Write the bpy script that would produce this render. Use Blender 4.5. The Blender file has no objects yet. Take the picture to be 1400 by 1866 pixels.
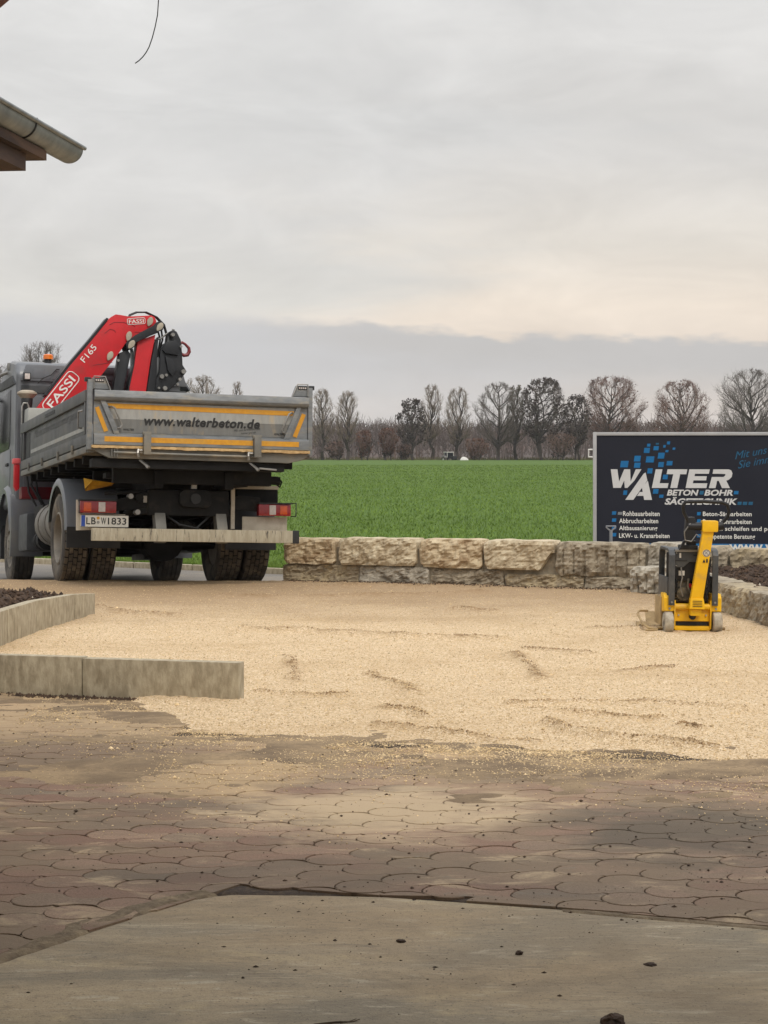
import bpy, bmesh, math, random
import numpy as np
from mathutils import Vector, Matrix, noise as mnoise

random.seed(7)
RNG = np.random.default_rng(11)
R = math.radians
sc = bpy.context.scene
COL = sc.collection

# ------------------------------------------------------------------ camera
CAM_H = 1.54
cam_data = bpy.data.cameras.new('camera')
cam_data.sensor_fit = 'VERTICAL'
cam_data.sensor_height = 36.0
cam_data.lens = 36.0 * 3500.0 / 1866.0
cam_data.shift_y = -111.0 / 1866.0
cam_data.clip_start = 0.1
cam_data.clip_end = 6000.0
cam = bpy.data.objects.new('camera', cam_data)
COL.objects.link(cam)
cam.location = (0, 0, CAM_H)
cam.rotation_euler = (R(90), 0, 0)
sc.camera = cam

# ------------------------------------------------------------------ light
SUN_EL, SUN_AZ = 52.0, 155.0          # azimuth clockwise from +Y (behind the camera, to the right)
world = bpy.data.worlds.new('World')
sc.world = world
world.use_nodes = True


def srgb(r, g, b):
    f = lambda c: (c / 255 / 12.92) if c / 255 <= 0.04045 else ((c / 255 + 0.055) / 1.055) ** 2.4
    return (f(r), f(g), f(b), 1.0)


class NT:
    """tiny node helper"""
    def __init__(s, tree):
        s.t = tree; s.n = tree.nodes; s.l = tree.links

    def new(s, typ, **kw):
        nd = s.n.new(typ)
        for k, v in kw.items():
            setattr(nd, k, v)
        return nd

    def put(s, sock, v):
        if isinstance(v, bpy.types.NodeSocket):
            s.l.new(v, sock)
        else:
            sock.default_value = v

    def math(s, op, a, b=0.0, c=None, clamp=False):
        nd = s.new('ShaderNodeMath', operation=op, use_clamp=clamp)
        s.put(nd.inputs[0], a); s.put(nd.inputs[1], b)
        if c is not None:
            s.put(nd.inputs[2], c)
        return nd.outputs[0]

    def smooth(s, v, a, b):
        nd = s.new('ShaderNodeMapRange', interpolation_type='SMOOTHSTEP')
        s.put(nd.inputs['Value'], v)
        s.put(nd.inputs['From Min'], a); s.put(nd.inputs['From Max'], b)
        return nd.outputs['Result']

    def mix(s, f, a, b, blend='MIX'):
        nd = s.new('ShaderNodeMix', data_type='RGBA', blend_type=blend)
        s.put(nd.inputs[0], f); s.put(nd.inputs[6], a); s.put(nd.inputs[7], b)
        return nd.outputs[2]

    def noise(s, vec, scale, detail=4.0, rough=0.55, dist=0.0):
        nd = s.new('ShaderNodeTexNoise')
        if vec is not None:
            s.l.new(vec, nd.inputs['Vector'])
        nd.inputs['Scale'].default_value = scale
        nd.inputs['Detail'].default_value = detail
        nd.inputs['Roughness'].default_value = rough
        nd.inputs['Distortion'].default_value = dist
        return nd.outputs['Fac']

    def voro(s, vec, scale, feature='F1', out='Distance', rnd=1.0):
        nd = s.new('ShaderNodeTexVoronoi', feature=feature)
        if vec is not None:
            s.l.new(vec, nd.inputs['Vector'])
        nd.inputs['Scale'].default_value = scale
        nd.inputs['Randomness'].default_value = rnd
        return nd.outputs[out]

    def ramp(s, v, stops):
        nd = s.new('ShaderNodeValToRGB')
        e = nd.color_ramp.elements
        while len(e) > 1:
            e.remove(e[-1])
        e[0].position, e[0].color = stops[0]
        for p, c in stops[1:]:
            k = e.new(p); k.color = c
        s.put(nd.inputs[0], v)
        return nd.outputs[0]

    def mapping(s, vec, scale=(1, 1, 1), rot=(0, 0, 0)):
        nd = s.new('ShaderNodeMapping')
        s.l.new(vec, nd.inputs[0])
        nd.inputs['Scale'].default_value = scale
        nd.inputs['Rotation'].default_value = rot
        return nd.outputs[0]


# overcast sky: a thin share of clear sky under layered cloud, darker bank low over the horizon
w = NT(world.node_tree)
w.n.clear()
tc = w.new('ShaderNodeTexCoord').outputs['Generated']
sep = w.new('ShaderNodeSeparateXYZ'); w.l.new(tc, sep.inputs[0])
sx, sz = sep.outputs['X'], sep.outputs['Z']
streak = w.mapping(tc, (1.3, 1.3, 7.0))
n1 = w.noise(streak, 3.0, 6.0, 0.55, 0.3)
n2 = w.noise(w.mapping(tc, (1.0, 1.0, 3.0), (0.0, 0.05, 0.4)), 30.0, 5.0, 0.6)
n3 = w.noise(w.mapping(tc, (4.0, 4.0, 9.0), (0.0, 0.1, 0.9)), 1.7, 4.0, 0.5, 0.5)
high_l = w.ramp(sz, [(0.0, srgb(206, 200, 196)), (0.05, srgb(212, 208, 203)), (0.075, srgb(220, 217, 211)), (0.12, srgb(218, 216, 213)),
                     (0.17, srgb(219, 218, 216)), (0.24, srgb(225, 224, 222)), (1.0, srgb(236, 238, 242))])
high_r = w.ramp(sz, [(0.0, srgb(214, 203, 195)), (0.05, srgb(230, 216, 202)), (0.075, srgb(236, 223, 208)), (0.105, srgb(224, 217, 207)),
                     (0.15, srgb(216, 213, 209)), (0.24, srgb(221, 220, 218)), (1.0, srgb(236, 238, 242))])
side = w.smooth(w.math('ADD', sx, w.math('MULTIPLY', w.math('SUBTRACT', n1, 0.5), 0.5)), -0.08, 0.10)
cloud = w.mix(side, high_l, high_r)
n4 = w.noise(w.mapping(tc, (2.2, 2.2, 6.5), (0.05, 0.12, 0.2)), 5.0, 7.0, 0.6, 0.6)
patch = w.math('MULTIPLY_ADD', w.math('ADD', w.math('ADD', w.math('MULTIPLY', n1, 0.45), w.math('MULTIPLY', n3, 0.35)), w.math('MULTIPLY', n4, 0.6)), 0.62, 0.567)
cloud = w.mix(1.0, cloud, patch, 'MULTIPLY')
edge = w.math('ADD', w.math('MULTIPLY_ADD', sx, -0.042, 0.0655),
              w.math('ADD', w.math('MULTIPLY', w.math('SUBTRACT', n2, 0.5), 0.017), w.math('ADD', w.math('MULTIPLY', w.math('SUBTRACT', n3, 0.5), 0.02), w.math('MULTIPLY', w.math('SUBTRACT', n4, 0.5), 0.016))))
d_edge = w.math('SUBTRACT', edge, sz)
soft = w.math('MULTIPLY_ADD', w.smooth(sx, -0.16, 0.02), -0.0100, 0.0145)
bank_top = w.smooth(d_edge, w.math('MULTIPLY', soft, -0.4), soft)
bank_low = w.smooth(sz, 0.018, 0.046)
bank_f = w.math('MULTIPLY', bank_top, w.math('MULTIPLY_ADD', bank_low, 0.75, 0.25))
bank_c = w.mix(1.0, w.mix(side, srgb(203, 202, 203), srgb(196, 193, 191)), w.math('MULTIPLY_ADD', n4, 0.16, 0.92), 'MULTIPLY')
cloud = w.mix(bank_f, cloud, bank_c)
# an overcast sky is brighter overhead than at the horizon
lift = w.math('MULTIPLY_ADD', w.smooth(sz, 0.22, 1.0), 0.95, 1.0)
cloud = w.mix(1.0, cloud, lift, 'MULTIPLY')
sky = w.new('ShaderNodeTexSky', sky_type='NISHITA', sun_disc=False)
sky.sun_elevation = R(SUN_EL)
sky.sun_rotation = R(SUN_AZ)
sky.air_density = 1.0
bg_sky = w.new('ShaderNodeBackground'); w.l.new(sky.outputs[0], bg_sky.inputs[0]); bg_sky.inputs[1].default_value = 0.06
bg_cloud = w.new('ShaderNodeBackground'); w.l.new(cloud, bg_cloud.inputs[0]); bg_cloud.inputs[1].default_value = 1.06
mixs = w.new('ShaderNodeMixShader'); mixs.inputs[0].default_value = 0.95
w.l.new(bg_sky.outputs[0], mixs.inputs[1]); w.l.new(bg_cloud.outputs[0], mixs.inputs[2])
wo = w.new('ShaderNodeOutputWorld'); w.l.new(mixs.outputs[0], wo.inputs[0])

sun_data = bpy.data.lights.new('sun', 'SUN')
sun_data.energy = 1.5
sun_data.angle = R(18)
sun_data.color = (1.0, 0.92, 0.80)
sun = bpy.data.objects.new('sun', sun_data)
COL.objects.link(sun)
az, el = R(SUN_AZ), R(SUN_EL)
sdir = Vector((math.sin(az) * math.cos(el), math.cos(az) * math.cos(el), math.sin(el)))
sun.rotation_euler = sdir.to_track_quat('Z', 'Y').to_euler()
sun.location = sdir * 50

sc.view_settings.view_transform = 'Standard'
sc.view_settings.look = 'None'
sc.view_settings.exposure = 0.0
sc.view_settings.gamma = 1.0
sc.view_settings.use_curve_mapping = False

# ------------------------------------------------------------------ helpers


def tag(o, label=None, cat=None, group=None, kind=None):
    if label: o['label'] = label
    if cat: o['category'] = cat
    if group: o['group'] = group
    if kind: o['kind'] = kind
    return o


def empty(name, loc=(0, 0, 0), rot=None, label=None, cat=None, group=None):
    o = bpy.data.objects.new(name, None)
    COL.objects.link(o)
    o.location = loc
    if rot: o.rotation_euler = rot
    o.empty_display_size = 0.2
    return tag(o, label, cat, group)


class MB:
    def __init__(s):
        s.v = []; s.f = []

    def add(s, vs, fs):
        b = len(s.v)
        s.v += [tuple(v) for v in vs]
        s.f += [tuple(i + b for i in f) for f in fs]
        return s

    def box(s, x0, x1, y0, y1, z0, z1, m=None):
        vs = [Vector((x, y, z)) for z in (z0, z1) for (x, y) in ((x0, y0), (x1, y0), (x1, y1), (x0, y1))]
        if m is not None: vs = [m @ v for v in vs]
        return s.add(vs, [(3, 2, 1, 0), (4, 5, 6, 7), (0, 1, 5, 4), (1, 2, 6, 5), (2, 3, 7, 6), (3, 0, 4, 7)])

    def bar(s, a, b, wid, dep, up=(0, 0, 1)):
        """rectangular bar from a to b"""
        a, b = Vector(a), Vector(b)
        d = (b - a).normalized()
        u = Vector(up)
        if abs(d.dot(u)) > 0.98: u = Vector((0, 1, 0))
        r = d.cross(u).normalized(); u = r.cross(d)
        vs = []
        for p in (a, b):
            for (i, j) in ((-1, -1), (1, -1), (1, 1), (-1, 1)):
                vs.append(p + r * i * wid / 2 + u * j * dep / 2)
        return s.add(vs, [(0, 1, 2, 3), (7, 6, 5, 4), (1, 0, 4, 5), (2, 1, 5, 6), (3, 2, 6, 7), (0, 3, 7, 4)])

    def tube(s, pts, r, n=8, cap=True):
        pts = [Vector(p) for p in pts]
        rr = r if isinstance(r, (list, tuple)) else [r] * len(pts)
        d0 = (pts[1] - pts[0]).normalized()
        ref = Vector((0, 0, 1)) if abs(d0.z) < 0.9 else Vector((1, 0, 0))
        side = d0.cross(ref).normalized()
        rings = []
        vs = []
        for i, p in enumerate(pts):
            if i == 0: d = pts[1] - pts[0]
            elif i == len(pts) - 1: d = pts[-1] - pts[-2]
            else: d = (pts[i + 1] - pts[i]).normalized() + (pts[i] - pts[i - 1]).normalized()
            d.normalize()
            side = (side - d * side.dot(d)).normalized()
            up = d.cross(side)
            for k in range(n):
                a = 2 * math.pi * k / n
                vs.append(p + (side * math.cos(a) + up * math.sin(a)) * rr[i])
        fs = []
        for i in range(len(pts) - 1):
            for k in range(n):
                k2 = (k + 1) % n
                fs.append((i * n + k, (i + 1) * n + k, (i + 1) * n + k2, i * n + k2))
        if cap:
            fs.append(tuple(range(n)))
            b = (len(pts) - 1) * n
            fs.append(tuple(b + k for k in reversed(range(n))))
        return s.add(vs, fs)

    def cyl(s, a, b, r, n=16):
        return s.tube([a, b], r, n)

    def prism(s, poly, t0, t1, plane='xz'):
        """extrude a 2-D outline; plane xz -> along y, yz -> along x, xy -> along z"""
        def P(u, v, t):
            return {'xz': (u, t, v), 'yz': (t, u, v), 'xy': (u, v, t)}[plane]
        n = len(poly)
        vs = [P(u, v, t0) for u, v in poly] + [P(u, v, t1) for u, v in poly]
        fs = [tuple(range(n)), tuple(reversed(range(n, 2 * n)))]
        for i in range(n):
            j = (i + 1) % n
            fs.append((j, i, n + i, n + j))
        return s.add(vs, fs)

    def lathe_x(s, prof, cx, cy, cz, n=40, close=True):
        """profile [(x, r)...] revolved about the x axis"""
        m = len(prof)
        vs = []
        for k in range(n):
            a = 2 * math.pi * k / n
            for (x, r) in prof:
                vs.append((cx + x, cy + r * math.sin(a), cz + r * math.cos(a)))
        fs = []
        rng = range(m) if close else range(m - 1)
        for k in range(n):
            k2 = (k + 1) % n
            for i in rng:
                j = (i + 1) % m
                fs.append((k * m + i, k * m + j, k2 * m + j, k2 * m + i))
        return s.add(vs, fs)

    def lathe_z(s, prof, cx, cy, cz, n=24):
        m = len(prof)
        vs = []
        for k in range(n):
            a = 2 * math.pi * k / n
            for (r, z) in prof:
                vs.append((cx + r * math.cos(a), cy + r * math.sin(a), cz + z))
        fs = []
        for k in range(n):
            k2 = (k + 1) % n
            for i in range(m - 1):
                fs.append((k * m + i, k2 * m + i, k2 * m + i + 1, k * m + i + 1))
        return s.add(vs, fs)

    def mesh(s, name, mat, bevel=0.0, smooth=False, seg=2):
        me = bpy.data.meshes.new(name)
        bm = bmesh.new()
        vv = [bm.verts.new(v) for v in s.v]
        for f in s.f:
            try: bm.faces.new([vv[i] for i in f])
            except ValueError: pass
        bmesh.ops.recalc_face_normals(bm, faces=bm.faces)
        if bevel > 0:
            es = [e for e in bm.edges if len(e.link_faces) == 2 and e.calc_face_angle(0) > 0.5]
            bmesh.ops.bevel(bm, geom=es, offset=bevel, segments=seg, profile=0.7, affect='EDGES', clamp_overlap=True)
        for f in bm.faces: f.smooth = smooth or bevel > 0
        if smooth or bevel > 0:
            for e in bm.edges:
                if len(e.link_faces) == 2 and e.calc_face_angle(0) > R(38): e.smooth = False
        bm.to_mesh(me); bm.free()
        me.materials.append(mat)
        return me

    def build(s, name, mat, parent=None, bevel=0.0, smooth=False, seg=2):
        o = bpy.data.objects.new(name, s.mesh(name, mat, bevel, smooth, seg))
        COL.objects.link(o)
        if parent: o.parent = parent
        return o


def np_mesh(name, V, Fc, mat, smooth=False):
    """V (n,3), Fc (m,k) arrays"""
    me = bpy.data.meshes.new(name)
    V = np.ascontiguousarray(V, dtype=np.float32); Fc = np.ascontiguousarray(Fc, dtype=np.int32)
    me.vertices.add(len(V)); me.vertices.foreach_set('co', V.ravel())
    k = Fc.shape[1]
    me.loops.add(Fc.size); me.loops.foreach_set('vertex_index', Fc.ravel())
    me.polygons.add(len(Fc)); me.polygons.foreach_set('loop_start', np.arange(0, Fc.size, k, dtype=np.int32))
    me.polygons.foreach_set('use_smooth', np.full(len(Fc), smooth, dtype=bool))
    me.update(calc_edges=True)
    me.validate()
    me.materials.append(mat)
    return me


def link(name, me, parent=None, loc=None):
    o = bpy.data.objects.new(name, me)
    COL.objects.link(o)
    if parent: o.parent = parent
    if loc is not None: o.location = loc
    return o


def vnoise(x, y, seed=0):
    """vectorised value noise in [-1, 1]"""
    xi, yi = np.floor(x).astype(np.int64), np.floor(y).astype(np.int64)
    fx, fy = x - xi, y - yi
    fx = fx * fx * (3 - 2 * fx); fy = fy * fy * (3 - 2 * fy)

    def h(a, b):
        n = (a * 374761393 + b * 668265263 + seed * 974634777) & 0x7fffffff
        n = ((n ^ (n >> 13)) * 1274126177) & 0x7fffffff
        return ((n ^ (n >> 16)) & 0xffff) / 32767.5 - 1.0
    a, b, c, d = h(xi, yi), h(xi + 1, yi), h(xi, yi + 1), h(xi + 1, yi + 1)
    return (a * (1 - fx) + b * fx) * (1 - fy) + (c * (1 - fx) + d * fx) * fy


def fbm(x, y, oct=4, seed=0):
    r = np.zeros_like(x); a = 0.5
    for i in range(oct):
        r += a * vnoise(x, y, seed + i); x = x * 2.03 + 7.1; y = y * 2.03 + 3.3; a *= 0.5
    return r


def grid_mesh(name, xs, ys, zf, mat, smooth=True):
    X, Y = np.meshgrid(xs, ys)
    Z = zf(X, Y)
    V = np.stack([X.ravel(), Y.ravel(), Z.ravel()], 1)
    nx, ny = len(xs), len(ys)
    I = np.arange(nx * ny).reshape(ny, nx)
    Fc = np.stack([I[:-1, :-1].ravel(), I[:-1, 1:].ravel(), I[1:, 1:].ravel(), I[1:, :-1].ravel()], 1)
    return np_mesh(name, V, Fc, mat, smooth)


# ------------------------------------------------------------------ materials
MATS = {}


def mat(name, c1, c2=None, scale=6.0, rough=0.6, metal=0.0, bump=0.0, bscale=60.0, c3=None, s3=1.2, t3=(0.5, 0.65), coat=0.0,
        spec=0.5, coord='Object', stretch=(1, 1, 1), island=0.0, emit=None, bdist=0.01):
    """procedural surface: c1..c2 by fine noise, c3 in larger soft patches (dust, dirt, wear with a shape of its own)"""
    if name in MATS: return MATS[name]
    m = bpy.data.materials.new(name); m.use_nodes = True
    t = NT(m.node_tree)
    b = t.n['Principled BSDF']
    if coord == 'World':
        vec = t.new('ShaderNodeNewGeometry').outputs['Position']
    else:
        vec = t.new('ShaderNodeTexCoord').outputs[coord]
    if stretch != (1, 1, 1): vec = t.mapping(vec, stretch)
    col = None
    f = t.noise(vec, scale, 5.0, 0.6)
    col = t.mix(t.smooth(f, 0.3, 0.7), c1, c2 if c2 else tuple(c * 0.82 for c in c1[:3]) + (1,))
    if c3:
        g = t.noise(vec, s3, 6.0, 0.65, 0.2)
        col = t.mix(t.smooth(g, t3[0], t3[1]), col, c3)
    if island:
        rnd = t.new('ShaderNodeNewGeometry').outputs['Random Per Island']
        col = t.mix(1.0, col, t.math('MULTIPLY_ADD', rnd, island, 1.0 - island / 2), 'MULTIPLY')
    t.l.new(col, b.inputs['Base Color'])
    t.put(b.inputs['Roughness'], t.math('MULTIPLY_ADD', f, 0.25, rough - 0.12, clamp=True))
    b.inputs['Metallic'].default_value = metal
    b.inputs['Specular IOR Level'].default_value = spec
    if coat: b.inputs['Coat Weight'].default_value = coat
    if emit:
        b.inputs['Emission Color'].default_value = emit[0]; b.inputs['Emission Strength'].default_value = emit[1]
    if bump:
        bn = t.new('ShaderNodeBump'); bn.inputs['Strength'].default_value = bump; bn.inputs['Distance'].default_value = bdist
        t.l.new(t.noise(vec, bscale, 6.0, 0.65), bn.inputs['Height'])
        t.l.new(bn.outputs[0], b.inputs['Normal'])
    MATS[name] = m
    return m


DUST = srgb(168, 150, 120)
M_paint = mat('grey cab paint', srgb(106, 109, 114), srgb(97, 100, 105), 3, 0.42, 0.15, c3=srgb(118, 114, 106), s3=1.5, t3=(0.45, 0.85), coat=0.15)
M_bed = mat('grey bed steel', srgb(124, 127, 129), srgb(106, 109, 111), 9, 0.5, 0.15, c3=srgb(138, 133, 122), s3=5, t3=(0.5, 0.72), bump=0.15, bscale=18, stretch=(0.8, 0.8, 2.5))
M_bed2 = mat('grey bed frame steel', srgb(112, 111, 106), srgb(98, 97, 92), 4, 0.55, 0.2, c3=srgb(140, 130, 112), s3=2.2, t3=(0.42, 0.75))
M_side_shaded = mat('shaded grey side board', srgb(84, 85, 86), srgb(76, 77, 78), 4, 0.5, 0.2, c3=srgb(104, 100, 93), s3=1.6, t3=(0.45, 0.85))  # darker copy of the bed grey: shade on the side faces put into the colour
M_stripe_l = mat('pale grey stripe film', srgb(156, 156, 152), srgb(144, 144, 140), 8, 0.45, c3=srgb(166, 154, 134), s3=6, t3=(0.52, 0.7), stretch=(2.5, 1, 0.6))
M_stripe_d = mat('mid grey stripe film', srgb(112, 112, 109), srgb(102, 102, 99), 8, 0.5, c3=srgb(130, 120, 104), s3=6, t3=(0.52, 0.7), stretch=(2.5, 1, 0.6))
M_black = mat('black plastic', srgb(30, 31, 33), srgb(24, 25, 27), 8, 0.55, c3=srgb(58, 54, 48), s3=2.5, t3=(0.5, 0.85))
M_under = mat('black chassis', srgb(26, 26, 26), srgb(18, 18, 19), 6, 0.75, c3=srgb(58, 53, 46), s3=4, t3=(0.54, 0.8), spec=0.3)
M_rubber = mat('tyre rubber', srgb(70, 66, 61), srgb(54, 51, 47), 5, 0.85, c3=srgb(122, 112, 97), s3=3, t3=(0.42, 0.75), bump=0.3, bscale=40)
M_tread = mat('tread rubber', srgb(98, 90, 78), srgb(72, 66, 59), 9, 0.9, c3=srgb(140, 126, 104), s3=5, t3=(0.42, 0.8), island=0.5)
M_rim = mat('dusty steel rim', srgb(138, 130, 117), srgb(114, 107, 96), 6, 0.6, 0.2, c3=srgb(70, 66, 60), s3=4, t3=(0.55, 0.8))
M_yellow_ref = mat('amber reflective tape', srgb(204, 146, 30), srgb(190, 132, 28), 20, 0.4, c3=srgb(178, 142, 70), s3=3, t3=(0.5, 0.85))
M_ink = mat('black lettering', srgb(28, 27, 27), None, 5, 0.5)
M_inkf = mat('faded lettering', srgb(62, 61, 60), None, 5, 0.5)
M_red = mat('red crane paint', srgb(196, 30, 38), srgb(184, 26, 34), 5, 0.48, c3=srgb(160, 48, 48), s3=5, t3=(0.5, 0.8), spec=0.4)
M_darkred = mat('dark red paint', srgb(120, 22, 32), srgb(104, 20, 28), 4, 0.45)
M_crane_blk = mat('black crane steel', srgb(34, 36, 40), srgb(27, 29, 33), 7, 0.42, 0.2, c3=srgb(52, 52, 52), s3=3, t3=(0.55, 0.85))
M_pin = mat('bare steel pin plate', srgb(178, 168, 150), srgb(160, 150, 134), 12, 0.45, 0.4)
M_steel = mat('bare steel', srgb(150, 148, 144), srgb(128, 126, 122), 8, 0.4, 0.6)
M_white = mat('white print', srgb(226, 224, 218), srgb(214, 212, 206), 10, 0.45)
M_offwhite = mat('dirty white plate', srgb(196, 188, 172), srgb(176, 166, 148), 6, 0.55, c3=srgb(150, 138, 116), s3=4, t3=(0.5, 0.75))
M_plate = mat('number plate white', srgb(206, 202, 192), srgb(194, 189, 178), 8, 0.4)
M_blue = mat('plate blue', srgb(30, 66, 150), None, 8, 0.4)
M_lens_r = mat('red lamp lens', srgb(150, 14, 24), srgb(128, 10, 20), 30, 0.2, coat=0.4)
M_lens_o = mat('orange lamp lens', srgb(208, 84, 20), srgb(190, 70, 18), 30, 0.2, coat=0.4)
M_lens_w = mat('clear lamp lens', srgb(206, 196, 190), srgb(186, 176, 170), 30, 0.2, coat=0.4)
M_bumper = mat('worn white bumper', srgb(172, 164, 144), srgb(150, 141, 121), 14, 0.65, c3=srgb(74, 68, 59), s3=16, t3=(0.55, 0.70), stretch=(2.2, 1, 0.35))
M_glass = mat('dark glass', srgb(18, 22, 26), srgb(14, 17, 20), 3, 0.3, spec=0.25)
M_sand_edge = mat('sand crust', srgb(206, 176, 128), srgb(170, 140, 98), 18, 0.95, bump=0.6, bscale=90)
M_strap = mat('yellow strap', srgb(206, 156, 24), srgb(170, 122, 18), 12, 0.8)
M_navy = mat('navy trailer panel', srgb(34, 36, 46), srgb(31, 33, 43), 2, 0.5, c3=srgb(38, 40, 50), s3=0.8, t3=(0.4, 0.8), spec=0.25)
M_alu = mat('aluminium profile', srgb(190, 190, 190), srgb(176, 176, 177), 4, 0.42, 0.45)
M_print_w = mat('pale grey print', srgb(206, 205, 203), srgb(198, 197, 196), 6, 0.45)
M_print_b = mat('blue print', srgb(0, 106, 164), srgb(0, 98, 152), 6, 0.4)
M_print_bd = mat('dim blue print', srgb(20, 92, 128), srgb(18, 84, 118), 6, 0.45)
M_mach_y = mat('yellow machine paint', srgb(230, 180, 18), srgb(218, 166, 14), 7, 0.5, c3=srgb(196, 156, 66), s3=7, t3=(0.5, 0.72), spec=0.4)
M_mach_g = mat('dark grey machine paint', srgb(74, 76, 78), srgb(62, 64, 66), 5, 0.5, 0.2, c3=srgb(104, 100, 92), s3=4, t3=(0.5, 0.85))
M_mach_k = mat('black engine', srgb(28, 28, 30), srgb(20, 20, 22), 9, 0.5, 0.2, c3=srgb(60, 56, 50), s3=6, t3=(0.55, 0.85))
M_dusty = mat('dusty steel plate', srgb(178, 152, 108), srgb(148, 124, 86), 9, 0.8, c3=srgb(96, 84, 66), s3=7, t3=(0.55, 0.75), bump=0.2)
M_dust_rub = mat('dusty rubber wheel', srgb(178, 168, 150), srgb(132, 122, 106), 14, 0.9, c3=srgb(88, 82, 74), s3=12, t3=(0.52, 0.7))
M_engine = mat('dusty engine casting', srgb(98, 90, 74), srgb(62, 58, 50), 22, 0.75, 0.1, c3=srgb(132, 120, 96), s3=12, t3=(0.5, 0.7), bump=0.4)
M_zinc = mat('weathered zinc gutter', srgb(136, 141, 144), srgb(114, 119, 122), 7, 0.5, 0.25, c3=srgb(154, 158, 158), s3=3, t3=(0.48, 0.75))
M_zinc_d = mat('dark gutter bracket', srgb(66, 66, 66), None, 7, 0.55, 0.4)
M_wood_d = mat('dark stained timber', srgb(74, 52, 44), srgb(52, 38, 34), 7, 0.8, c3=srgb(96, 70, 52), s3=5, t3=(0.5, 0.75), bump=0.3, stretch=(1, 0.15, 1))
M_tile = mat('clay roof tile', srgb(126, 72, 54), srgb(104, 62, 48), 8, 0.8, bump=0.3)
M_plaster = mat('cream plaster', srgb(196, 184, 160), srgb(182, 170, 148), 4, 0.9, bump=0.2)
M_beam = mat('red oxide steel', srgb(128, 52, 46), srgb(108, 44, 40), 6, 0.55)
M_sheet = mat('grey roof sheet', srgb(120, 118, 114), srgb(104, 102, 98), 3, 0.6, 0.3)
M_wire = mat('wire sheath', srgb(70, 70, 70), None, 10, 0.6)
M_grip = mat('grey shovel shaft', srgb(140, 142, 146), srgb(120, 122, 126), 8, 0.5, 0.2)

# limestone blocks, sunk mortar
M_stone = []
for i, (a, b, c) in enumerate([((204, 188, 158), (180, 161, 131), (158, 135, 105)), ((204, 191, 164), (182, 166, 138), (162, 145, 118)),
                               ((166, 154, 134), (138, 127, 108), (118, 107, 90)), ((182, 174, 158), (152, 144, 130), (128, 120, 106)),
                               ((160, 146, 122), (132, 119, 98), (172, 156, 126))]):
    M_stone.append(mat('limestone %d' % i, srgb(*a), srgb(*b), 11, 0.92, c3=srgb(*c), s3=6, t3=(0.45, 0.62), bump=0.7, bscale=30, bdist=0.02))
M_mortar = mat('grey mortar', srgb(150, 140, 122), srgb(120, 112, 97), 10, 0.95, bump=0.5, bscale=60)
M_kerb = mat('stained kerb concrete', srgb(176, 165, 142), srgb(144, 133, 111), 16, 0.9, c3=srgb(134, 122, 100), s3=6, t3=(0.52, 0.7), bump=0.5, bscale=50, stretch=(1.6, 1.6, 0.6))
M_soil = mat('dark soil', srgb(80, 60, 45), srgb(54, 41, 32), 12, 0.95, c3=srgb(112, 88, 64), s3=8, t3=(0.52, 0.7), bump=1.0, bscale=40, coord='World', bdist=0.03)
M_clod = mat('soil clod', srgb(80, 61, 46), srgb(52, 40, 31), 14, 0.95, bump=0.8, bscale=60, island=0.6)
M_flake = mat('white stone flake', srgb(206, 196, 180), srgb(186, 172, 150), 14, 0.8)
M_asphalt = mat('road asphalt', srgb(122, 116, 108), srgb(104, 99, 93), 40, 0.9, c3=srgb(146, 134, 116), s3=0.6, t3=(0.45, 0.75), bump=0.4, bscale=300, coord='World')
M_twig_dry = mat('dry twig', srgb(80, 66, 50), None, 10, 0.9)

# ------------------------------------------------------------------ ground levels
TX, TY, TZ, TYAW, TPIT, TROL = -2.6762, 22.9012, -0.0386, 0.3296, -0.0649, 0.0276
CT, ST = math.cos(TYAW), math.sin(TYAW)


def road_plane(x, y):
    fwd = (x - TX) * (-ST) + (y - TY) * CT
    rgt = (x - TX) * CT + (y - TY) * ST
    return TZ + math.tan(TPIT) * fwd - math.tan(TROL) * rgt


def kerb_y(x):                       # far edge of the road
    return np.maximum(30.04 - 0.65 * (np.asarray(x, float) + 3.01), 24.6)


def sstep(t):
    t = np.clip(t, 0, 1); return t * t * (3 - 2 * t)


def ground_z(x, y):
    x = np.asarray(x, float); y = np.asarray(y, float)
    pl = road_plane(x, np.minimum(y, kerb_y(x)))
    pl = np.maximum(pl, -0.33) + 0.03 * np.exp(-np.abs(pl + 0.33) / 0.03)
    near = np.where(y < 21.6, 0.0, np.where(y > 23.2, pl, pl * sstep((y - 21.6) / 1.6)))
    far = 0.083 - 0.33 * np.exp(-np.maximum(y - 30, -8) / 70.0)
    k = sstep((y - kerb_y(x)) / 6.0)
    return near * (1 - k) + far * k


def px_ground(px, py, z=0.0):
    d = (CAM_H - z) * 3500 / (py - 822)
    return ((px - 700) / 3500 * d, d)


# base sheet reaching the horizon
xs = np.concatenate([np.linspace(-1500, -60, 12), np.linspace(-50, 50, 81), np.linspace(60, 1500, 12)])
ys = np.concatenate([np.linspace(-60, 4, 6), np.linspace(5, 60, 111), np.linspace(65, 330, 40), np.linspace(360, 2500, 20)])
m = bpy.data.materials.new('field earth'); m.use_nodes = True
t = NT(m.node_tree); b = t.n['Principled BSDF']
pos = t.new('ShaderNodeNewGeometry').outputs['Position']
c = t.mix(t.smooth(t.noise(pos, 0.5, 6), 0.35, 0.65), srgb(92, 84, 60), srgb(70, 66, 46))
t.l.new(c, b.inputs['Base Color']); b.inputs['Roughness'].default_value = 0.95
g = link('ground', grid_mesh('ground', xs, ys, lambda X, Y: ground_z(X, Y) - 0.09 + np.where(Y > 310, (Y - 310) * 0.004, 0), m))
tag(g, kind='structure')

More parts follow.
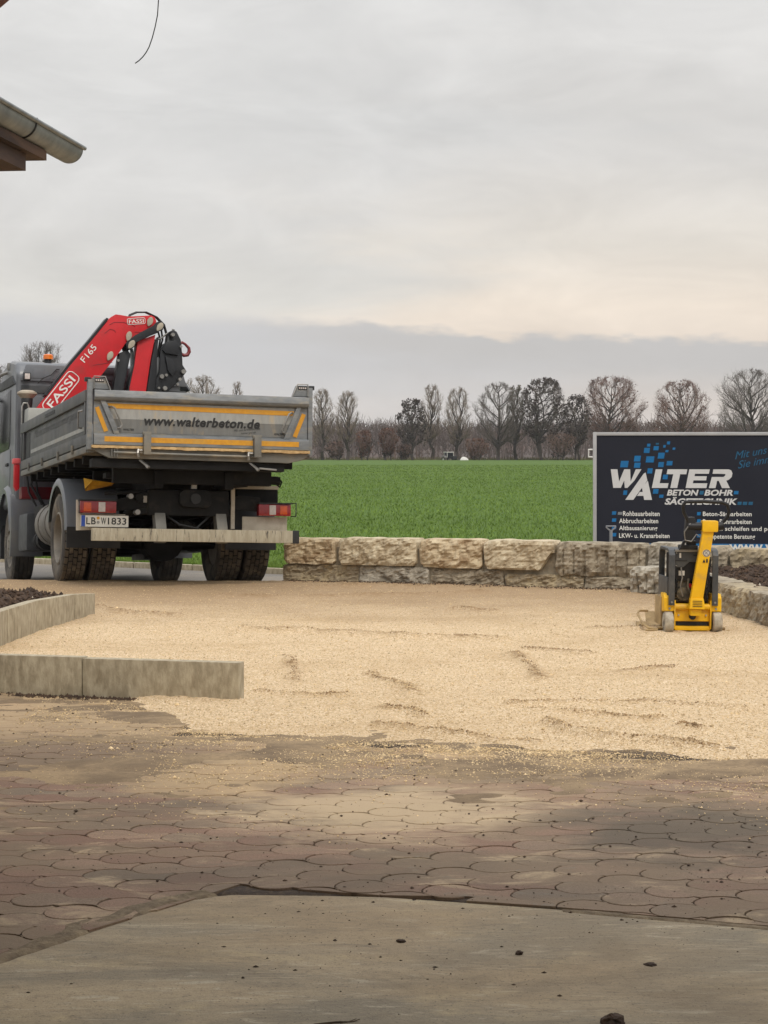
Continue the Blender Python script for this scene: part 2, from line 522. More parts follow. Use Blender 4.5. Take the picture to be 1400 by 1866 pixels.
# green winter-corn field
m = bpy.data.materials.new('winter corn'); m.use_nodes = True
t = NT(m.node_tree); b = t.n['Principled BSDF']
pos = t.new('ShaderNodeNewGeometry').outputs['Position']
rows = t.mapping(pos, (1.0, 0.35, 1.0), (0, 0, 0.5))
f1 = t.noise(pos, 0.12, 4, 0.6); f2 = t.noise(pos, 5.0, 6, 0.7); f3 = t.noise(rows, 0.7, 5, 0.6)
c = t.mix(t.smooth(f2, 0.34, 0.66), srgb(66, 89, 36), srgb(90, 112, 49))
c = t.mix(t.math('MULTIPLY', t.smooth(f1, 0.4, 0.7), 0.5), c, srgb(68, 98, 40))
c = t.mix(t.math('MULTIPLY', t.smooth(f3, 0.5, 0.72), 0.35), c, srgb(100, 120, 56))
t.l.new(c, b.inputs['Base Color']); b.inputs['Roughness'].default_value = 0.9; b.inputs['Specular IOR Level'].default_value = 0.15
bn = t.new('ShaderNodeBump'); bn.inputs['Strength'].default_value = 0.9; bn.inputs['Distance'].default_value = 0.05
t.l.new(t.noise(pos, 9.0, 5, 0.7), bn.inputs['Height']); t.l.new(bn.outputs[0], b.inputs['Normal'])
M_field = m
fx = np.linspace(-1, 1, 90)
fy = np.concatenate([np.linspace(0, 30, 50), np.linspace(33, 277, 60)])
U, Vv = np.meshgrid(fx, fy)
half = 30 + (Vv + 30) * 0.5
X = U * half; Y = kerb_y(X) * (1 - sstep(Vv / 60)) + 28 * sstep(Vv / 60) + Vv + 0.16
Z = ground_z(X, Y) + 0.004 + 0.05 * sstep(Vv / 2)
V = np.stack([X.ravel(), Y.ravel(), Z.ravel()], 1)
I = np.arange(V.shape[0]).reshape(U.shape)
Fc = np.stack([I[:-1, :-1].ravel(), I[:-1, 1:].ravel(), I[1:, 1:].ravel(), I[1:, :-1].ravel()], 1)
tag(link('field', np_mesh('field', V, Fc, M_field, True)), kind='structure')

# blades on the near part of the field
nb = 230000
bd = 28.2 + 170 * RNG.random(nb) ** 2.7
bx = (RNG.random(nb) * 2 - 1) * (bd * 0.235 + 1.0)
by = bd + 0.34 * 0 + np.where(bd < 40, kerb_y(bx) - 28.2 + 0.35, 0) * (1 - sstep((bd - 28.2) / 12))
bz = ground_z(bx, by) + 0.045
ang = RNG.random(nb) * 2 * math.pi
hgt = (0.035 + 0.05 * RNG.random(nb))
wd = 0.006 + 0.010 * RNG.random(nb) + (bd - 28) * 0.0004
lean = 0.04 * RNG.standard_normal((nb, 2))
P0 = np.stack([bx - np.cos(ang) * wd, by - np.sin(ang) * wd, bz - 0.02], 1)
P1 = np.stack([bx + np.cos(ang) * wd, by + np.sin(ang) * wd, bz - 0.02], 1)
P2 = np.stack([bx + lean[:, 0], by + lean[:, 1], bz + hgt], 1)
V = np.stack([P0, P1, P2], 1).reshape(-1, 3)
M_blade = mat('corn blade', srgb(91, 116, 47), srgb(113, 136, 62), 0.12, 0.8, spec=0.2, island=0.2, coord='World')
tag(link('field_grass', np_mesh('field_grass', V, np.arange(nb * 3).reshape(-1, 3), M_blade)),
    'short green winter corn covering the field behind the stone wall', 'grass', kind='stuff')

# road with a kerb on its far side
xs = np.linspace(-16, 14, 61)
us = np.linspace(0, 1, 44)
Xr, Ur = np.meshgrid(xs, us)
Yr = 21.9 + (kerb_y(Xr) - 21.9) * Ur
Zr = ground_z(Xr, Yr) + 0.004
I = np.arange(Xr.size).reshape(Xr.shape)
Fc = np.stack([I[:-1, :-1].ravel(), I[:-1, 1:].ravel(), I[1:, 1:].ravel(), I[1:, :-1].ravel()], 1)
road = link('road', np_mesh('road', np.stack([Xr.ravel(), Yr.ravel(), Zr.ravel()], 1), Fc, M_asphalt, True))
tag(road, kind='structure')
kx = np.arange(-15, 6, 1.0)
for i in range(len(kx) - 1):
    x0, x1 = kx[i] + 0.006, kx[i + 1] - 0.006
    mb = MB(); vs = []
    for x in (x0, x1):
        y = float(kerb_y(x)); z = float(ground_z(x, y - 0.05))
        vs += [(x, y, z - 0.1), (x, y + 0.14, z - 0.1), (x, y + 0.14, z + 0.09), (x, y, z + 0.09)]
    mb.add(vs, [(0, 1, 2, 3), (7, 6, 5, 4), (0, 3, 7, 4), (1, 5, 6, 2), (3, 2, 6, 7), (0, 4, 5, 1)])
    mb.build('kerb_stone', M_kerb, road, bevel=0.012)

# ------------------------------------------------------------------ concrete slab, pavers, gravel
slab_poly = [(-1.62, 5.0), (-1.16, 5.80), (-0.96, 6.15), (-0.75, 6.53), (-0.60, 6.66), (-0.53, 6.69), (-0.2, 6.675), (0.0, 6.655), (0.64, 6.46),
             (1.24, 6.235), (3.2, 5.55), (6, 4.6), (6, -8), (-6, -8), (-6, 1.0)]
m = bpy.data.materials.new('old concrete slab'); m.use_nodes = True
t = NT(m.node_tree); b = t.n['Principled BSDF']
pos = t.new('ShaderNodeNewGeometry').outputs['Position']
trow = t.mapping(pos, (0.55, 1.0, 1.0), (0, 0, 0.2))
c = t.mix(t.smooth(t.noise(trow, 1.6, 8, 0.66, 0.6), 0.38, 0.62), srgb(172, 153, 123), srgb(138, 126, 105))
c = t.mix(t.smooth(t.noise(trow, 3.1, 6, 0.7, 0.3), 0.52, 0.72), c, srgb(182, 162, 126))
c = t.mix(t.math('MULTIPLY', t.smooth(t.noise(pos, 28, 8, 0.75), 0.5, 0.72), 0.6), c, srgb(124, 114, 98))
c = t.mix(t.math('MULTIPLY', t.smooth(t.noise(t.mapping(pos, (1, 5, 1), (0, 0, 0.15)), 4.0, 8, 0.7, 1.5), 0.56, 0.64), 0.45), c, srgb(198, 186, 162))
c = t.mix(t.math('MULTIPLY', t.smooth(t.noise(pos, 150, 4, 0.7), 0.56, 0.7), 0.55), c, srgb(106, 98, 86))
wrm = t.smooth(t.noise(trow, 0.9, 4), 0.42, 0.62)
c = t.mix(t.math('MULTIPLY', wrm, 0.5), c, srgb(144, 120, 88))
c = t.mix(t.math('MULTIPLY', t.smooth(t.noise(t.mapping(pos, (0.5, 1.6, 1), (0, 0, -0.1)), 11, 8, 0.78, 0.8), 0.52, 0.66), 0.55), c, srgb(116, 103, 84))
c = t.mix(t.math('MULTIPLY', t.smooth(t.noise(t.mapping(pos, (0.25, 2.2, 1), (0, 0, 0.22)), 9, 8, 0.75, 1.2), 0.57, 0.66), 0.45), c, srgb(196, 180, 150))
c = t.mix(t.math('MULTIPLY', t.smooth(t.noise(t.mapping(pos, (0.5, 1.0, 1), (0, 0, 0.3)), 1.1, 7, 0.7, 0.8), 0.52, 0.63), 0.5), c, srgb(124, 108, 84))
c = t.mix(t.math('MULTIPLY', t.smooth(t.noise(pos, 75, 5, 0.8), 0.55, 0.66), 0.7), c, srgb(88, 77, 62))

t.l.new(c, b.inputs['Base Color']); b.inputs['Roughness'].default_value = 0.85
bn = t.new('ShaderNodeBump'); bn.inputs['Strength'].default_value = 0.5; bn.inputs['Distance'].default_value = 0.01
t.l.new(t.math('ADD', t.noise(pos, 9, 8, 0.7), t.noise(pos, 120, 4, 0.7)), bn.inputs['Height']); t.l.new(bn.outputs[0], b.inputs['Normal'])
mb = MB(); mb.prism(slab_poly, -0.12, -0.006, 'xy')
tag(mb.build('concrete_floor', m), kind='structure')



def stain(t, pos, col, at, size, colour, amount):
    """one irregular dust or damp stain lying on the paving"""
    mp = t.new('ShaderNodeVectorMath', operation='SUBTRACT'); t.l.new(pos, mp.inputs[0]); mp.inputs[1].default_value = (at[0], at[1], 0)
    sc_ = t.new('ShaderNodeVectorMath', operation='DIVIDE'); t.l.new(mp.outputs[0], sc_.inputs[0]); sc_.inputs[1].default_value = (size[0], size[1], 1e6)
    ln_ = t.new('ShaderNodeVectorMath', operation='LENGTH'); t.l.new(sc_.outputs[0], ln_.inputs[0])
    f_ = t.math('ADD', ln_.outputs['Value'], t.math('MULTIPLY_ADD', t.noise(t.mapping(pos, (0.7, 1.2, 1)), 3.0, 7, 0.72, 0.6), 1.9, -0.95))
    return t.mix(t.math('MULTIPLY', t.smooth(f_, 1.1, 0.35), amount), col, colour)


# pavers: touching discs in rows, four-armed filler stones between the rows
m = bpy.data.materials.new('round pavers'); m.use_nodes = True
t = NT(m.node_tree); b = t.n['Principled BSDF']
pos = t.new('ShaderNodeNewGeometry').outputs['Position']
rnd = t.math('FRACT', t.math('ADD', t.new('ShaderNodeObjectInfo').outputs['Random'], t.new('ShaderNodeNewGeometry').outputs['Random Per Island']))
c = t.ramp(rnd, [(0.0, srgb(122, 93, 76)), (0.3, srgb(134, 105, 86)), (0.6, srgb(146, 119, 98)), (0.85, srgb(130, 110, 90)), (1.0, srgb(114, 98, 81))])
c = t.mix(t.smooth(t.noise(pos, 140, 5, 0.7), 0.4, 0.68), c, t.mix(1.0, c, (0.62, 0.6, 0.58, 1), 'MULTIPLY'))
dirt = t.mapping(pos, (0.55, 1.0, 1.0), (0, 0, 0.12))
c = t.mix(t.math('MULTIPLY', t.smooth(t.noise(dirt, 1.9, 7, 0.68, 0.4), 0.40, 0.60), 0.85), c, srgb(120, 101, 79))
c = t.mix(t.math('MULTIPLY', t.smooth(t.noise(dirt, 0.75, 6, 0.65, 0.6), 0.50, 0.64), 0.65), c, srgb(94, 80, 63))
c = t.mix(t.math('MULTIPLY', t.smooth(t.noise(dirt, 3.6, 7, 0.7, 0.8), 0.54, 0.70), 0.65), c, srgb(186, 164, 130))
c = t.mix(t.math('MULTIPLY', t.smooth(t.noise(t.mapping(pos, (1, 1, 1), (0, 0, 0.5)), 70, 6, 0.75), 0.5, 0.68), 0.5), c, srgb(92, 78, 62))
c = t.mix(t.math('MULTIPLY', t.smooth(t.noise(t.mapping(pos, (1.0, 2.5, 1)), 5.5, 6, 0.72, 0.8), 0.58, 0.7), 0.5), c, srgb(116, 110, 96))
spx = t.new('ShaderNodeSeparateXYZ'); t.l.new(pos, spx.inputs[0])
nearg = t.smooth(t.math('ADD', t.math('ADD', spx.outputs['Y'], t.math('MULTIPLY', spx.outputs['X'], 0.25)), t.math('MULTIPLY', t.noise(dirt, 2.2, 7, 0.72), 3.6)), 10.1, 12.4)
c = t.mix(t.math('MULTIPLY', nearg, 0.7), c, srgb(172, 147, 111))
c = stain(t, pos, c, (0.0, 8.25), (0.75, 0.75), srgb(182, 160, 128), 0.75)
c = stain(t, pos, c, (-0.75, 9.2), (0.55, 0.8), srgb(176, 150, 112), 0.6)
c = stain(t, pos, c, (1.25, 7.75), (0.75, 0.75), srgb(78, 68, 54), 0.85)
c = stain(t, pos, c, (-1.6, 9.8), (0.9, 1.0), srgb(88, 72, 56), 0.6)
t.l.new(c, b.inputs['Base Color']); b.inputs['Roughness'].default_value = 0.85
bn = t.new('ShaderNodeBump'); bn.inputs['Strength'].default_value = 0.5; bn.inputs['Distance'].default_value = 0.006
t.l.new(t.math('ADD', t.noise(pos, 200, 3, 0.7), t.math('MULTIPLY', t.noise(pos, 12, 5, 0.7), 2.0)), bn.inputs['Height']); t.l.new(bn.outputs[0], b.inputs['Normal'])
M_paver = m
m = bpy.data.materials.new('joint sand'); m.use_nodes = True
t = NT(m.node_tree); b = t.n['Principled BSDF']
pos = t.new('ShaderNodeNewGeometry').outputs['Position']
spm = t.new('ShaderNodeSeparateXYZ'); t.l.new(pos, spm.inputs[0])
c = t.mix(t.smooth(spm.outputs['Z'], -0.0055, -0.001), srgb(58, 46, 36), t.mix(t.smooth(t.noise(pos, 2.2, 7, 0.7, 0.4), 0.38, 0.66), srgb(108, 90, 68), srgb(150, 128, 97)))
c = t.mix(t.math('MULTIPLY', t.smooth(t.noise(pos, 45, 5, 0.7), 0.45, 0.7), 0.6), c, srgb(104, 86, 66))
t.l.new(c, b.inputs['Base Color']); b.inputs['Roughness'].default_value = 0.95
bn = t.new('ShaderNodeBump'); bn.inputs['Strength'].default_value = 0.8; bn.inputs['Distance'].default_value = 0.01
t.l.new(t.noise(pos, 60, 5, 0.7), bn.inputs['Height']); t.l.new(bn.outputs[0], b.inputs['Normal'])
M_joint = m

PAV_A, PAV_C = Vector((0.164, 0.109)), Vector((0.143, -0.173))     # lattice of the keyhole pavers
PAV_R = 0.0968
AA, AC = math.degrees(math.atan2(PAV_A.y, PAV_A.x)), math.degrees(math.atan2(PAV_C.y, PAV_C.x))


def in_slab(x, y, poly=slab_poly):
    ins = False; n = len(poly); j = n - 1
    for i in range(n):
        xi, yi = poly[i]; xj, yj = poly[j]
        if (yi > y) != (yj > y) and x < (xj - xi) * (y - yi) / (yj - yi) + xi: ins = not ins
        j = i
    return ins


def gravel_edge(x):                 # y of the near edge of the gravel
    xs_ = [-6, -3.0, -1.4, -1.09, -0.98, -0.86, -0.5, 0.0, 1.09, 1.86, 3.5, 7]
    ys_ = [12.4, 12.35, 11.95, 10.45, 10.9, 11.3, 10.05, 9.87, 9.57, 9.28, 8.7, 8.0]
    xs_ = [-6, -3.0, -1.75, -1.35, -1.05, -0.5, 0.0, 1.09, 1.86, 3.5, 7]
    ys_ = [12.4, 12.3, 11.95, 11.0, 10.3, 10.05, 9.87, 9.57, 9.28, 8.7, 8.0]
    return np.interp(x, xs_, ys_)


def stone_mesh(name, outline, mater, th=0.05, bev=0.004):
    n = len(outline)
    cx = sum(p[0] for p in outline) / n; cy = sum(p[1] for p in outline) / n
    def inset(k): return [(cx + (x - cx) * k, cy + (y - cy) * k) for x, y in outline]
    vs = [(x, y, -th) for x, y in outline] + [(x, y, -bev * 1.2) for x, y in outline] + [(x, y, 0) for x, y in inset(1 - bev / 0.09)]
    fs = [tuple(range(2 * n, 3 * n))]
    for r_ in range(2):
        for i in range(n):
            j = (i + 1) % n
            fs.append((r_ * n + i, r_ * n + j, (r_ + 1) * n + j, (r_ + 1) * n + i))
    me = bpy.data.meshes.new(name); me.from_pydata(vs, [], fs); me.materials.append(mater)
    for p in me.polygons: p.use_smooth = False
    return me


def arc(c, r_, a0, a1, n):
    return [(c.x + r_ * math.cos(R(a0 + (a1 - a0) * k / n)), c.y + r_ * math.sin(R(a0 + (a1 - a0) * k / n))) for k in range(n + 1)]


# round head with a tail that fits between the heads of its neighbours
Z2 = Vector((0, 0)); RG = PAV_R + 0.0050
keyhole = arc(Z2, PAV_R, AA + 2, AC + 360 - 2, 22) + arc(PAV_C, RG, AC + 180 - 3, AA + 3, 7) + arc(PAV_A + PAV_C, RG, AA + 180 - 3, AC + 180 + 3, 7) + arc(PAV_A, RG, AC - 3, AA - 180 + 3, 7)
me_key = stone_mesh('paver', keyhole, M_paver, bev=0.0016)
bed_z = -0.007
mb = MB()


def seg_dist0(X, Y, a, b):
    dx, dy = b[0] - a[0], b[1] - a[1]
    tt = np.clip(((X - a[0]) * dx + (Y - a[1]) * dy) / (dx * dx + dy * dy), 0, 1)
    return np.hypot(X - a[0] - tt * dx, Y - a[1] - tt * dy)


def mud_z(X, Y):                       # joint bed; dried mud rises over the stones towards the gravel
    a = np.clip((Y - 8.1 + 1.6 * fbm(X * 0.8, Y * 0.8, 3, 15)) / 2.2, 0, 1)
    f = fbm(X * 2.3, Y * 3.4, 4, 16)
    tr_ = np.minimum(seg_dist0(X, Y, (-0.6, 6.69), (0.0, 6.66)), seg_dist0(X, Y, (0.0, 6.66), (0.64, 6.465)))
    def rgt(a_, b_): return (b_[0] - a_[0]) * (Y - a_[1]) - (b_[1] - a_[1]) * (X - a_[0]) < -0.012
    under = rgt((-1.62, 5.035), (-0.60, 6.70)) & rgt((-0.55, 6.705), (0.0, 6.668)) & rgt((0.0, 6.668), (1.24, 6.247)) & (Y < 6.70)
    return np.where(under, -0.07, 0.0) + bed_z - 0.014 * np.exp(-(tr_ / 0.03) ** 2) + a * 0.0125 * np.clip(0.62 + 1.7 * f, -0.1, 1.3) + 0.0012 * fbm(X * 9, Y * 9, 2, 17) + 0.006 * np.clip(fbm(X * 1.1 + 5, Y * 1.6, 3, 18) - 0.12, 0, 1) * (Y > 6.9)


pave = link('paved_yard', grid_mesh('paved_yard', np.linspace(-4.5, 4.5, 300), np.linspace(4.6, 13.5, 300), mud_z, M_joint))
tag(pave, kind='structure')
cand = []
for i in range(-60, 60):
    for j in range(-60, 60):
        q = PAV_A * i + PAV_C * j
        x, y = q.x + 0.03, q.y + 8.2
        if y < 5.4 or y > 12.4 or abs(x) > 0.205 * y + 0.2: continue
        if y > gravel_edge(x) + 0.12: continue
        cand.append((x, y))
cand.sort(key=lambda q: q[1])


def clip_half(poly, a_, b_):
    """keep the part of poly to the left of a->b"""
    out = []
    def side(q): return (b_[0] - a_[0]) * (q[1] - a_[1]) - (b_[1] - a_[1]) * (q[0] - a_[0])
    for k in range(len(poly)):
        c_, d_ = poly[k], poly[(k + 1) % len(poly)]
        sc_, sd_ = side(c_), side(d_)
        if sc_ >= 0: out.append(c_)
        if (sc_ >= 0) != (sd_ >= 0):
            u = sc_ / (sc_ - sd_); out.append((c_[0] + (d_[0] - c_[0]) * u, c_[1] + (d_[1] - c_[1]) * u))
    return out


EDGES = [((-1.62, 5.035), (-1.16, 5.835)), ((-1.16, 5.835), (-0.60, 6.70)), ((-0.55, 6.70), (0.0, 6.662)), ((0.0, 6.662), (0.64, 6.467)), ((0.64, 6.467), (1.24, 6.242)), ((1.24, 6.242), (3.2, 5.555))]
rest_v, rest_f = [], []
n_obj = 0
for (x, y) in cand:
    dz = random.uniform(-0.0015, 0.0015) + 0.003 * float(fbm(np.array([x * 1.5]), np.array([y * 1.5]), 2, 5)[0])
    me = me_key
    W_ = [(x + u, y + v) for u, v in keyhole]
    ins = [in_slab(*q) or any(in_slab(q[0] + ox, q[1] + oy) for ox, oy in ((0, -0.02), (0.02, -0.01))) for q in W_]
    if all(ins): continue
    if any(ins):
        cx_ = sum(q[0] for q in W_) / len(W_)
        for (a_, b_) in EDGES:
            if min(q[0] for q in W_) < b_[0] + 0.02 and max(q[0] for q in W_) > a_[0] - 0.02:
                W_ = clip_half(W_, a_, b_)
                if len(W_) < 3: break
        if len(W_) < 4: continue
        ar = 0.5 * abs(sum(W_[k][0] * W_[(k + 1) % len(W_)][1] - W_[(k + 1) % len(W_)][0] * W_[k][1] for k in range(len(W_))))
        if ar < 0.0008: continue
        me = stone_mesh('paver', [(u - x, v - y) for u, v in W_], M_paver, bev=0.0008)
    if n_obj < 300:
        o = link('paver', me, pave); n_obj += 1
        o.location = (x, y, dz); o.rotation_euler = (random.gauss(0, 0.004), random.gauss(0, 0.004), 0)
    else:
        bsz = len(rest_v)
        rest_v += [(v_.co.x + x, v_.co.y + y, v_.co.z + dz) for v_ in me.vertices]
        rest_f += [tuple(q + bsz for q in p_.vertices) for p_ in me.polygons]
me2 = bpy.data.meshes.new('distant_pavers'); me2.from_pydata(rest_v, [], rest_f); me2.materials.append(M_paver)
tag(link('distant_pavers', me2, pave), kind='stuff')

# crushed gravel
RIDGES = []
for pts_, h_, w_ in (([(443, 1153), (578, 1157), (714, 1165), (800, 1168), (914, 1171)], .035, .07), ([(671, 1235), (736, 1256), (757, 1269)], .018, .06),
                     ([(464, 1268), (578, 1274), (636, 1273)], .018, .045), ([(693, 1328), (757, 1333), (857, 1344), (985, 1354)], .02, .04),
                     ([(928, 1292), (1007, 1287), (1171, 1287), (1357, 1299)], .024, .045), ([(971, 1299), (1114, 1310), (1200, 1317)], .02, .04),
                     ([(993, 1324), (1043, 1338), (1114, 1351), (1236, 1363), (1307, 1367)], .035, .04), ([(700, 1299), (757, 1306), (779, 1318)], .02, .045),
                     ([(957, 1187), (1071, 1197)], .024, .07), ([(936, 1196), (971, 1224), (989, 1246)], .022, .06), ([(529, 1203), (533, 1225), (540, 1250)], .012, .06),
                     ([(1136, 1231), (1180, 1226), (1229, 1224)], .022, .06), ([(1079, 1151), (1193, 1151)], .024, .08), ([(400, 1092), (543, 1094), (700, 1090), (886, 1084)], .03, .11),
                     ([(829, 1116), (900, 1121)], .028, .10), ([(1243, 1331), (1275, 1337)], .03, .045), ([(175, 1112), (230, 1122), (320, 1128)], .035, .08), ([(560, 1076), (700, 1074), (840, 1078)], .03, .13)):
    RIDGES.append(([px_ground(*q) for q in pts_], h_, w_))


def seg_dist(X, Y, a, b):
    ax, ay = a; bx_, by_ = b
    dx, dy = bx_ - ax, by_ - ay
    tt = np.clip(((X - ax) * dx + (Y - ay) * dy) / (dx * dx + dy * dy), 0, 1)
    return np.hypot(X - ax - tt * dx, Y - ay - tt * dy)


def gravel_z(X, Y):
    Z = 0.026 + 0.012 * fbm(X * 0.9, Y * 0.9, 4, 3) + 0.010 * fbm(X * 6, Y * 6, 4, 9) + 0.006 * vnoise(X * 22, Y * 22, 31)
    wob = 0.05 * fbm(X * 5, Y * 5, 3, 77)
    for pts, h, wd_ in RIDGES:
        d = np.full(X.shape, 9.0)
        for a, b_ in zip(pts[:-1], pts[1:]):
            d = np.minimum(d, seg_dist(X + wob, Y + wob, a, b_))
        Z += h * np.exp(-(d / wd_) ** 2) * (0.55 + 0.9 * np.clip(fbm(X * 4, Y * 4, 3, 21) + 0.4, 0, 1)) - 0.35 * h * np.exp(-((d - wd_ * 1.9) / wd_) ** 2)
    e = Y - gravel_edge(X) + 0.34 * fbm(X * 2.2, Y * 2.2, 4, 40) + 0.16 * fbm(X * 9, Y * 9, 3, 41)
    Z = np.where(e < 0.9, -0.03 + (Z + 0.03) * np.clip(e / 0.8, 0, 1) ** 0.9, Z)
    return Z + np.where(Y > 21.5, ground_z(X, Y), 0.0)


m = bpy.data.materials.new('crushed limestone gravel'); m.use_nodes = True
t = NT(m.node_tree); b = t.n['Principled BSDF']
pos = t.new('ShaderNodeNewGeometry').outputs['Position']
vc = t.voro(pos, 120, 'F1', 'Color'); vd = t.voro(pos, 120)
vc2 = t.voro(pos, 45, 'F1', 'Color')
sepc = t.new('ShaderNodeSeparateColor'); t.l.new(vc, sepc.inputs[0])
sepd = t.new('ShaderNodeSeparateColor'); t.l.new(vc2, sepd.inputs[0])
c = t.ramp(sepc.outputs[0], [(0.0, srgb(168, 142, 110)), (0.35, srgb(205, 178, 140)), (0.7, srgb(221, 196, 160)), (1.0, srgb(237, 218, 190))])
c = t.mix(t.math('MULTIPLY', sepd.outputs[1], 0.35), c, srgb(212, 186, 149))
damp = t.smooth(t.noise(t.mapping(pos, (0.45, 1, 1)), 0.9, 7, 0.7, 0.6), 0.48, 0.70)
c = t.mix(t.math('MULTIPLY', damp, 0.4), c, srgb(176, 146, 106))
sp = t.new('ShaderNodeSeparateXYZ'); t.l.new(pos, sp.inputs[0])
farb = t.smooth(t.math('ADD', sp.outputs['Y'], t.math('MULTIPLY', t.noise(pos, 0.9, 5), 4.0)), 17.8, 22.4)
c = t.mix(t.math('MULTIPLY', farb, 0.75), c, srgb(150, 124, 95))
at = t.new('ShaderNodeAttribute', attribute_name='damp')  # ridge mask: painted shadow as well as damp fines
ridge_shade_damp = t.math('MULTIPLY', at.outputs['Fac'], t.smooth(t.noise(pos, 16, 6, 0.75), 0.36, 0.58), clamp=True)
c = t.mix(t.math('MULTIPLY', ridge_shade_damp, 0.85), c, srgb(140, 112, 78))  # dark brown for ridge shadow and damp fines together
t.l.new(c, b.inputs['Base Color']); b.inputs['Roughness'].default_value = 0.95; b.inputs['Specular IOR Level'].default_value = 0.2
bn = t.new('ShaderNodeBump'); bn.inputs['Strength'].default_value = 0.8; bn.inputs['Distance'].default_value = 0.012
t.l.new(t.math('SUBTRACT', t.noise(pos, 30, 5, 0.7), vd), bn.inputs['Height']); t.l.new(bn.outputs[0], b.inputs['Normal'])
M_gravel = m
xs = np.concatenate([np.linspace(-6.5, -4.05, 30), np.linspace(-4, 4, 270), np.linspace(4.1, 5.5, 16)]); ys = np.concatenate([np.linspace(8.2, 14, 240), np.linspace(14.03, 22.9, 220)])
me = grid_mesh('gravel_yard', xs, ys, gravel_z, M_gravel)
Xg, Yg = np.meshgrid(xs, ys)
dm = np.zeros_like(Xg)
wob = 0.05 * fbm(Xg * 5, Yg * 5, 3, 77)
for pts, h, wd_ in RIDGES:                       # damp fines and ridge shadow, painted as dark lines along rake and wheel marks
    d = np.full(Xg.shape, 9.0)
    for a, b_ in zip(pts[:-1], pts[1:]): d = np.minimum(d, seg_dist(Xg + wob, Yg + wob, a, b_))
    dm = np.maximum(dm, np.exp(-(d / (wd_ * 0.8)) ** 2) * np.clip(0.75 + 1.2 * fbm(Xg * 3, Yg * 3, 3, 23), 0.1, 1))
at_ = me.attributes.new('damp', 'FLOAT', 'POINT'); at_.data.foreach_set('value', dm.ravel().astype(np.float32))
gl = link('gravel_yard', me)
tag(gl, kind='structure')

# loose chippings lying on it
ns = 60000
sd = 9.2 + 13.2 * RNG.random(ns) ** 1.25
sxp = (RNG.random(ns) * 2 - 1) * (0.2 * sd + 0.1)
keep = sd > gravel_edge(sxp) - 0.25 * RNG.random(ns) ** 2 - 0.05
k = 26000
xx = RNG.uniform(-2.1, 2.1, k); yy = gravel_edge(xx) + 0.25 - RNG.exponential(0.32, k) * (1 + 1.3 * (xx < 0.2))
okk = (yy > 7.4) & (np.abs(xx) < 0.2 * yy + 0.05) & (RNG.random(k) < np.clip(0.55 + 1.3 * fbm(xx * 2.4, yy * 2.4, 3, 44), 0.05, 1))
sxp = np.append(sxp, xx[okk]); sd = np.append(sd, yy[okk]); keep = np.append(keep, np.ones(int(okk.sum()), bool))
for pts, h, wd_ in RIDGES[:8]:
    k = 350
    q = RNG.integers(0, len(pts) - 1, k); u = RNG.random(k)
    P = np.array(pts)
    xx = P[q, 0] * (1 - u) + P[q + 1, 0] * u + RNG.standard_normal(k) * wd_; yy = P[q, 1] * (1 - u) + P[q + 1, 1] * u + RNG.standard_normal(k) * wd_
    sxp = np.append(sxp, xx); sd = np.append(sd, yy); keep = np.append(keep, np.ones(k, bool))
sxp, sd = sxp[keep], sd[keep]
szp = np.maximum(gravel_z(sxp, sd), 0.0)
ns = len(sd)
oct_v = np.array([(1, 0, 0), (0, 1, 0), (-1, 0, 0), (0, -1, 0), (0, 0, 1), (0, 0, -1)], float)
oct_f = np.array([(0, 1, 4), (1, 2, 4), (2, 3, 4), (3, 0, 4), (1, 0, 5), (2, 1, 5), (3, 2, 5), (0, 3, 5)])
sz_ = 0.0022 + 0.0038 * RNG.random(ns) ** 2 + 0.010 * (RNG.random(ns) > 0.99) * RNG.random(ns)
scl = sz_[:, None, None] * (0.6 + 0.8 * RNG.random((ns, 6, 1)))
an = RNG.random(ns) * 6.283
ov = np.repeat(oct_v[None], ns, 0) * scl
ov[:, :, 2] *= 0.7
rx = ov[:, :, 0] * np.cos(an)[:, None] - ov[:, :, 1] * np.sin(an)[:, None]
ry = ov[:, :, 0] * np.sin(an)[:, None] + ov[:, :, 1] * np.cos(an)[:, None]
V = np.stack([rx + sxp[:, None], ry + sd[:, None], ov[:, :, 2] + szp[:, None] + 0.002], 2).reshape(-1, 3)
Fc = (oct_f[None] + (np.arange(ns) * 6)[:, None, None]).reshape(-1, 3)
M_chip = mat('limestone chip', srgb(212, 188, 148), srgb(180, 154, 114), 8, 0.9, island=0.7, coord='World')
tag(link('gravel_chippings', np_mesh('gravel_chippings', V, Fc, M_chip)), 'loose pale limestone chippings strewn over the gravel yard', 'gravel', kind='stuff')

# dirt crumbs on pavers and slab
ns = 4200
sd = 5.2 + 6.8 * RNG.random(ns); sxp = (RNG.random(ns) * 2 - 1) * (0.2 * sd + 0.05)
clus = fbm(sxp * 1.4, sd * 1.4, 3, 61)
keep = (sd < gravel_edge(sxp) + 0.1) & (RNG.random(ns) < np.clip(0.1 + clus * 1.5 + (sd > 6.7) * 0.3, 0.03, 1))
sxp, sd = sxp[keep], sd[keep]; ns = len(sd)
sz_ = 0.0016 + 0.0055 * RNG.random(ns) ** 5
scl = sz_[:, None, None] * (0.6 + 0.8 * RNG.random((ns, 6, 1)))
ov = np.repeat(oct_v[None], ns, 0) * scl
V = np.stack([ov[:, :, 0] * 1.3 + sxp[:, None], ov[:, :, 1] + sd[:, None], ov[:, :, 2] * 0.7 + np.where([in_slab(*q) for q in zip(sxp, sd)], -0.005, 0.003)[:, None]], 2).reshape(-1, 3)
Fc = (oct_f[None] + (np.arange(ns) * 6)[:, None, None]).reshape(-1, 3)
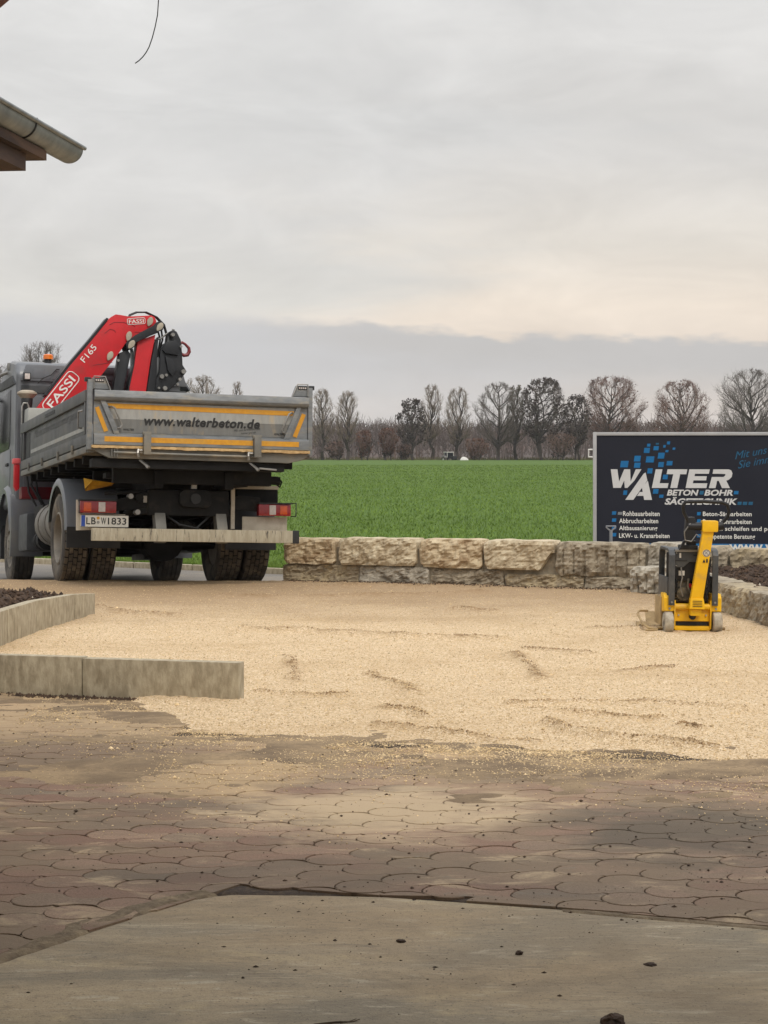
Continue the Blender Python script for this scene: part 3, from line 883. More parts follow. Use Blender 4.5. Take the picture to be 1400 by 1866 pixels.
tag(link('dirt_crumbs', np_mesh('dirt_crumbs', V, Fc, M_clod)), 'scattered dark dirt crumbs on the pavers and concrete', 'dirt', kind='stuff')

# soil strip between slab edge and pavers on the left
strip = [(-1.75, 5.02), (-1.16, 5.84), (-0.96, 6.18), (-0.75, 6.56), (-0.60, 6.69)]
V = []; Fc = []
for k in range(41):
    s_ = k / 40 * (len(strip) - 1); i = min(int(s_), len(strip) - 2); u = s_ - i
    x = strip[i][0] * (1 - u) + strip[i + 1][0] * u; y = strip[i][1] * (1 - u) + strip[i + 1][1] * u
    for q in range(7):
        wv = 1 + 0.7 * mnoise.noise((x * 6, y * 6, 3)); ox = 0.03 - 0.10 * q / 6 * wv; oy = -0.022 + 0.07 * q / 6 * wv
        hump = 0.005 * math.sin(math.pi * q / 6) + 0.007 * mnoise.noise((x * 14 + q, y * 14, q * 0.7))
        V.append((x + ox, y + oy, (-0.012 if q in (0, 6) else -0.002) + hump))
for k in range(40):
    for q in range(6):
        a = k * 7 + q; Fc.append((a, a + 7, a + 8, a + 1))
M_strip = mat('dry silt', srgb(128, 111, 87), srgb(98, 83, 64), 22, 0.95, c3=srgb(146, 128, 100), s3=9, t3=(0.5, 0.7), bump=0.9, bscale=70, coord='World')
strip2 = [(0.60, 6.478), (0.9, 6.368), (1.24, 6.238), (1.9, 6.005)]
nv0 = len(V)
for k in range(41):
    s_ = k / 40 * (len(strip2) - 1); i = min(int(s_), len(strip2) - 2); u = s_ - i
    x = strip2[i][0] * (1 - u) + strip2[i + 1][0] * u; y = strip2[i][1] * (1 - u) + strip2[i + 1][1] * u
    for q in range(7):
        V.append((x, y - 0.05 + 0.10 * q / 6, (-0.012 if q in (0, 6) else -0.003 + 0.004 * mnoise.noise((x * 9, q * 1.7, 1.0)))))
for k in range(40):
    for q in range(6):
        a = nv0 + k * 7 + q; Fc.append((a, a + 7, a + 8, a + 1))
tag(link('silt_strip', np_mesh('silt_strip', np.array(V), np.array(Fc), M_strip, True)), 'dry silt filling the gap between slab edge and pavers', 'soil', kind='stuff')


def clod(name, x, y, z, r, seed, mater, label, cat, flat=0.7):
    bm = bmesh.new(); bmesh.ops.create_icosphere(bm, subdivisions=3, radius=r)
    for v in bm.verts:
        n = mnoise.noise(v.co / r * 1.2 + Vector((seed, 0, 0))) * 0.5 + mnoise.noise(v.co / r * 3.5 + Vector((seed, 3, 0))) * 0.3
        v.co *= 1 + n
        v.co.z *= flat
    me = bpy.data.meshes.new(name); bm.to_mesh(me); bm.free(); me.materials.append(mater)
    o = link(name, me, None, (x, y, z + r * flat * 0.5))
    return tag(o, label, cat)


clod('dirt_clod', 0.615, 5.17, -0.006, 0.030, 1.3, M_clod, 'biggest brown dirt clod lying at the bottom edge of the concrete floor', 'clod')
clod('dirt_clod', 0.415, 5.90, -0.006, 0.011, 4.1, M_clod, 'small dark dirt clod alone on the middle of the concrete floor', 'clod')
clod('dirt_clod', 0.055, 6.05, -0.006, 0.014, 6.6, M_clod, 'flat crumbly dirt clod left of centre on the concrete floor', 'clod', 0.4)
clod('dirt_clod', 0.80, 5.78, -0.006, 0.017, 8.2, M_clod, 'ochre smear of earth with a clod on the right of the concrete floor', 'clod', 0.25)
mb = MB()
mb.tube([(-0.19, 5.18, -0.006), (-0.13, 5.19, -0.003), (-0.085, 5.20, -0.005), (-0.065, 5.215, -0.002)], [0.002, 0.0028, 0.0022, 0.001], 6)
mb.tube([(-0.12, 5.195, -0.003), (-0.10, 5.17, 0.002), (-0.075, 5.19, 0.006)], [0.002, 0.0018, 0.001], 6)
tag(mb.build('twig', M_twig_dry), 'thin forked twig lying on the concrete at the bottom of the picture', 'twig')

# ------------------------------------------------------------------ kerb walls on the left, soil beds


def kerb_piece(parent, a, b, h0, h1, th=0.09, z0=-0.15):
    a, b = Vector((*a, 0)), Vector((*b, 0))
    d = (b - a).normalized(); nrm = Vector((-d.y, d.x, 0))
    mb = MB()
    p = [a, b, b + nrm * th, a + nrm * th]
    hs = [h0, h1, h1, h0]
    vs = [(q.x, q.y, z0) for q in p] + [(q.x, q.y, hh) for q, hh in zip(p, hs)]
    mb.add(vs, [(3, 2, 1, 0), (4, 5, 6, 7), (0, 1, 5, 4), (1, 2, 6, 5), (2, 3, 7, 6), (3, 0, 4, 7)])
    return mb.build('kerb_slab', M_kerb, parent, bevel=0.006)


k1 = empty('kerb_wall', (0, 0, 0), label='low grey concrete kerb wall in front of the gravel, its free end in the open', cat='kerb wall')
P0, P1 = Vector((-0.885, 11.70)), Vector((-1.93, 12.03))
d = (P1 - P0).normalized()
d_k1 = d.copy()
a = P0.copy()
for i, L in enumerate((1.05, 1.05, 1.05)):
    b_ = a + d * L
    kerb_piece(k1, b_, a + d * (0.0 if i == 0 else 0.007), 0.243, 0.250)
    a = b_
k2 = empty('kerb_wall', (0, 0, 0), label='tan concrete kerb wall holding the dark soil bed left of the gravel', cat='kerb wall')
chain = [((-2.70, 17.95), (-2.78, 17.30)), ((-2.785, 17.29), (-2.91, 16.12)), ((-2.912, 16.11), (-2.96, 15.10)), ((-2.962, 15.09), (-3.0, 14.0)), ((-3.0, 13.99), (-3.02, 12.9))]
for i, (a, b_) in enumerate(chain):
    kerb_piece(k2, b_, a, 0.295 if i > 1 else (0.25 if i == 0 else 0.285), (0.21, 0.25, 0.285, 0.295, 0.295)[i])


def heap(name, xs, ys, zf, label, seed):
    o = link(name, grid_mesh(name, xs, ys, zf, M_soil))
    return tag(o, label, 'soil', kind='stuff')


def left_soil(X, Y):
    kx_ = np.interp(Y, [12.9, 14.0, 15.1, 16.1, 17.3, 17.95], [-3.02, -3.0, -2.96, -2.912, -2.78, -2.70]) - 0.10
    e = sstep((kx_ - X) / 0.3 + 0.03) * sstep((17.9 - Y) / 0.8) * (X < kx_ + 0.01)
    z = 0.20 + 0.14 * np.clip(fbm(X * 1.8, Y * 1.1, 4, 50) + 0.35, 0, 1) * e + 0.05 * fbm(X * 7, Y * 7, 4, 51) + 0.03 * vnoise(X * 25, Y * 25, 52)
    return np.where(e > 0.02, z, -0.02)


def clods(name, n, fx, label, smin=0.012, smax=0.05, mater=None):
    P = np.array([fx() for _ in range(n)])
    hi = P[:, 2] > 90
    if hi.any(): P[hi, 2] = np.maximum(0.0, gravel_z(P[hi, 0], P[hi, 1]))
    s_ = smin + (smax - smin) * RNG.random(n) ** 2.5
    ov = np.repeat(oct_v[None], n, 0) * s_[:, None, None] * (0.5 + 0.9 * RNG.random((n, 6, 1)))
    a_ = RNG.random(n) * 6.28
    rx = ov[:, :, 0] * np.cos(a_)[:, None] - ov[:, :, 1] * np.sin(a_)[:, None]; ry = ov[:, :, 0] * np.sin(a_)[:, None] + ov[:, :, 1] * np.cos(a_)[:, None]
    V = (np.stack([rx, ry, ov[:, :, 2]], 2) + P[:, None, :]).reshape(-1, 3)
    Fc = (oct_f[None] + (np.arange(n) * 6)[:, None, None]).reshape(-1, 3)
    return tag(link(name, np_mesh(name, V, Fc, mater or M_clod)), label, 'soil', kind='stuff')


heap('soil_bed', np.linspace(-6.0, -2.74, 120), np.linspace(12.8, 18.0, 110), left_soil, 'dark planting soil heaped behind the tan kerb wall', 1)


def lf():
    while True:
        x, y = random.uniform(-4.6, -2.9), random.uniform(14.6, 17.7)
        z = float(left_soil(np.array([[x]]), np.array([[y]]))[0, 0])
        if z > 0.15: return (x, y, z + 0.005)


clods('soil_clods', 3600, lf, 'dark crumbly clods on the planting soil left of the gravel', 0.006, 0.03)
clods('stone_flakes', 50, lf, 'white stone flakes lying in the soil left of the gravel', 0.008, 0.026, M_flake)

# ------------------------------------------------------------------ stone wall


def rock(w_, h_, d_, seed, rough=0.03, round_=0.10, nx=12, ny=5, nz=8, grooves=None, cut=None):
    """quarry block, front face at y=0 facing -y, x 0..w, z 0..h"""
    verts = {}; V = []; F_ = []
    def vid(i, j, k):
        key = (i, j, k)
        if key in verts: return verts[key]
        u, v, q = i / nx, j / ny, k / nz
        x, y, z = u * w_, v * d_, q * h_
        ex = min(u, 1 - u) * w_; ey = min(v, 1 - v) * d_; ez = min(q, 1 - q) * h_
        r_ = round_ * h_
        def pull(e1, e2):
            a_, b_ = max(0, 1 - e1 / r_), max(0, 1 - e2 / r_)
            return a_ * b_
        cxm, czm = (u - 0.5), (q - 0.5)
        s1 = pull(ex, ez)
        x -= math.copysign(s1 * r_ * 0.7, cxm); z -= math.copysign(s1 * r_ * 0.7, czm)
        s2 = pull(ey, ez); s3 = pull(ex, ey)
        if v < 0.5: y += (s2 + s3) * r_ * 0.6
        p = Vector((x * 3.2 + seed * 5.1, y * 3.2, z * 4.5))
        n1_ = mnoise.noise(p) ; n2_ = mnoise.noise(p * 2.7 + Vector((3, 1, 7))); n3_ = mnoise.noise(p * 6.5)
        amp = rough * (1.0 * n1_ + 0.75 * n2_ + 0.6 * n3_ + 0.35 * mnoise.noise(p * 13))
        if v == 0: y += -amp * 1.6
        else: y += amp * 0.3
        if k == nz: z += rough * 0.5 * mnoise.noise(p * 2 + Vector((9, 0, 0)))
        if k == 0: z += rough * 0.5 * mnoise.noise(p * 1.5 + Vector((0, 9, 0)))
        if i in (0, nx): x += rough * 0.5 * mnoise.noise(p * 1.8 + Vector((0, 0, 9)))
        if cut: x, z = cut(u, q, x, z)
        if grooves and v == 0:
            for gx in grooves:
                dd = abs(u - gx)
                if dd < 0.012 and q < 0.8: y += 0.022
        verts[key] = len(V); V.append((x, y, z)); return verts[key]
    for i in range(nx):
        for k in range(nz):
            F_.append((vid(i, 0, k), vid(i + 1, 0, k), vid(i + 1, 0, k + 1), vid(i, 0, k + 1)))
            F_.append((vid(i, ny, k), vid(i, ny, k + 1), vid(i + 1, ny, k + 1), vid(i + 1, ny, k)))
    for i in range(nx):
        for j in range(ny):
            F_.append((vid(i, j, nz), vid(i + 1, j, nz), vid(i + 1, j + 1, nz), vid(i, j + 1, nz)))
            F_.append((vid(i, j, 0), vid(i, j + 1, 0), vid(i + 1, j + 1, 0), vid(i + 1, j, 0)))
    for j in range(ny):
        for k in range(nz):
            F_.append((vid(0, j, k), vid(0, j, k + 1), vid(0, j + 1, k + 1), vid(0, j + 1, k)))
            F_.append((vid(nx, j, k), vid(nx, j + 1, k), vid(nx, j + 1, k + 1), vid(nx, j, k + 1)))
    me = bpy.data.meshes.new('stone'); me.from_pydata(V, [], F_)
    bm = bmesh.new(); bm.from_mesh(me); bmesh.ops.recalc_face_normals(bm, faces=bm.faces)
    for e in bm.edges:
        if len(e.link_faces) == 2 and e.calc_face_angle(0) > R(42): e.smooth = False
    bm.to_mesh(me); bm.free()
    return me


WALL_K = -0.385
WA = math.atan(WALL_K)


def wall_pt(px):
    k = (px - 700) / 3500
    x = (22.62 + WALL_K * 1.2 * 1.0) * k / (1 - WALL_K * k)
    return x, 22.62 + WALL_K * (x + 1.2)


def wall_stone(parent, px0, px1, py0, py1, mi, seed, dep=0.36, off=0.0, grooves=None, cut=None, lab=None, rough=0.03, name='stone'):
    xa, ya = wall_pt(px0); xb, yb = wall_pt(px1)
    w_ = math.hypot(xb - xa, yb - ya)
    ym = (ya + yb) / 2
    zt = CAM_H + (822 - py0) * ym / 3500; zb = CAM_H + (822 - py1) * ym / 3500
    gx = grooves
    me = rock(w_, zt - zb, dep, seed, rough=rough, grooves=gx, nx=(60 if gx else max(10, int(w_ / 0.026))), nz=15, cut=cut)
    me.materials.append(M_stone[mi])
    o = link(name, me, parent)
    nrm = Vector((math.sin(WA) * -1, math.cos(WA), 0))
    o.location = (xa - nrm.x * off, ya - nrm.y * off, zb)
    o.rotation_euler = (0, 0, WA)
    if lab: o['label'] = lab
    return o


wall = empty('stone_wall', (0, 22, 0), label='long low wall of rough limestone blocks behind the gravel yard', cat='stone wall')
wall.location = (0, 0, 0)


def cut4(u, q, x, z):                     # the block with its lower right corner broken off
    lim = 0.80
    if u > lim - 0.02 and q < 0.6:
        k = (u - lim) / (1 - lim)
        z = max(z, 0.24 * max(0, k) + 0.0)
    return x, z


TOP = [(519, 614, 981, 1028, 0, .05, None, None), (619, 761, 981, 1031, 1, .06, None, None), (766, 881, 983, 1036, 0, .05, None, None),
       (884, 1013, 985, 1039, 1, .06, None, cut4), (1014, 1178, 989, 1051, 2, .05, [0.085, 0.2, 0.325, 0.46, 0.575, 0.68, 0.80, 0.93], None),
       (1181, 1258, 990, 1052, 3, .05, None, None), (1261, 1328, 996, 1062, 2, .05, None, None), (1331, 1440, 1001, 1075, 4, .06, None, None), (1443, 1560, 1003, 1085, 2, .05, None, None)]
BOT = [(515, 653, 1029, 1068, 4, .0, None, None), (656, 782, 1033, 1068, 3, .02, None, None), (785, 918, 1037, 1074, 2, .0, None, None),
       (921, 1064, 1047, 1080, 4, .02, None, None), (1067, 1178, 1051, 1086, 2, .03, None, None), (1181, 1300, 1054, 1100, 2, .0, None, None)]
for i, s_ in enumerate(TOP):
    wall_stone(wall, s_[0] + 1, s_[1] - 1.5, s_[2], s_[3] - 1, s_[4], i + 1, 0.38, s_[5], s_[6], s_[7], rough=0.022,
               lab='block with a row of upright drill grooves' if s_[6] else None)
for i, s_ in enumerate(BOT):
    wall_stone(wall, s_[0], s_[1], s_[2], s_[3], s_[4], i + 21, 0.34, s_[5], rough=0.022)
# mortar core set back from the faces
for (p0, p1, zt, zb) in ((524, 1012, 1000, 1070), (1010, 1500, 1012, 1090)):
    xa, ya = wall_pt(p0); xb, yb = wall_pt(p1)
    L = math.hypot(xb - xa, yb - ya); ym = (ya + yb) / 2
    mtx = Matrix.Translation((xa, ya, 0)) @ Matrix.Rotation(WA, 4, 'Z')
    mb = MB(); mb.box(0, L, 0.025, 0.31, CAM_H + (822 - zb) * ym / 3500 - 0.05, CAM_H + (822 - zt) * ym / 3500, mtx)
    mb.build('mortar', M_mortar, wall)

low = empty('stone_border', (0, 0, 0), label='low border of grey stone blocks round the right-hand soil bed, beside the yellow plate compactor', cat='stone wall')
LOW = [((2.62, 20.52), (3.02, 20.30), 0.30, 3, True), ((2.93, 20.22), (3.06, 19.3), 0.30, 3, False), ((3.07, 19.28), (3.18, 18.3), 0.29, 2, False),
       ((3.18, 18.28), (3.27, 17.32), 0.285, 4, False), ((3.27, 17.30), (3.34, 16.42), 0.285, 2, False), ((3.34, 16.40), (3.42, 15.3), 0.285, 4, False)]
for i, (a, b_, h_, mi, front) in enumerate(LOW):
    A, B = Vector(a), Vector(b_)
    L = (B - A).length
    if front:
        me = rock(L, h_ + 0.05, 0.42, 41 + i, 0.03, grooves=[0.2, 0.42, 0.62, 0.83], nx=36, nz=12)
    else:
        me = rock(L, h_ + 0.05, 0.30, 41 + i, 0.026, nx=34, nz=12)
    me.materials.append(M_stone[mi])
    o = link('stone', me, low)
    o.location = (A.x, A.y, -0.05)
    o.rotation_euler = (0, 0, math.atan2(B.y - A.y, B.x - A.x))
    if front: o['label'] = 'grooved corner block'


def right_soil(X, Y):
    dx = X - (2.95 + (20.3 - Y) * 0.115)
    z = 0.20 + 0.04 * sstep(dx / 0.5) + 0.07 * sstep((dx - 0.2) / 1.0) * sstep((Y - 17.0) / 3.0) + 0.10 * fbm(X * 2.2, Y * 2.2, 4, 70) + 0.05 * fbm(X * 8, Y * 8, 3, 71) + 0.025 * vnoise(X * 26, Y * 26, 72)
    return np.where(dx > 0.10, z, 0.0)


heap('soil_bed', np.linspace(3.0, 6.2, 90), np.linspace(15.2, 20.9, 130), right_soil, 'dark turned soil filling the bed behind the low stone border', 2)


def rf():
    while True:
        x, y = random.uniform(3.2, 4.6), random.uniform(16.2, 20.3)
        z = float(right_soil(np.array([[x]]), np.array([[y]]))[0, 0])
        if z > 0.15: return (x, y, z + 0.005)


clods('soil_clods', 4200, rf, 'dark crumbly clods on the soil bed beside the compactor', 0.006, 0.03)
clods('stone_flakes', 26, rf, 'white stone flakes lying in the soil beside the compactor', 0.01, 0.04, M_flake)


def ridge_pt():
    pts, h_, wd_ = random.choice(RIDGES)
    i = random.randrange(len(pts) - 1); u = random.random()
    x = pts[i][0] * (1 - u) + pts[i + 1][0] * u + random.gauss(0, wd_ * 0.4); y = pts[i][1] * (1 - u) + pts[i + 1][1] * u + random.gauss(0, wd_ * 0.4)
    return (x, y, 99.0)


M_damp = mat('damp gravel clod', srgb(160, 132, 96), srgb(126, 102, 74), 14, 0.95, island=0.7)
clods('ridge_clods', 3600, ridge_pt, 'damp brown crumbs raked into low ridges on the gravel', 0.002, 0.009, M_damp)


def base_pt():
    if random.random() < 0.45:                                   # foot of the near kerb wall
        u = random.random() * 1.75; q = P0 + d_k1 * u
        return (q.x + random.gauss(0, 0.02) - 0.02, q.y - abs(random.gauss(0, 0.05)) - 0.005, 0.004)
    px = random.uniform(515, 1150); x, y = wall_pt(px)           # foot of the stone wall
    y -= abs(random.gauss(0.0, 0.10)) + 0.02
    return (x, y, 99.0)


clods('foot_clods', 2600, base_pt, 'dark earth crumbs along the foot of the kerb and stone walls', 0.003, 0.016, M_clod)
#PART2
# ------------------------------------------------------------------ lettering


def text_mesh(body, mater, shear=0.0, bold=0.0, spacing=1.0, width=None, height=None, ext=0.0008):
    cu = bpy.data.curves.new('lettering', 'FONT')
    cu.body = body; cu.shear = shear; cu.offset = bold; cu.space_character = spacing; cu.size = 1.0
    cu.resolution_u = 3
    ob = bpy.data.objects.new('lettering', cu); COL.objects.link(ob)
    dg = bpy.context.evaluated_depsgraph_get()
    me = bpy.data.meshes.new_from_object(ob.evaluated_get(dg))
    bpy.data.objects.remove(ob); bpy.data.curves.remove(cu)
    n = len(me.vertices)
    co = np.zeros(n * 3, dtype=np.float32); me.vertices.foreach_get('co', co); co = co.reshape(-1, 3)
    x0, x1 = co[:, 0].min(), co[:, 0].max(); y0, y1 = co[:, 1].min(), co[:, 1].max()
    kx = width / (x1 - x0) if width else None
    ky = height / (y1 - y0) if height else None
    if kx is None: kx = ky
    if ky is None: ky = kx
    co[:, 0] = (co[:, 0] - x0) * kx; co[:, 1] = (co[:, 1] - (y0 if height else 0)) * ky; co[:, 2] = 0
    me.vertices.foreach_set('co', co.ravel())
    me.update()
    me.materials.clear(); me.materials.append(mater)
    return me


def lettering(body, mater, parent, loc, rot, **kw):
    o = link('lettering', text_mesh(body, mater, **kw), parent)
    o.location = loc; o.rotation_euler = rot
    return o


REAR = (R(90), 0, 0)                 # reads from behind (-y)
LEFT = (R(90), 0, R(-90))            # reads from the left (-x)

# ------------------------------------------------------------------ truck
truck = empty('crane_truck', (TX, TY, TZ), label='grey two-axle dropside tipper truck with a folded red loading crane, seen from behind', cat='truck')
truck.rotation_mode = 'YXZ'
truck.rotation_euler = (TPIT, TROL, TYAW)
T = truck


def wheel(cx, cy, tread, w_=0.29, name='wheel', face=-1, dual_inner=False):
    rad = 0.525
    wh = MB()
    h = w_ / 2
    prof = [(-h * 0.8, 0.30), (-h * 0.98, 0.36), (-h * 1.04, 0.43), (-h * 0.98, 0.49), (-h * 0.9, rad - 0.02)]
    if tread == 'rib':
        for k in range(5):
            a = -h * 0.82 + k * h * 1.64 / 4
            prof += [(a - 0.001, rad - 0.016) if k else (a - 0.001, rad - 0.01), (a + 0.002, rad), (a + h * 0.34, rad), (a + h * 0.345, rad - 0.016)] if k < 4 else [(a, rad - 0.016)]
    else:
        prof += [(-h * 0.86, rad - 0.018), (h * 0.86, rad - 0.018)]
    prof += [(h * 0.9, rad - 0.02), (h * 0.98, 0.49), (h * 1.04, 0.43), (h * 0.98, 0.36), (h * 0.8, 0.30)]
    wh.lathe_x(prof, cx, cy, rad, 48)
    o = wh.build('wheel', M_rubber, T, smooth=True)
    if tread == 'block':
        gv = MB(); gv.lathe_x([(-h * 0.88, rad - 0.0215), (-h * 0.88, rad - 0.0165), (h * 0.88, rad - 0.0165), (h * 0.88, rad - 0.0215)], cx, cy, rad, 48); gv.build('tread_groove', M_under, o, smooth=True)
        tb = MB()
        for row in range(5):
            x0 = cx - h * 0.9 + row * h * 1.8 / 5; x1 = x0 + h * 1.8 / 5 - 0.010
            for k in range(34):
                a0 = 2 * math.pi * (k + (0.5 if row % 2 else 0.1)) / 34; a1 = a0 + 2 * math.pi / 34 * 0.80
                sk = 0.012 if row % 2 else -0.012
                vs = []
                for rr_ in (rad - 0.024, rad - (0.004 if row in (0, 4) else 0.0)):
                    for (x, a) in ((x0, a0), (x1, a0 + sk), (x1, a1 + sk), (x0, a1)):
                        vs.append((x, cy + rr_ * math.sin(a), rad + rr_ * math.cos(a)))
                tb.add(vs, [(3, 2, 1, 0), (4, 5, 6, 7), (0, 1, 5, 4), (1, 2, 6, 5), (2, 3, 7, 6), (3, 0, 4, 7)])
        tb.build('tread', M_tread, o)
    rm = MB()
    f = face
    if face == 0:
        rm.lathe_x([(-0.1, 0.30), (-0.1, 0.05), (0.1, 0.05), (0.1, 0.30)], cx, cy, rad, 32)
    else:
        s_ = f * h
        if tread == 'rib':    # front rim, domed outwards
            pr = [(s_ * 0.9, 0.31), (s_ * 0.9, 0.285), (s_ * 0.55, 0.27), (s_ * 0.75, 0.20), (s_ * 1.0, 0.14), (s_ * 1.1, 0.09), (s_ * 1.1, 0.005), (0, 0.005), (0, 0.31)]
        else:                 # rear outer rim, deep dish
            pr = [(s_ * 0.9, 0.31), (s_ * 0.95, 0.288), (s_ * 0.8, 0.275), (-s_ * 0.35, 0.262), (-s_ * 0.5, 0.2), (-s_ * 0.3, 0.16), (s_ * 0.25, 0.12), (s_ * 0.55, 0.10), (s_ * 0.55, 0.005), (-s_, 0.005), (-s_, 0.31)]
        rm.lathe_x(pr, cx, cy, rad, 40)
        bx_ = cx + (s_ * 1.0 if tread == 'rib' else -s_ * 0.38)
        for k in range(10):
            a = 2 * math.pi * k / 10
            p = Vector((bx_, cy + 0.165 * math.sin(a), rad + 0.165 * math.cos(a)))
            rm.cyl(p - Vector((0.02, 0, 0)), p + Vector((f * 0.03, 0, 0)), 0.014, 6)
    rm.build('rim', M_rim, o, smooth=True)
    return o


for sgn in (-1, 1):
    wheel(sgn * 1.085, 0.0, 'block', face=sgn)
    wheel(sgn * 0.755, 0.0, 'block', face=0)
    wheel(sgn * 1.04, 4.40, 'rib', face=sgn)

mb = MB()
for sgn in (-1, 1): mb.box(sgn * 0.42 - 0.045, sgn * 0.42 + 0.045, -1.45, 6.0, 0.78, 1.02)
mb.box(-0.46, 0.46, -1.5, -1.42, 0.76, 1.04)
for y in (-0.6, 0.6, 1.8, 3.0, 4.2): mb.box(-0.40, 0.40, y, y + 0.08, 0.82, 0.98)
mb.build('chassis_frame', M_under, T, bevel=0.01)
mb = MB()
for y in (0.0, 4.40): mb.tube([(-0.95, y, 0.525), (-0.3, y, 0.50), (0.3, y, 0.50), (0.95, y, 0.525)], [0.09, 0.10, 0.10, 0.09], 12)
mb.tube([(0, -0.22, 0.5), (0, 0.22, 0.52)], 0.24, 16)
mb.tube([(0, 0.2, 0.55), (0, 3.6, 0.85)], 0.06, 10)
mb.build('axle', M_under, T, smooth=True)
mb = MB()
for sgn in (-1, 1):
    mb.tube([(sgn * 0.52, -0.95, 0.86), (sgn * 0.52, 0, 0.70), (sgn * 0.52, 0.95, 0.86)], 0.05, 8)
    mb.tube([(sgn * 0.56, -0.35, 0.62), (sgn * 0.56, -0.30, 1.05)], 0.045, 8)
mb.build('suspension', M_under, T)
# tipping subframe and cylinder
mb = MB()
for sgn in (-1, 1): mb.box(sgn * 0.40 - 0.05, sgn * 0.40 + 0.05, -1.75, 2.8, 1.05, 1.24)
for y in (-1.7, -0.5, 0.8, 2.0): mb.box(-0.9, 0.9, y, y + 0.1, 1.10, 1.30)
mb.tube([(0, 1.2, 0.95), (0, 1.2, 1.35)], 0.12, 12)
mb.build('tipping_frame', M_under, T, bevel=0.008)
# floor
mb = MB(); mb.box(-1.245, 1.245, -2.04, 2.87, 1.405, 1.468)
mb.build('bed_floor', M_bed2, T)
mb = MB()
for y in np.arange(-1.5, 2.8, 0.55): mb.box(-1.2, 1.2, y, y + 0.06, 1.31, 1.403)
mb.build('floor_bearer', M_under, T)
# rear beam under the tailgate
mb = MB()
mb.prism([(-1.235, 1.447), (-1.02, 1.345), (1.0, 1.340), (1.16, 1.385), (1.235, 1.447)], -2.09, -1.98)
mb.build('rear_beam', M_bed2, T, bevel=0.006)
mb = MB(); mb.box(-1.2, 0.955, -2.03, -1.9, 1.245, 1.338)
mb.build('lower_rear_beam', M_under, T, bevel=0.006)
mb = MB()
for k in range(150):
    x0 = -1.22 + 2.44 * k / 150
    dz = 0.010 * abs(mnoise.noise((k * 0.21, 0, 0))) + (0.012 * max(0, mnoise.noise((k * 0.07, 5, 0))) if k > 60 else 0)
    mb.box(x0, x0 + 2.44 / 150, -2.135 - 0.004 * mnoise.noise((k * 0.33, 2, 0)), -2.045, 1.452 - dz, 1.479 + 0.002 * mnoise.noise((k * .4, 9, 0)))
mb.build('sand_ledge', M_sand_edge, T)
# tailgate locking shaft, hooks
mb = MB()
mb.tube([(-0.98, -2.12, 1.405), (0.63, -2.12, 1.395)], 0.014, 8)
for x in (-1.0, -0.97, -0.94): mb.tube([(x, -2.12, 1.36), (x, -2.12, 1.445)], 0.008, 6)
mb.build('locking_shaft', M_bed2, T, smooth=True)
for x in (-0.625, 0.606):
    mb = MB(); mb.box(x - 0.04, x + 0.04, -2.20, -2.142, 1.385, 1.615)
    mb.box(x - 0.05, x + 0.05, -2.17, -2.135, 1.60, 1.635)
    o = mb.build('tailgate_hinge', M_bed2, T, bevel=0.008)
    mb = MB(); mb.tube([(x - 0.09, -2.14, 1.44), (x - 0.10, -2.16, 1.40), (x - 0.09, -2.15, 1.36)], 0.016, 8); mb.tube([(x - 0.09, -2.16, 1.43), (x - 0.05, -2.17, 1.43)], 0.012, 8)
    mb.build('hinge_pin', M_steel, o, smooth=True)
    mb = MB(); mb.bar((x - 0.05, -2.05, 1.335), (x + 0.03, -2.12, 1.255), 0.05, 0.02); mb.bar((x + 0.01, -2.11, 1.27), (x + 0.03, -2.12, 1.245), 0.07, 0.025)
    mb.build('release_tab', M_steel, o, bevel=0.004)
mb = MB(); mb.bar((0.66, -2.05, 1.275), (0.86, -2.05, 1.262), 0.02, 0.02); mb.build('lever', M_steel, T, bevel=0.004)

# tailgate
TG = MB(); TG.box(-1.195, 1.205, -2.075, -2.045, 1.482, 2.04)
tg = TG.build('tailgate', M_bed, T, bevel=0.004)
mb = MB(); mb.prism([(-2.04, 2.085), (-2.13, 2.075), (-2.145, 2.0), (-2.125, 1.968), (-2.0775, 1.955)], -1.197, 1.207, 'yz'); mb.build('top_rail', M_bed, tg, bevel=0.006)
mb = MB(); mb.prism([(-2.0775, 1.612), (-2.105, 1.602), (-2.14, 1.59), (-2.14, 1.484), (-2.0775, 1.484)], -1.197, 1.207, 'yz'); mb.build('bottom_rail', M_bed, tg, bevel=0.004)
for (xa, xb, xc, xd) in ((-1.13, -1.075, -0.975, -0.91), (1.13, 1.075, 0.99, 0.925)):
    mb = MB(); mb.prism([(xa, 1.966), (xb, 1.966), (xd, 1.606), (xc, 1.606)], -2.106, -2.076); mb.build('slanted_rib', M_bed, tg, bevel=0.006)
mb = MB(); mb.prism([(-1.06, 1.95), (1.06, 1.95), (1.02, 1.77), (-1.0, 1.77)], -2.0785, -2.0765); mb.build('pale_stripe', M_stripe_l, tg)
mb = MB(); mb.prism([(-0.99, 1.768), (1.01, 1.768), (0.965, 1.625), (-0.93, 1.625)], -2.0785, -2.0765); mb.build('dark_stripe', M_stripe_d, tg)
yl = -2.0815
mb = MB(); mb.prism([(-1.05, 1.938), (1.05, 1.92), (1.03, 1.868), (-1.02, 1.884)], yl, yl + 0.0015); mb.build('reflective_tape', M_yellow_ref, tg)
for (x0, x1) in ((-1.085, -0.668), (-0.582, 0.562), (0.65, 1.09)):
    mb = MB(); mb.prism([(x0, 1.574), (x1, 1.574), (x1, 1.518), (x0, 1.518)], -2.1425, -2.141); mb.build('reflective_tape', M_yellow_ref, tg)
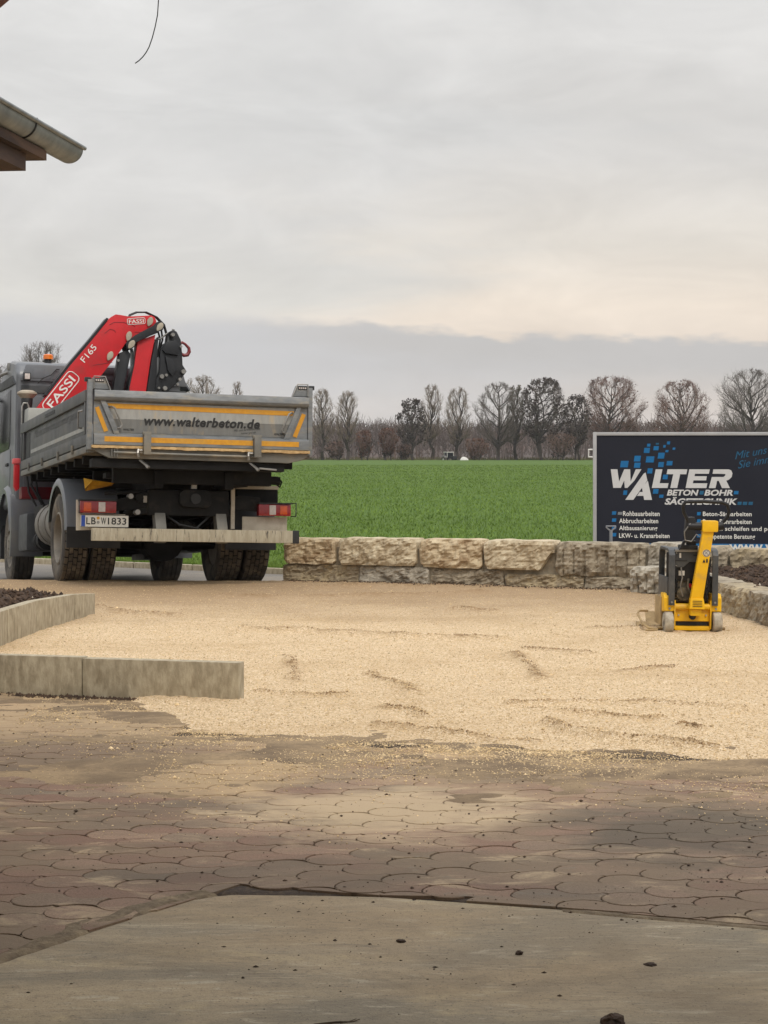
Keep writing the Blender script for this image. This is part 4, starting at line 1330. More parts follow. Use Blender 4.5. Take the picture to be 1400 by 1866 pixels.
for s_ in (-1, 1):
    mb = MB(); mb.prism([(s_ * 1.185, 1.885), (s_ * 1.14, 1.90), (s_ * 1.035, 1.64), (s_ * 1.08, 1.625)], yl, yl + 0.0015); mb.build('reflective_tape', M_yellow_ref, tg)
    mb = MB()
    mb.tube([(s_ * 1.03, -2.08, 1.90), (s_ * 1.0, -2.13, 1.895), (s_ * 0.975, -2.13, 1.88), (s_ * 0.895, -2.13, 1.70), (s_ * 0.91, -2.13, 1.675), (s_ * 0.96, -2.08, 1.66)], 0.011, 8)
    mb.build('handle', M_steel, tg, smooth=True)
lettering('www.walterbeton.de', M_ink, tg, (-0.645, yl - 0.001, 1.715), REAR, shear=0.22, bold=0.034, spacing=1.08, width=1.30)
lettering('Mit uns schneiden Sie', M_ink, tg, (0.36, yl - 0.001, 1.672), (R(90), R(-6), 0), shear=0.5, width=0.30)
lettering('immer gut ab', M_ink, tg, (0.44, yl - 0.001, 1.645), (R(90), R(-6), 0), shear=0.5, width=0.17)
for x in (-0.87, 0.82):
    lettering('WALTER', M_ink, tg, (x, yl - 0.001, 1.648), REAR, shear=0.25, bold=0.03, width=0.115)

# corner posts with lamp housings
for s_ in (-1, 1):
    mb = MB(); mb.box(min(s_ * 1.21, s_ * 1.262), max(s_ * 1.21, s_ * 1.262), -2.09, -2.0, 1.43, 2.19)
    o = mb.build('corner_post', M_bed, T, bevel=0.01)
    mb = MB(); mb.prism([(s_ * 1.215, 2.088), (s_ * 1.215, 2.21), (s_ * 1.075, 2.21), (s_ * 1.03, 2.088)], -2.09, -2.02); mb.build('lamp_housing', M_bed, o, bevel=0.006)
    mb = MB(); mb.tube([(s_ * 1.2, -2.10, 2.09), (s_ * 1.2, -2.10, 2.222), (s_ * 1.08, -2.10, 2.222), (s_ * 1.02, -2.10, 2.075)], 0.008, 6); mb.build('lamp_guard', M_steel, o, smooth=True)
    mb = MB(); mb.box(min(s_ * 1.19, s_ * 1.09), max(s_ * 1.19, s_ * 1.09), -2.096, -2.0905, 2.165, 2.2); mb.build('lamp_socket', M_black, o)
    mb = MB()
    for k in range(4): mb.lathe_z([(0.0, 0.0)], 0, 0, 0, 3) if False else mb.cyl((s_ * (1.175 - 0.023 * k), -2.099, 2.182), (s_ * (1.175 - 0.023 * k), -2.095, 2.182), 0.009, 10)
    mb.build('lamp', M_lens_w, o)
    mb = MB(); mb.box(min(s_ * 1.225, s_ * 1.29), max(s_ * 1.225, s_ * 1.29), -2.06, -2.0, 2.17, 2.215); mb.build('side_lamp', M_black, o, bevel=0.006)

# side boards
for s_ in (-1, 1):
    X = lambda a, b: (min(s_ * a, s_ * b), max(s_ * a, s_ * b))
    mb = MB(); mb.box(*X(1.215, 1.24), -1.995, 2.87, 1.484, 2.05); sb = mb.build('side_board', M_side_shaded, T, bevel=0.003)
    mb = MB(); mb.box(*X(1.205, 1.275), -1.997, 2.872, 1.955, 2.085); mb.build('top_rail', M_side_shaded, sb, bevel=0.012)
    mb = MB(); mb.box(*X(1.2425, 1.262), -1.997, 2.872, 1.484, 1.60); mb.build('bottom_rail', M_side_shaded, sb, bevel=0.006)
    mb = MB(); mb.box(*X(1.2405, 1.2425), -1.85, 2.1, 1.655, 1.70); mb.build('pale_stripe', M_stripe_l, sb)
    for y in (-1.95, 2.62, 2.8): 
        mb = MB(); mb.box(*X(1.2405, 1.272), y - 0.03, y + 0.03, 1.603, 1.952); mb.build('rib', M_side_shaded, sb, bevel=0.005)
    mb = MB(); mb.tube([(s_ * 1.25, -1.72, 1.88), (s_ * 1.295, -1.70, 1.87), (s_ * 1.295, -1.68, 1.70), (s_ * 1.25, -1.66, 1.69)], 0.012, 6); mb.build('handle', M_steel, sb, smooth=True)
    mb = MB(); mb.box(*X(1.2765, 1.28), 0.05, 0.75, 2.0, 2.04); mb.build('marker', M_black, sb)
    for y in (-1.2, -0.2, 1.0, 2.1):
        mb = MB(); mb.box(*X(1.264, 1.285), y - 0.02, y + 0.02, 1.43, 1.53); mb.build('hinge', M_bed2, sb, bevel=0.004)
    mb = MB(); mb.box(*X(1.2, 1.26), -2.0, 2.87, 1.40, 1.47); mb.build('floor_edge', M_bed2, sb, bevel=0.008)
    mb = MB(); mb.box(*X(1.2425, 1.2435), 2.2, 2.55, 1.5 + 0.11, 1.93); mb.build('dark_panel', M_black, sb)
lettering('Mit uns schneiden Sie immer gut ab', M_inkf, T, (-1.2445, 1.85, 1.80), LEFT, shear=0.5, width=3.2, height=0.13)
mb = MB(); mb.box(-1.2, 1.2, 2.83, 2.88, 1.47, 2.12); mb.build('headboard', M_bed, T, bevel=0.01)
# a load of sand residue is not visible; the bed is open on top

# rear lamps, plate, bumper
for s_ in (-1, 1):
    x0, x1 = (-1.225, -0.82) if s_ < 0 else (0.81, 1.19)
    mb = MB(); mb.box(x0, x1, -1.50, -1.40, 0.772, 0.905)
    o = mb.build('tail_light', M_lens_r, T, bevel=0.012)
    w_ = x1 - x0
    ox0 = x0 + 0.04 if s_ < 0 else x1 - 0.13
    mb = MB(); mb.box(ox0, ox0 + 0.085, -1.505, -1.495, 0.79, 0.888); mb.build('indicator_lens', M_lens_o, o, bevel=0.003)
    wx0 = x0 + 0.205 if s_ < 0 else x0 + 0.125
    mb = MB(); mb.box(wx0, wx0 + 0.075, -1.506, -1.495, 0.785, 0.893); mb.build('reversing_lens', M_lens_w, o, bevel=0.003)
    mb = MB(); mb.box(x0 - 0.004, x1 + 0.004, -1.52, -1.38, 0.907, 0.922); mb.build('lamp_hood', M_black, o)
    mb = MB(); mb.tube([(s_ * 1.20, -1.47, 0.92), (s_ * 1.24, -1.53, 0.92), (s_ * 1.24, -1.53, 0.77), (s_ * 1.20, -1.47, 0.77)], 0.007, 6); mb.build('lamp_guard', M_black, o)
mb = MB(); mb.prism([(-1.245, 0.58), (-0.70, 0.60), (-0.70, 0.765), (-1.17, 0.766), (-1.235, 0.92), (-1.25, 0.92)], -1.395, -1.375); mb.build('lamp_bracket', M_offwhite, T)
mb = MB(); mb.box(0.645, 1.175, -1.395, -1.375, 0.60, 0.764); mb.build('lamp_bracket', M_offwhite, T, bevel=0.01)
mb = MB(); mb.box(-1.22, -0.69, -1.53, -1.52, 0.615, 0.748); pl = mb.build('number_plate', M_plate, T, bevel=0.003)
mb = MB(); mb.box(-1.215, -1.172, -1.5325, -1.531, 0.622, 0.742); mb.build('blue_band', M_blue, pl)
for (a_, b_, c_, d_) in ((-1.222, -0.688, 0.745, 0.751), (-1.222, -0.688, 0.612, 0.618)):
    mb = MB(); mb.box(a_, b_, -1.5335, -1.531, c_, d_); mb.build('plate_rim', M_ink, pl)
lettering('L', M_ink, pl, (-1.160, -1.5335, 0.645), REAR, bold=0.012, width=0.044, height=0.076)
lettering('B', M_ink, pl, (-1.105, -1.5335, 0.645), REAR, bold=0.012, width=0.050, height=0.076)
lettering('W', M_ink, pl, (-0.997, -1.5335, 0.645), REAR, bold=0.012, width=0.058, height=0.076)
lettering('1833', M_ink, pl, (-0.92, -1.5335, 0.645), REAR, bold=0.012, width=0.205, height=0.076)
for (z, mm) in ((0.715, M_yellow_ref), (0.668, M_steel)):
    mb = MB(); mb.cyl((-1.028, -1.5335, z), (-1.028, -1.531, z), 0.017, 14); mb.build('seal', mm, pl)
mb = MB(); mb.box(-1.113, 1.238, -1.66, -1.57, 0.462, 0.602); bp = mb.build('rear_bumper', M_bumper, T, bevel=0.008)
mb = MB(); mb.box(1.165, 1.243, -1.665, -1.565, 0.458, 0.606); mb.build('end_cap', M_black, bp, bevel=0.01)
for x in (-0.33, 0.37):
    mb = MB(); mb.prism([(-1.42, 0.95), (-1.30, 0.95), (-1.47, 0.45), (-1.58, 0.45), (-1.58, 0.62)], x - 0.06, x + 0.06, 'yz'); mb.build('bumper_bracket', M_bed2, bp, bevel=0.006)
mb = MB(); mb.prism([(-0.13, 0.90), (-0.09, 0.85), (0.19, 0.845), (0.235, 0.88), (0.235, 1.0), (0.19, 1.045), (-0.08, 1.05), (-0.13, 1.01)], -1.60, -1.50); o = mb.build('towing_jaw', M_under, T, bevel=0.03)
mb = MB(); mb.cyl((0.05, -1.62, 0.945), (0.05, -1.58, 0.945), 0.06, 16); mb.build('jaw_mouth', M_black, o)
mb = MB(); mb.box(0.02, 0.08, -1.53, -1.50, 1.06, 1.12); mb.build('jaw_sign', M_white, o)
# brackets, hoses and boxes at the rear of the frame
mb = MB(); mb.prism([(-0.95, 0.90), (-0.55, 0.985), (-0.40, 0.98), (-0.37, 0.86), (-0.55, 0.83), (-0.80, 0.80)], -1.42, -1.36); mb.build('lamp_arm', M_under, T, bevel=0.01)
mb = MB(); mb.prism([(0.48, 0.95), (0.60, 1.0), (0.85, 0.98), (0.85, 0.82), (0.52, 0.84)], -1.42, -1.36); mb.build('lamp_arm', M_under, T, bevel=0.01)
mb = MB(); mb.box(-0.505, -0.445, -1.435, -1.425, 0.90, 0.975); mb.build('sticker', M_plate, T)
for (x, z, r_) in ((-0.66, 0.965, 0.03), (-0.56, 0.945, 0.045), (-0.58, 0.79, 0.03)):
    mb = MB(); mb.cyl((x, -1.50, z), (x, -1.38, z), r_, 12); mb.build('air_coupling', M_steel if r_ < 0.04 else M_under, T, smooth=True)
mb = MB(); mb.box(0.60, 1.09, -1.3, -0.8, 0.93, 1.08); o = mb.build('equipment_box', M_under, T, bevel=0.01)
mb = MB(); mb.box(0.595, 1.095, -1.31, -0.79, 1.082, 1.125); mb.build('box_lid', M_offwhite, o, bevel=0.005)
mb = MB(); mb.box(0.50, 0.545, -1.44, -1.40, 0.62, 1.08); mb.build('level_strut', M_offwhite, T)
mb = MB(); mb.tube([(-0.9, -1.2, 1.0), (-0.5, -1.35, 1.03), (-0.3, -1.4, 0.95)], 0.018, 8); mb.tube([(0.3, -1.35, 1.1), (0.7, -1.3, 1.12), (0.98, -1.2, 1.1)], 0.022, 8); mb.tube([(-0.3, -1.4, 0.8), (-0.1, -1.45, 0.66), (0.1, -1.45, 0.62), (0.3, -1.42, 0.8)], 0.014, 8)
mb.build('air_hose', M_black, T, smooth=True)
mb = MB(); mb.box(-0.95, 1.02, -1.55, -1.35, 1.16, 1.22); mb.tube([(0.5, -1.5, 1.19), (1.05, -1.5, 1.17)], 0.05, 10); mb.tube([(1.03, -1.52, 1.2), (1.07, -1.52, 1.16), (1.05, -1.52, 1.1), (1.01, -1.52, 1.13)], 0.012, 6)
mb.build('rear_crossbar', M_under, T, bevel=0.006)
mb = MB(); mb.add([(-1.14, -1.2, 1.17), (-0.80, -1.25, 1.12), (-0.80, -1.1, 1.10), (-1.10, -1.1, 1.03), (-1.13, -1.25, 1.05), (-1.05, -1.28, 1.14)], [(0, 1, 5), (1, 2, 3, 5), (5, 3, 4), (0, 5, 4), (0, 4, 3), (0, 3, 2, 1)])
mb.build('strap_bundle', M_strap, T)

# mudguards over the rear wheels
for s_ in (-1, 1):
    mb = MB(); V = []; n = 26
    a0, a1 = R(-72), R(84)
    rings = []
    for k in range(n + 1):
        a = a0 + (a1 - a0) * k / n          # angle from up, positive to the rear
        for (x, rr_) in ((1.245, 0.60), (1.25, 0.655), (1.23, 0.69), (0.62, 0.69), (0.62, 0.665), (1.2, 0.665)):
            V.append((s_ * x, -rr_ * math.sin(a), 0.535 + rr_ * math.cos(a)))
    fs = []
    for k in range(n):
        for q in range(6):
            r_ = (q + 1) % 6
            fs.append((k * 6 + q, k * 6 + r_, (k + 1) * 6 + r_, (k + 1) * 6 + q))
    fs += [tuple(range(6)), tuple(n * 6 + q for q in reversed(range(6)))]
    mb.add(V, fs)
    o = mb.build('mudguard', M_paint if s_ < 0 else M_black, T, smooth=True)
    mb = MB(); mb.box(min(s_ * 1.235, s_ * 0.62), max(s_ * 1.235, s_ * 0.62), -0.715, -0.69, 0.40, 0.64); mb.build('mud_flap', M_black, o)

# tanks and boxes along the left side, repeated lightly on the right
for s_ in (-1, 1):
    mb = MB()
    for k in range(4):
        y = 0.86 + 0.27 * k
        for q in range(1): mb.tube([(s_ * 0.93, y + 0.005, 0.74), (s_ * 0.93, y + 0.25, 0.74)], 0.27 + 0.01 * (k % 2), 24)
    mb.build('air_tank', mat('dusty tank', srgb(126, 121, 112), srgb(108, 103, 95), 5, 0.6, c3=srgb(92, 88, 80), s3=3, t3=(0.5, 0.75)), T, smooth=True)
    mb = MB(); mb.box(min(s_ * 0.62, s_ * 1.1), max(s_ * 0.62, s_ * 1.1), 1.98, 2.7, 0.62, 1.0); mb.build('battery_box', M_under, T, bevel=0.03)
    mb = MB(); mb.box(min(s_ * 0.62, s_ * 1.19), max(s_ * 0.62, s_ * 1.19), 2.75, 3.5, 0.42, 0.92); mb.build('fuel_tank', M_mach_g, T, bevel=0.06)
    mb = MB(); mb.cyl((s_ * 1.0, 2.15, 0.55), (s_ * 1.0, 2.35, 0.55), 0.13, 16); mb.cyl((s_ * 1.0, 2.42, 0.55), (s_ * 1.0, 2.6, 0.55), 0.13, 16); mb.build('filter', M_under, T, smooth=True)

# cab
cab_prof = [(3.76, 0.98), (3.76, 2.86), (3.86, 3.02), (4.4, 3.10), (5.1, 3.06), (5.6, 2.82), (5.98, 2.0), (6.04, 1.3), (6.04, 0.75), (5.25, 0.70), (4.95, 1.02), (4.0, 1.08)]
mb = MB(); mb.prism(cab_prof, -1.215, 1.08, 'yz'); cab = mb.build('cab', M_paint, T, bevel=0.07, seg=3)
mb = MB(); mb.prism([(-1.09, 2.99), (1.09, 2.99), (1.16, 2.76), (-1.16, 2.76)], 3.725, 3.765); mb.build('rear_roof_panel', M_paint, cab, bevel=0.03)
for (x0, x1, z0, z1) in ((-1.02, -0.84, 2.80, 2.93), (-0.74, -0.66, 2.79, 2.94)):
    mb = MB(); mb.prism([(x0, z0), (x1, z0 + 0.0), (x1 - 0.01, z1), (x0 + 0.04, z1)], 3.718, 3.728); mb.build('pressed_panel', M_paint, cab, bevel=0.008)
for z in (2.83, 2.93):
    mb = MB(); mb.box(-0.52, 0.9, 3.70, 3.726, z - 0.03, z + 0.03); mb.build('roof_rib', M_paint, cab, bevel=0.018)
mb = MB(); mb.box(-1.15, 1.15, 3.742, 3.757, 2.60, 2.70); mb.build('rear_seam', M_mach_g, cab, bevel=0.005)
for (x0, x1, z0, z1) in ((-1.1, -0.75, 1.3, 2.56), (-0.70, 0.6, 1.3, 2.52)):
    mb = MB(); mb.box(x0, x1, 3.735, 3.762, z0, z1); mb.build('pressed_panel', M_paint, cab, bevel=0.02)
for s_ in (-1, 1):
    mb = MB(); mb.prism([(4.25, 1.95), (4.25, 2.68), (5.35, 2.62), (5.72, 2.0), (5.6, 1.86), (4.35, 1.86)], s_ * 1.205, s_ * 1.222, 'yz'); mb.build('side_window', M_glass, cab, bevel=0.004)
    mb = MB(); mb.prism([(4.2, 1.1), (4.2, 1.84), (5.7, 1.84), (5.75, 1.05), (5.3, 1.05)], s_ * 1.21, s_ * 1.224, 'yz'); mb.build('door', M_paint, cab, bevel=0.006)
    mb = MB(); mb.box(min(s_ * 1.225, s_ * 1.25), max(s_ * 1.225, s_ * 1.25), 4.3, 4.48, 1.62, 1.66); mb.build('door_handle', M_black, cab, bevel=0.008)
    mb = MB(); mb.prism([(3.80, 2.72), (4.1, 2.86), (5.2, 2.86), (5.5, 2.76), (4.2, 2.72)], s_ * 1.205, s_ * 1.235, 'yz'); mb.build('window_visor', M_black, cab, bevel=0.006)
    mb = MB(); mb.box(min(s_ * 1.30, s_ * 1.52), max(s_ * 1.30, s_ * 1.52), 5.5, 5.62, 2.0, 2.62); mb.tube([(s_ * 1.2, 5.5, 2.66), (s_ * 1.4, 5.55, 2.62)], 0.03, 8); mb.build('mirror', M_black, cab, bevel=0.03)
    # front wheel arch
    mb = MB(); V = []; n = 20
    for k in range(n + 1):
        a = R(-78) + R(156) * k / n
        for (x, rr_) in ((1.27, 0.585), (1.275, 0.64), (1.2, 0.70), (0.8, 0.70), (0.8, 0.66), (1.2, 0.64)):
            V.append((s_ * x, 4.40 - rr_ * math.sin(a), 0.55 + rr_ * math.cos(a) * (1.18)))
    fs = []
    for k in range(n):
        for q in range(6):
            r_ = (q + 1) % 6; fs.append((k * 6 + q, k * 6 + r_, (k + 1) * 6 + r_, (k + 1) * 6 + q))
    fs += [tuple(range(6)), tuple(n * 6 + q for q in reversed(range(6)))]
    mb.add(V, fs); mb.build('wheel_arch', M_paint, cab, smooth=True)
    mb = MB(); mb.prism([(3.72, 0.36), (3.66, 0.75), (3.78, 1.2), (3.84, 1.2), (3.76, 0.75), (3.80, 0.36)], s_ * 0.82, s_ * 1.262, 'yz'); mb.build('arch_flap', M_paint, cab, bevel=0.01)
    mb = MB(); mb.prism([(5.0, 0.35), (5.0, 0.98), (5.9, 0.98), (5.95, 0.35)], s_ * 0.85, s_ * 1.22, 'yz'); mb.build('step_box', M_black, cab, bevel=0.02)
mb = MB(); mb.prism([(5.63, 2.75), (6.0, 2.0), (6.01, 2.02), (5.65, 2.77)], -1.05, 1.05, 'yz'); mb.build('windscreen', M_glass, cab)
mb = MB(); mb.box(-1.1, 1.1, 6.045, 6.1, 0.4, 1.7); mb.build('grille', M_black, cab, bevel=0.03)
mb = MB(); mb.cyl((-0.71, 4.25, 3.05), (-0.71, 4.25, 3.125), 0.05, 12); o = mb.build('beacon_base', M_black, cab, smooth=True)
mb = MB(); mb.lathe_z([(0.0, 0.0), (0.07, 0.0), (0.07, 0.055), (0.055, 0.07), (0.0, 0.075)], -0.71, 4.25, 3.126, 20); mb.build('beacon', mat('amber beacon', srgb(226, 120, 30), srgb(210, 104, 24), 20, 0.25, coat=0.4), cab, smooth=True)
mb = MB(); mb.box(-1.135, -1.035, 3.63, 3.70, 2.755, 2.865); o = mb.build('work_lamp', M_black, cab, bevel=0.02)
mb = MB(); mb.box(-1.12, -1.05, 3.618, 3.632, 2.772, 2.85); mb.build('lamp_glass', M_lens_w, cab, bevel=0.008)
mb = MB(); mb.tube([(-0.93, 3.69, 2.73), (-0.86, 3.68, 2.80), (-0.75, 3.68, 2.85), (-0.68, 3.69, 2.93), (-0.64, 3.70, 2.93)], 0.008, 6); mb.build('cable', M_black, cab)
mb = MB(); mb.tube([(-1.16, 4.6, 2.98), (-1.26, 4.75, 2.95), (-1.34, 4.9, 2.90)], 0.025, 8); mb.lathe_z([(0, -0.06), (0.05, -0.05), (0.06, 0.0), (0.05, 0.05), (0, 0.06)], -1.19, 4.5, 3.03, 14); mb.build('air_horn', M_steel, cab, smooth=True)
# air intake with mushroom cap
mb = MB(); mb.lathe_z([(0.0, -0.02), (0.06, -0.03), (0.07, -0.06), (0.135, 0.005), (0.13, 0.03), (0.08, 0.055), (0.0, 0.06)], -1.115, 3.42, 2.54, 24); o = mb.build('intake_cap', mat('dusty cap', srgb(168, 156, 138), srgb(146, 134, 118), 8, 0.7), T, smooth=True)
mb = MB(); mb.lathe_z([(0.05, -1.0), (0.055, -0.25), (0.075, -0.14), (0.08, -0.06), (0.06, -0.03)], -1.115, 3.42, 2.54, 20); mb.build('intake_pipe', M_black, T, smooth=True)
mb = MB(); mb.tube([(-1.20, 3.28, 1.95), (-1.20, 3.28, 2.36), (-1.18, 3.28, 2.41), (-1.13, 3.28, 2.41), (-1.11, 3.28, 2.36), (-1.11, 3.28, 2.15)], 0.012, 8); mb.build('hose_hoop', M_steel, T, smooth=True)

# folding crane behind the cab
cb = MB(); cb.box(-0.42, 0.42, 3.02, 3.52, 1.0, 1.75); crane = cb.build('crane', M_red, T, bevel=0.03)
mb = MB(); mb.box(-1.15, -0.72, 3.05, 3.45, 1.95, 2.33); mb.build('oil_tank', mat('pale tank', srgb(168, 168, 162), srgb(154, 154, 148), 5, 0.5), crane, bevel=0.02)
mb = MB(); mb.tube([(-0.55, 3.25, 1.6), (-0.62, 3.25, 2.2)], 0.17, 18); mb.box(-0.95, -0.45, 3.1, 3.4, 1.95, 2.3); mb.build('column', M_darkred, crane, smooth=True)
boom = [(-1.02, 2.33), (-0.874, 2.525), (-0.595, 2.914), (-0.313, 3.263), (-0.085, 3.56), (-0.045, 3.61), (0.019, 3.65), (0.084, 3.645), (0.198, 3.63), (0.361, 3.645), (0.51, 3.66),
        (0.555, 3.64), (0.58, 3.59), (0.575, 3.54), (0.527, 3.481), (0.43, 3.411), (0.3, 3.353), (0.225, 3.31), (0.155, 3.252), (0.10, 3.165), (0.044, 3.086), (-0.082, 2.919), (-0.20, 2.76), (-0.42, 2.48), (-0.62, 2.22), (-0.8, 2.16)]
mb = MB(); mb.prism(boom, 3.11, 3.39); mb.build('main_boom', M_red, crane, bevel=0.012)
mb = MB(); mb.prism([(-0.92, 2.515), (-0.60, 2.965), (-0.33, 3.30), (-0.10, 3.60), (-0.075, 3.585), (-0.30, 3.285), (-0.57, 2.935), (-0.88, 2.50)], 3.13, 3.37); mb.build('boom_hose_tray', M_crane_blk, crane)
mb = MB(); mb.prism([(0.33, 3.30), (0.577, 3.402), (0.548, 3.23), (0.516, 3.058), (0.44, 2.5), (0.40, 2.0), (0.20, 2.0), (0.229, 2.658), (0.289, 2.967)], 3.14, 3.36); mb.build('outer_boom', M_red, crane, bevel=0.01)
mb = MB(); mb.prism([(0.62, 3.38), (0.60, 3.15), (0.60, 2.9), (0.58, 2.4), (0.45, 2.4), (0.47, 2.66), (0.522, 3.05), (0.565, 3.28)], 3.12, 3.30); mb.build('extension_cylinder', M_crane_blk, crane, bevel=0.01)
mb = MB(); mb.prism([(0.268, 3.20), (0.30, 3.0), (0.245, 2.7), (0.24, 2.3), (0.20, 2.3), (0.215, 2.7), (0.275, 2.98)], 3.15, 3.35); mb.build('boom_edge', M_crane_blk, crane)
link_ = [(0.155, 3.25), (0.175, 3.285), (0.283, 3.372), (0.527, 3.513), (0.575, 3.565), (0.624, 3.583), (0.67, 3.565), (0.682, 3.52), (0.667, 3.463), (0.561, 3.417), (0.301, 3.275), (0.27, 3.209), (0.221, 3.166), (0.175, 3.185)]
mb = MB(); mb.prism(link_, 3.085, 3.108); mb.build('link', M_crane_blk, crane, bevel=0.005)
mb = MB(); mb.prism(link_, 3.392, 3.415); mb.build('link', M_crane_blk, crane, bevel=0.005)
mb = MB(); mb.prism([(0.085, 3.13), (0.20, 3.18), (0.245, 3.12), (0.155, 2.655), (0.09, 2.2), (-0.03, 2.2), (0.012, 2.658), (0.05, 2.9)], 3.16, 3.34); mb.build('lift_cylinder', M_crane_blk, crane, bevel=0.02)
mb = MB(); mb.cyl((0.06, 3.10, 3.02), (0.06, 3.16, 3.02), 0.02, 8); mb.build('bolt', M_steel, crane)
pack = [(0.774, 3.455), (0.82, 3.475), (0.865, 3.45), (0.924, 3.336), (0.945, 3.15), (0.953, 2.995), (1.012, 2.908), (0.931, 2.80), (0.833, 2.70), (0.735, 2.60), (0.571, 2.55), (0.59, 2.785), (0.634, 2.884), (0.638, 3.177), (0.70, 3.29), (0.79, 3.33)]
mb = MB(); mb.prism(pack, 3.10, 3.42); mb.build('extension_pack', M_crane_blk, crane, bevel=0.014)
mb = MB(); mb.prism([(0.66, 3.19), (0.71, 3.29), (0.84, 3.325), (0.90, 3.25), (0.88, 3.12), (0.70, 3.14)], 3.06, 3.098); mb.build('hinge_plate', M_crane_blk, crane, bevel=0.008)
mb = MB(); mb.prism([(0.70, 3.1), (0.80, 3.06), (0.87, 2.93), (0.80, 2.83), (0.74, 2.90)], 3.06, 3.098); mb.build('hinge_plate', M_crane_blk, crane, bevel=0.008)
for (x, z, r_) in ((0.655, 2.82, 0.03), (0.70, 2.66, 0.03), (0.905, 2.79, 0.022), (0.955, 2.90, 0.03), (0.875, 2.72, 0.018), (0.715, 2.84, 0.02), (0.615, 2.66, 0.016), (0.80, 3.40, 0.025), (0.915, 3.24, 0.018)):
    mb = MB(); mb.cyl((x, 3.04, z), (x, 3.12, z), r_, 12); mb.build('bolt', M_steel, crane, smooth=True)
mb = MB(); mb.tube([(0.84, 3.25, 3.46), (0.85, 3.25, 3.50)], 0.02, 8); mb.tube([(0.57, 3.2, 3.33), (0.67, 3.2, 3.36), (0.735, 3.2, 3.42), (0.76, 3.2, 3.44)], 0.014, 6); mb.build('rod', M_steel, crane)
# hook
hk = [(0.94, 3.30), (0.975, 3.325), (1.02, 3.30), (1.07, 3.25), (1.075, 3.20), (1.05, 3.155), (1.0, 3.145), (0.965, 3.17), (0.96, 3.20)]
mb = MB(); mb.tube([(x, 3.25, z) for x, z in hk], [0.022, 0.02, 0.018, 0.022, 0.026, 0.028, 0.026, 0.018, 0.008], 10); mb.build('hook', M_darkred, crane, smooth=True)
# pins
for (x, z, ang) in ((0.485, 3.568, -20), (0.622, 3.502, -35), (0.197, 3.355, -15), (0.233, 3.243, -35), (-0.057, 3.073, -25)):
    mb = MB(); a = R(ang); out = []
    for k in range(18):
        q = 2 * math.pi * k / 18
        rx_ = 0.040 * math.cos(q); rz_ = 0.068 * math.sin(q)
        if rz_ < 0: rx_ *= (1 + rz_ * 6)
        out.append((x + rx_ * math.cos(a) - rz_ * math.sin(a), z + rx_ * math.sin(a) + rz_ * math.cos(a)))
    mb.prism(out, 3.078, 3.11 if z > 3.3 or z < 3.1 else 3.086); mb.build('pin_plate', M_pin, crane, bevel=0.006)
mb = MB()
for q in range(3):
    o_ = q * 0.02
    mb.tube([(0.17 + o_, 3.18 + 0.05 * q, 3.60), (0.24, 3.18 + 0.05 * q, 3.66 + o_ * 0.4), (0.328, 3.18 + 0.05 * q, 3.70 + o_ * 0.4), (0.458, 3.2 + 0.05 * q, 3.712 + o_ * 0.3), (0.607, 3.2 + 0.05 * q, 3.65 + o_ * 0.3), (0.71 + o_ * .3, 3.2 + 0.05 * q, 3.55), (0.75 + o_ * .3, 3.2 + 0.05 * q, 3.42), (0.735, 3.2 + 0.05 * q, 3.2)], 0.012, 6)
mb.tube([(0.63, 3.22, 3.45), (0.66, 3.22, 3.35), (0.62, 3.22, 3.1)], 0.014, 6); mb.tube([(0.68, 3.25, 3.48), (0.70, 3.25, 3.35), (0.655, 3.25, 3.2)], 0.014, 6)
mb.build('hydraulic_hose', M_black, crane, smooth=True)
# weld lines pressed in the boom
mb = MB(); mb.tube([(-0.07, 3.108, 3.50), (0.0, 3.108, 3.54), (0.12, 3.108, 3.545), (0.24, 3.108, 3.52), (0.29, 3.108, 3.49)], 0.004, 5)
mb.tube([(-0.13, 3.108, 3.38), (-0.06, 3.108, 3.44), (0.0, 3.108, 3.43), (0.02, 3.108, 3.40)], 0.004, 5); mb.tube([(-0.28, 3.108, 2.94), (-0.02, 3.108, 2.99)], 0.004, 5); mb.tube([(0.28, 3.108, 3.42), (0.38, 3.108, 3.42), (0.46, 3.108, 3.45)], 0.004, 5)
mb.build('weld_seam', M_darkred, crane)
# lettering on the boom
BANG = math.atan2(2.759 - 2.338, -0.609 + 0.927)


def boom_rot(a): return (R(90), -a, 0)


def frame_line(parent, pts, r_, mm, y):
    mb = MB(); pp = [(x, y, z) for x, z in pts]; mb.tube(pp + [pp[0], pp[1]], r_, 4, cap=False); return mb.build('letter_frame', mm, parent)


def rrect(ox, oz, a, L, Hh, rad_):
    out = []
    for (cx, cz, s0) in ((L - rad_, Hh - rad_, 0), (rad_, Hh - rad_, 90), (rad_, rad_, 180), (L - rad_, rad_, 270)):
        for k in range(5):
            q = R(s0 + 22.5 * k); u = cx + rad_ * math.cos(q); v = cz + rad_ * math.sin(q)
            out.append((ox + u * math.cos(a) - v * math.sin(a), oz + u * math.sin(a) + v * math.cos(a)))
    return out


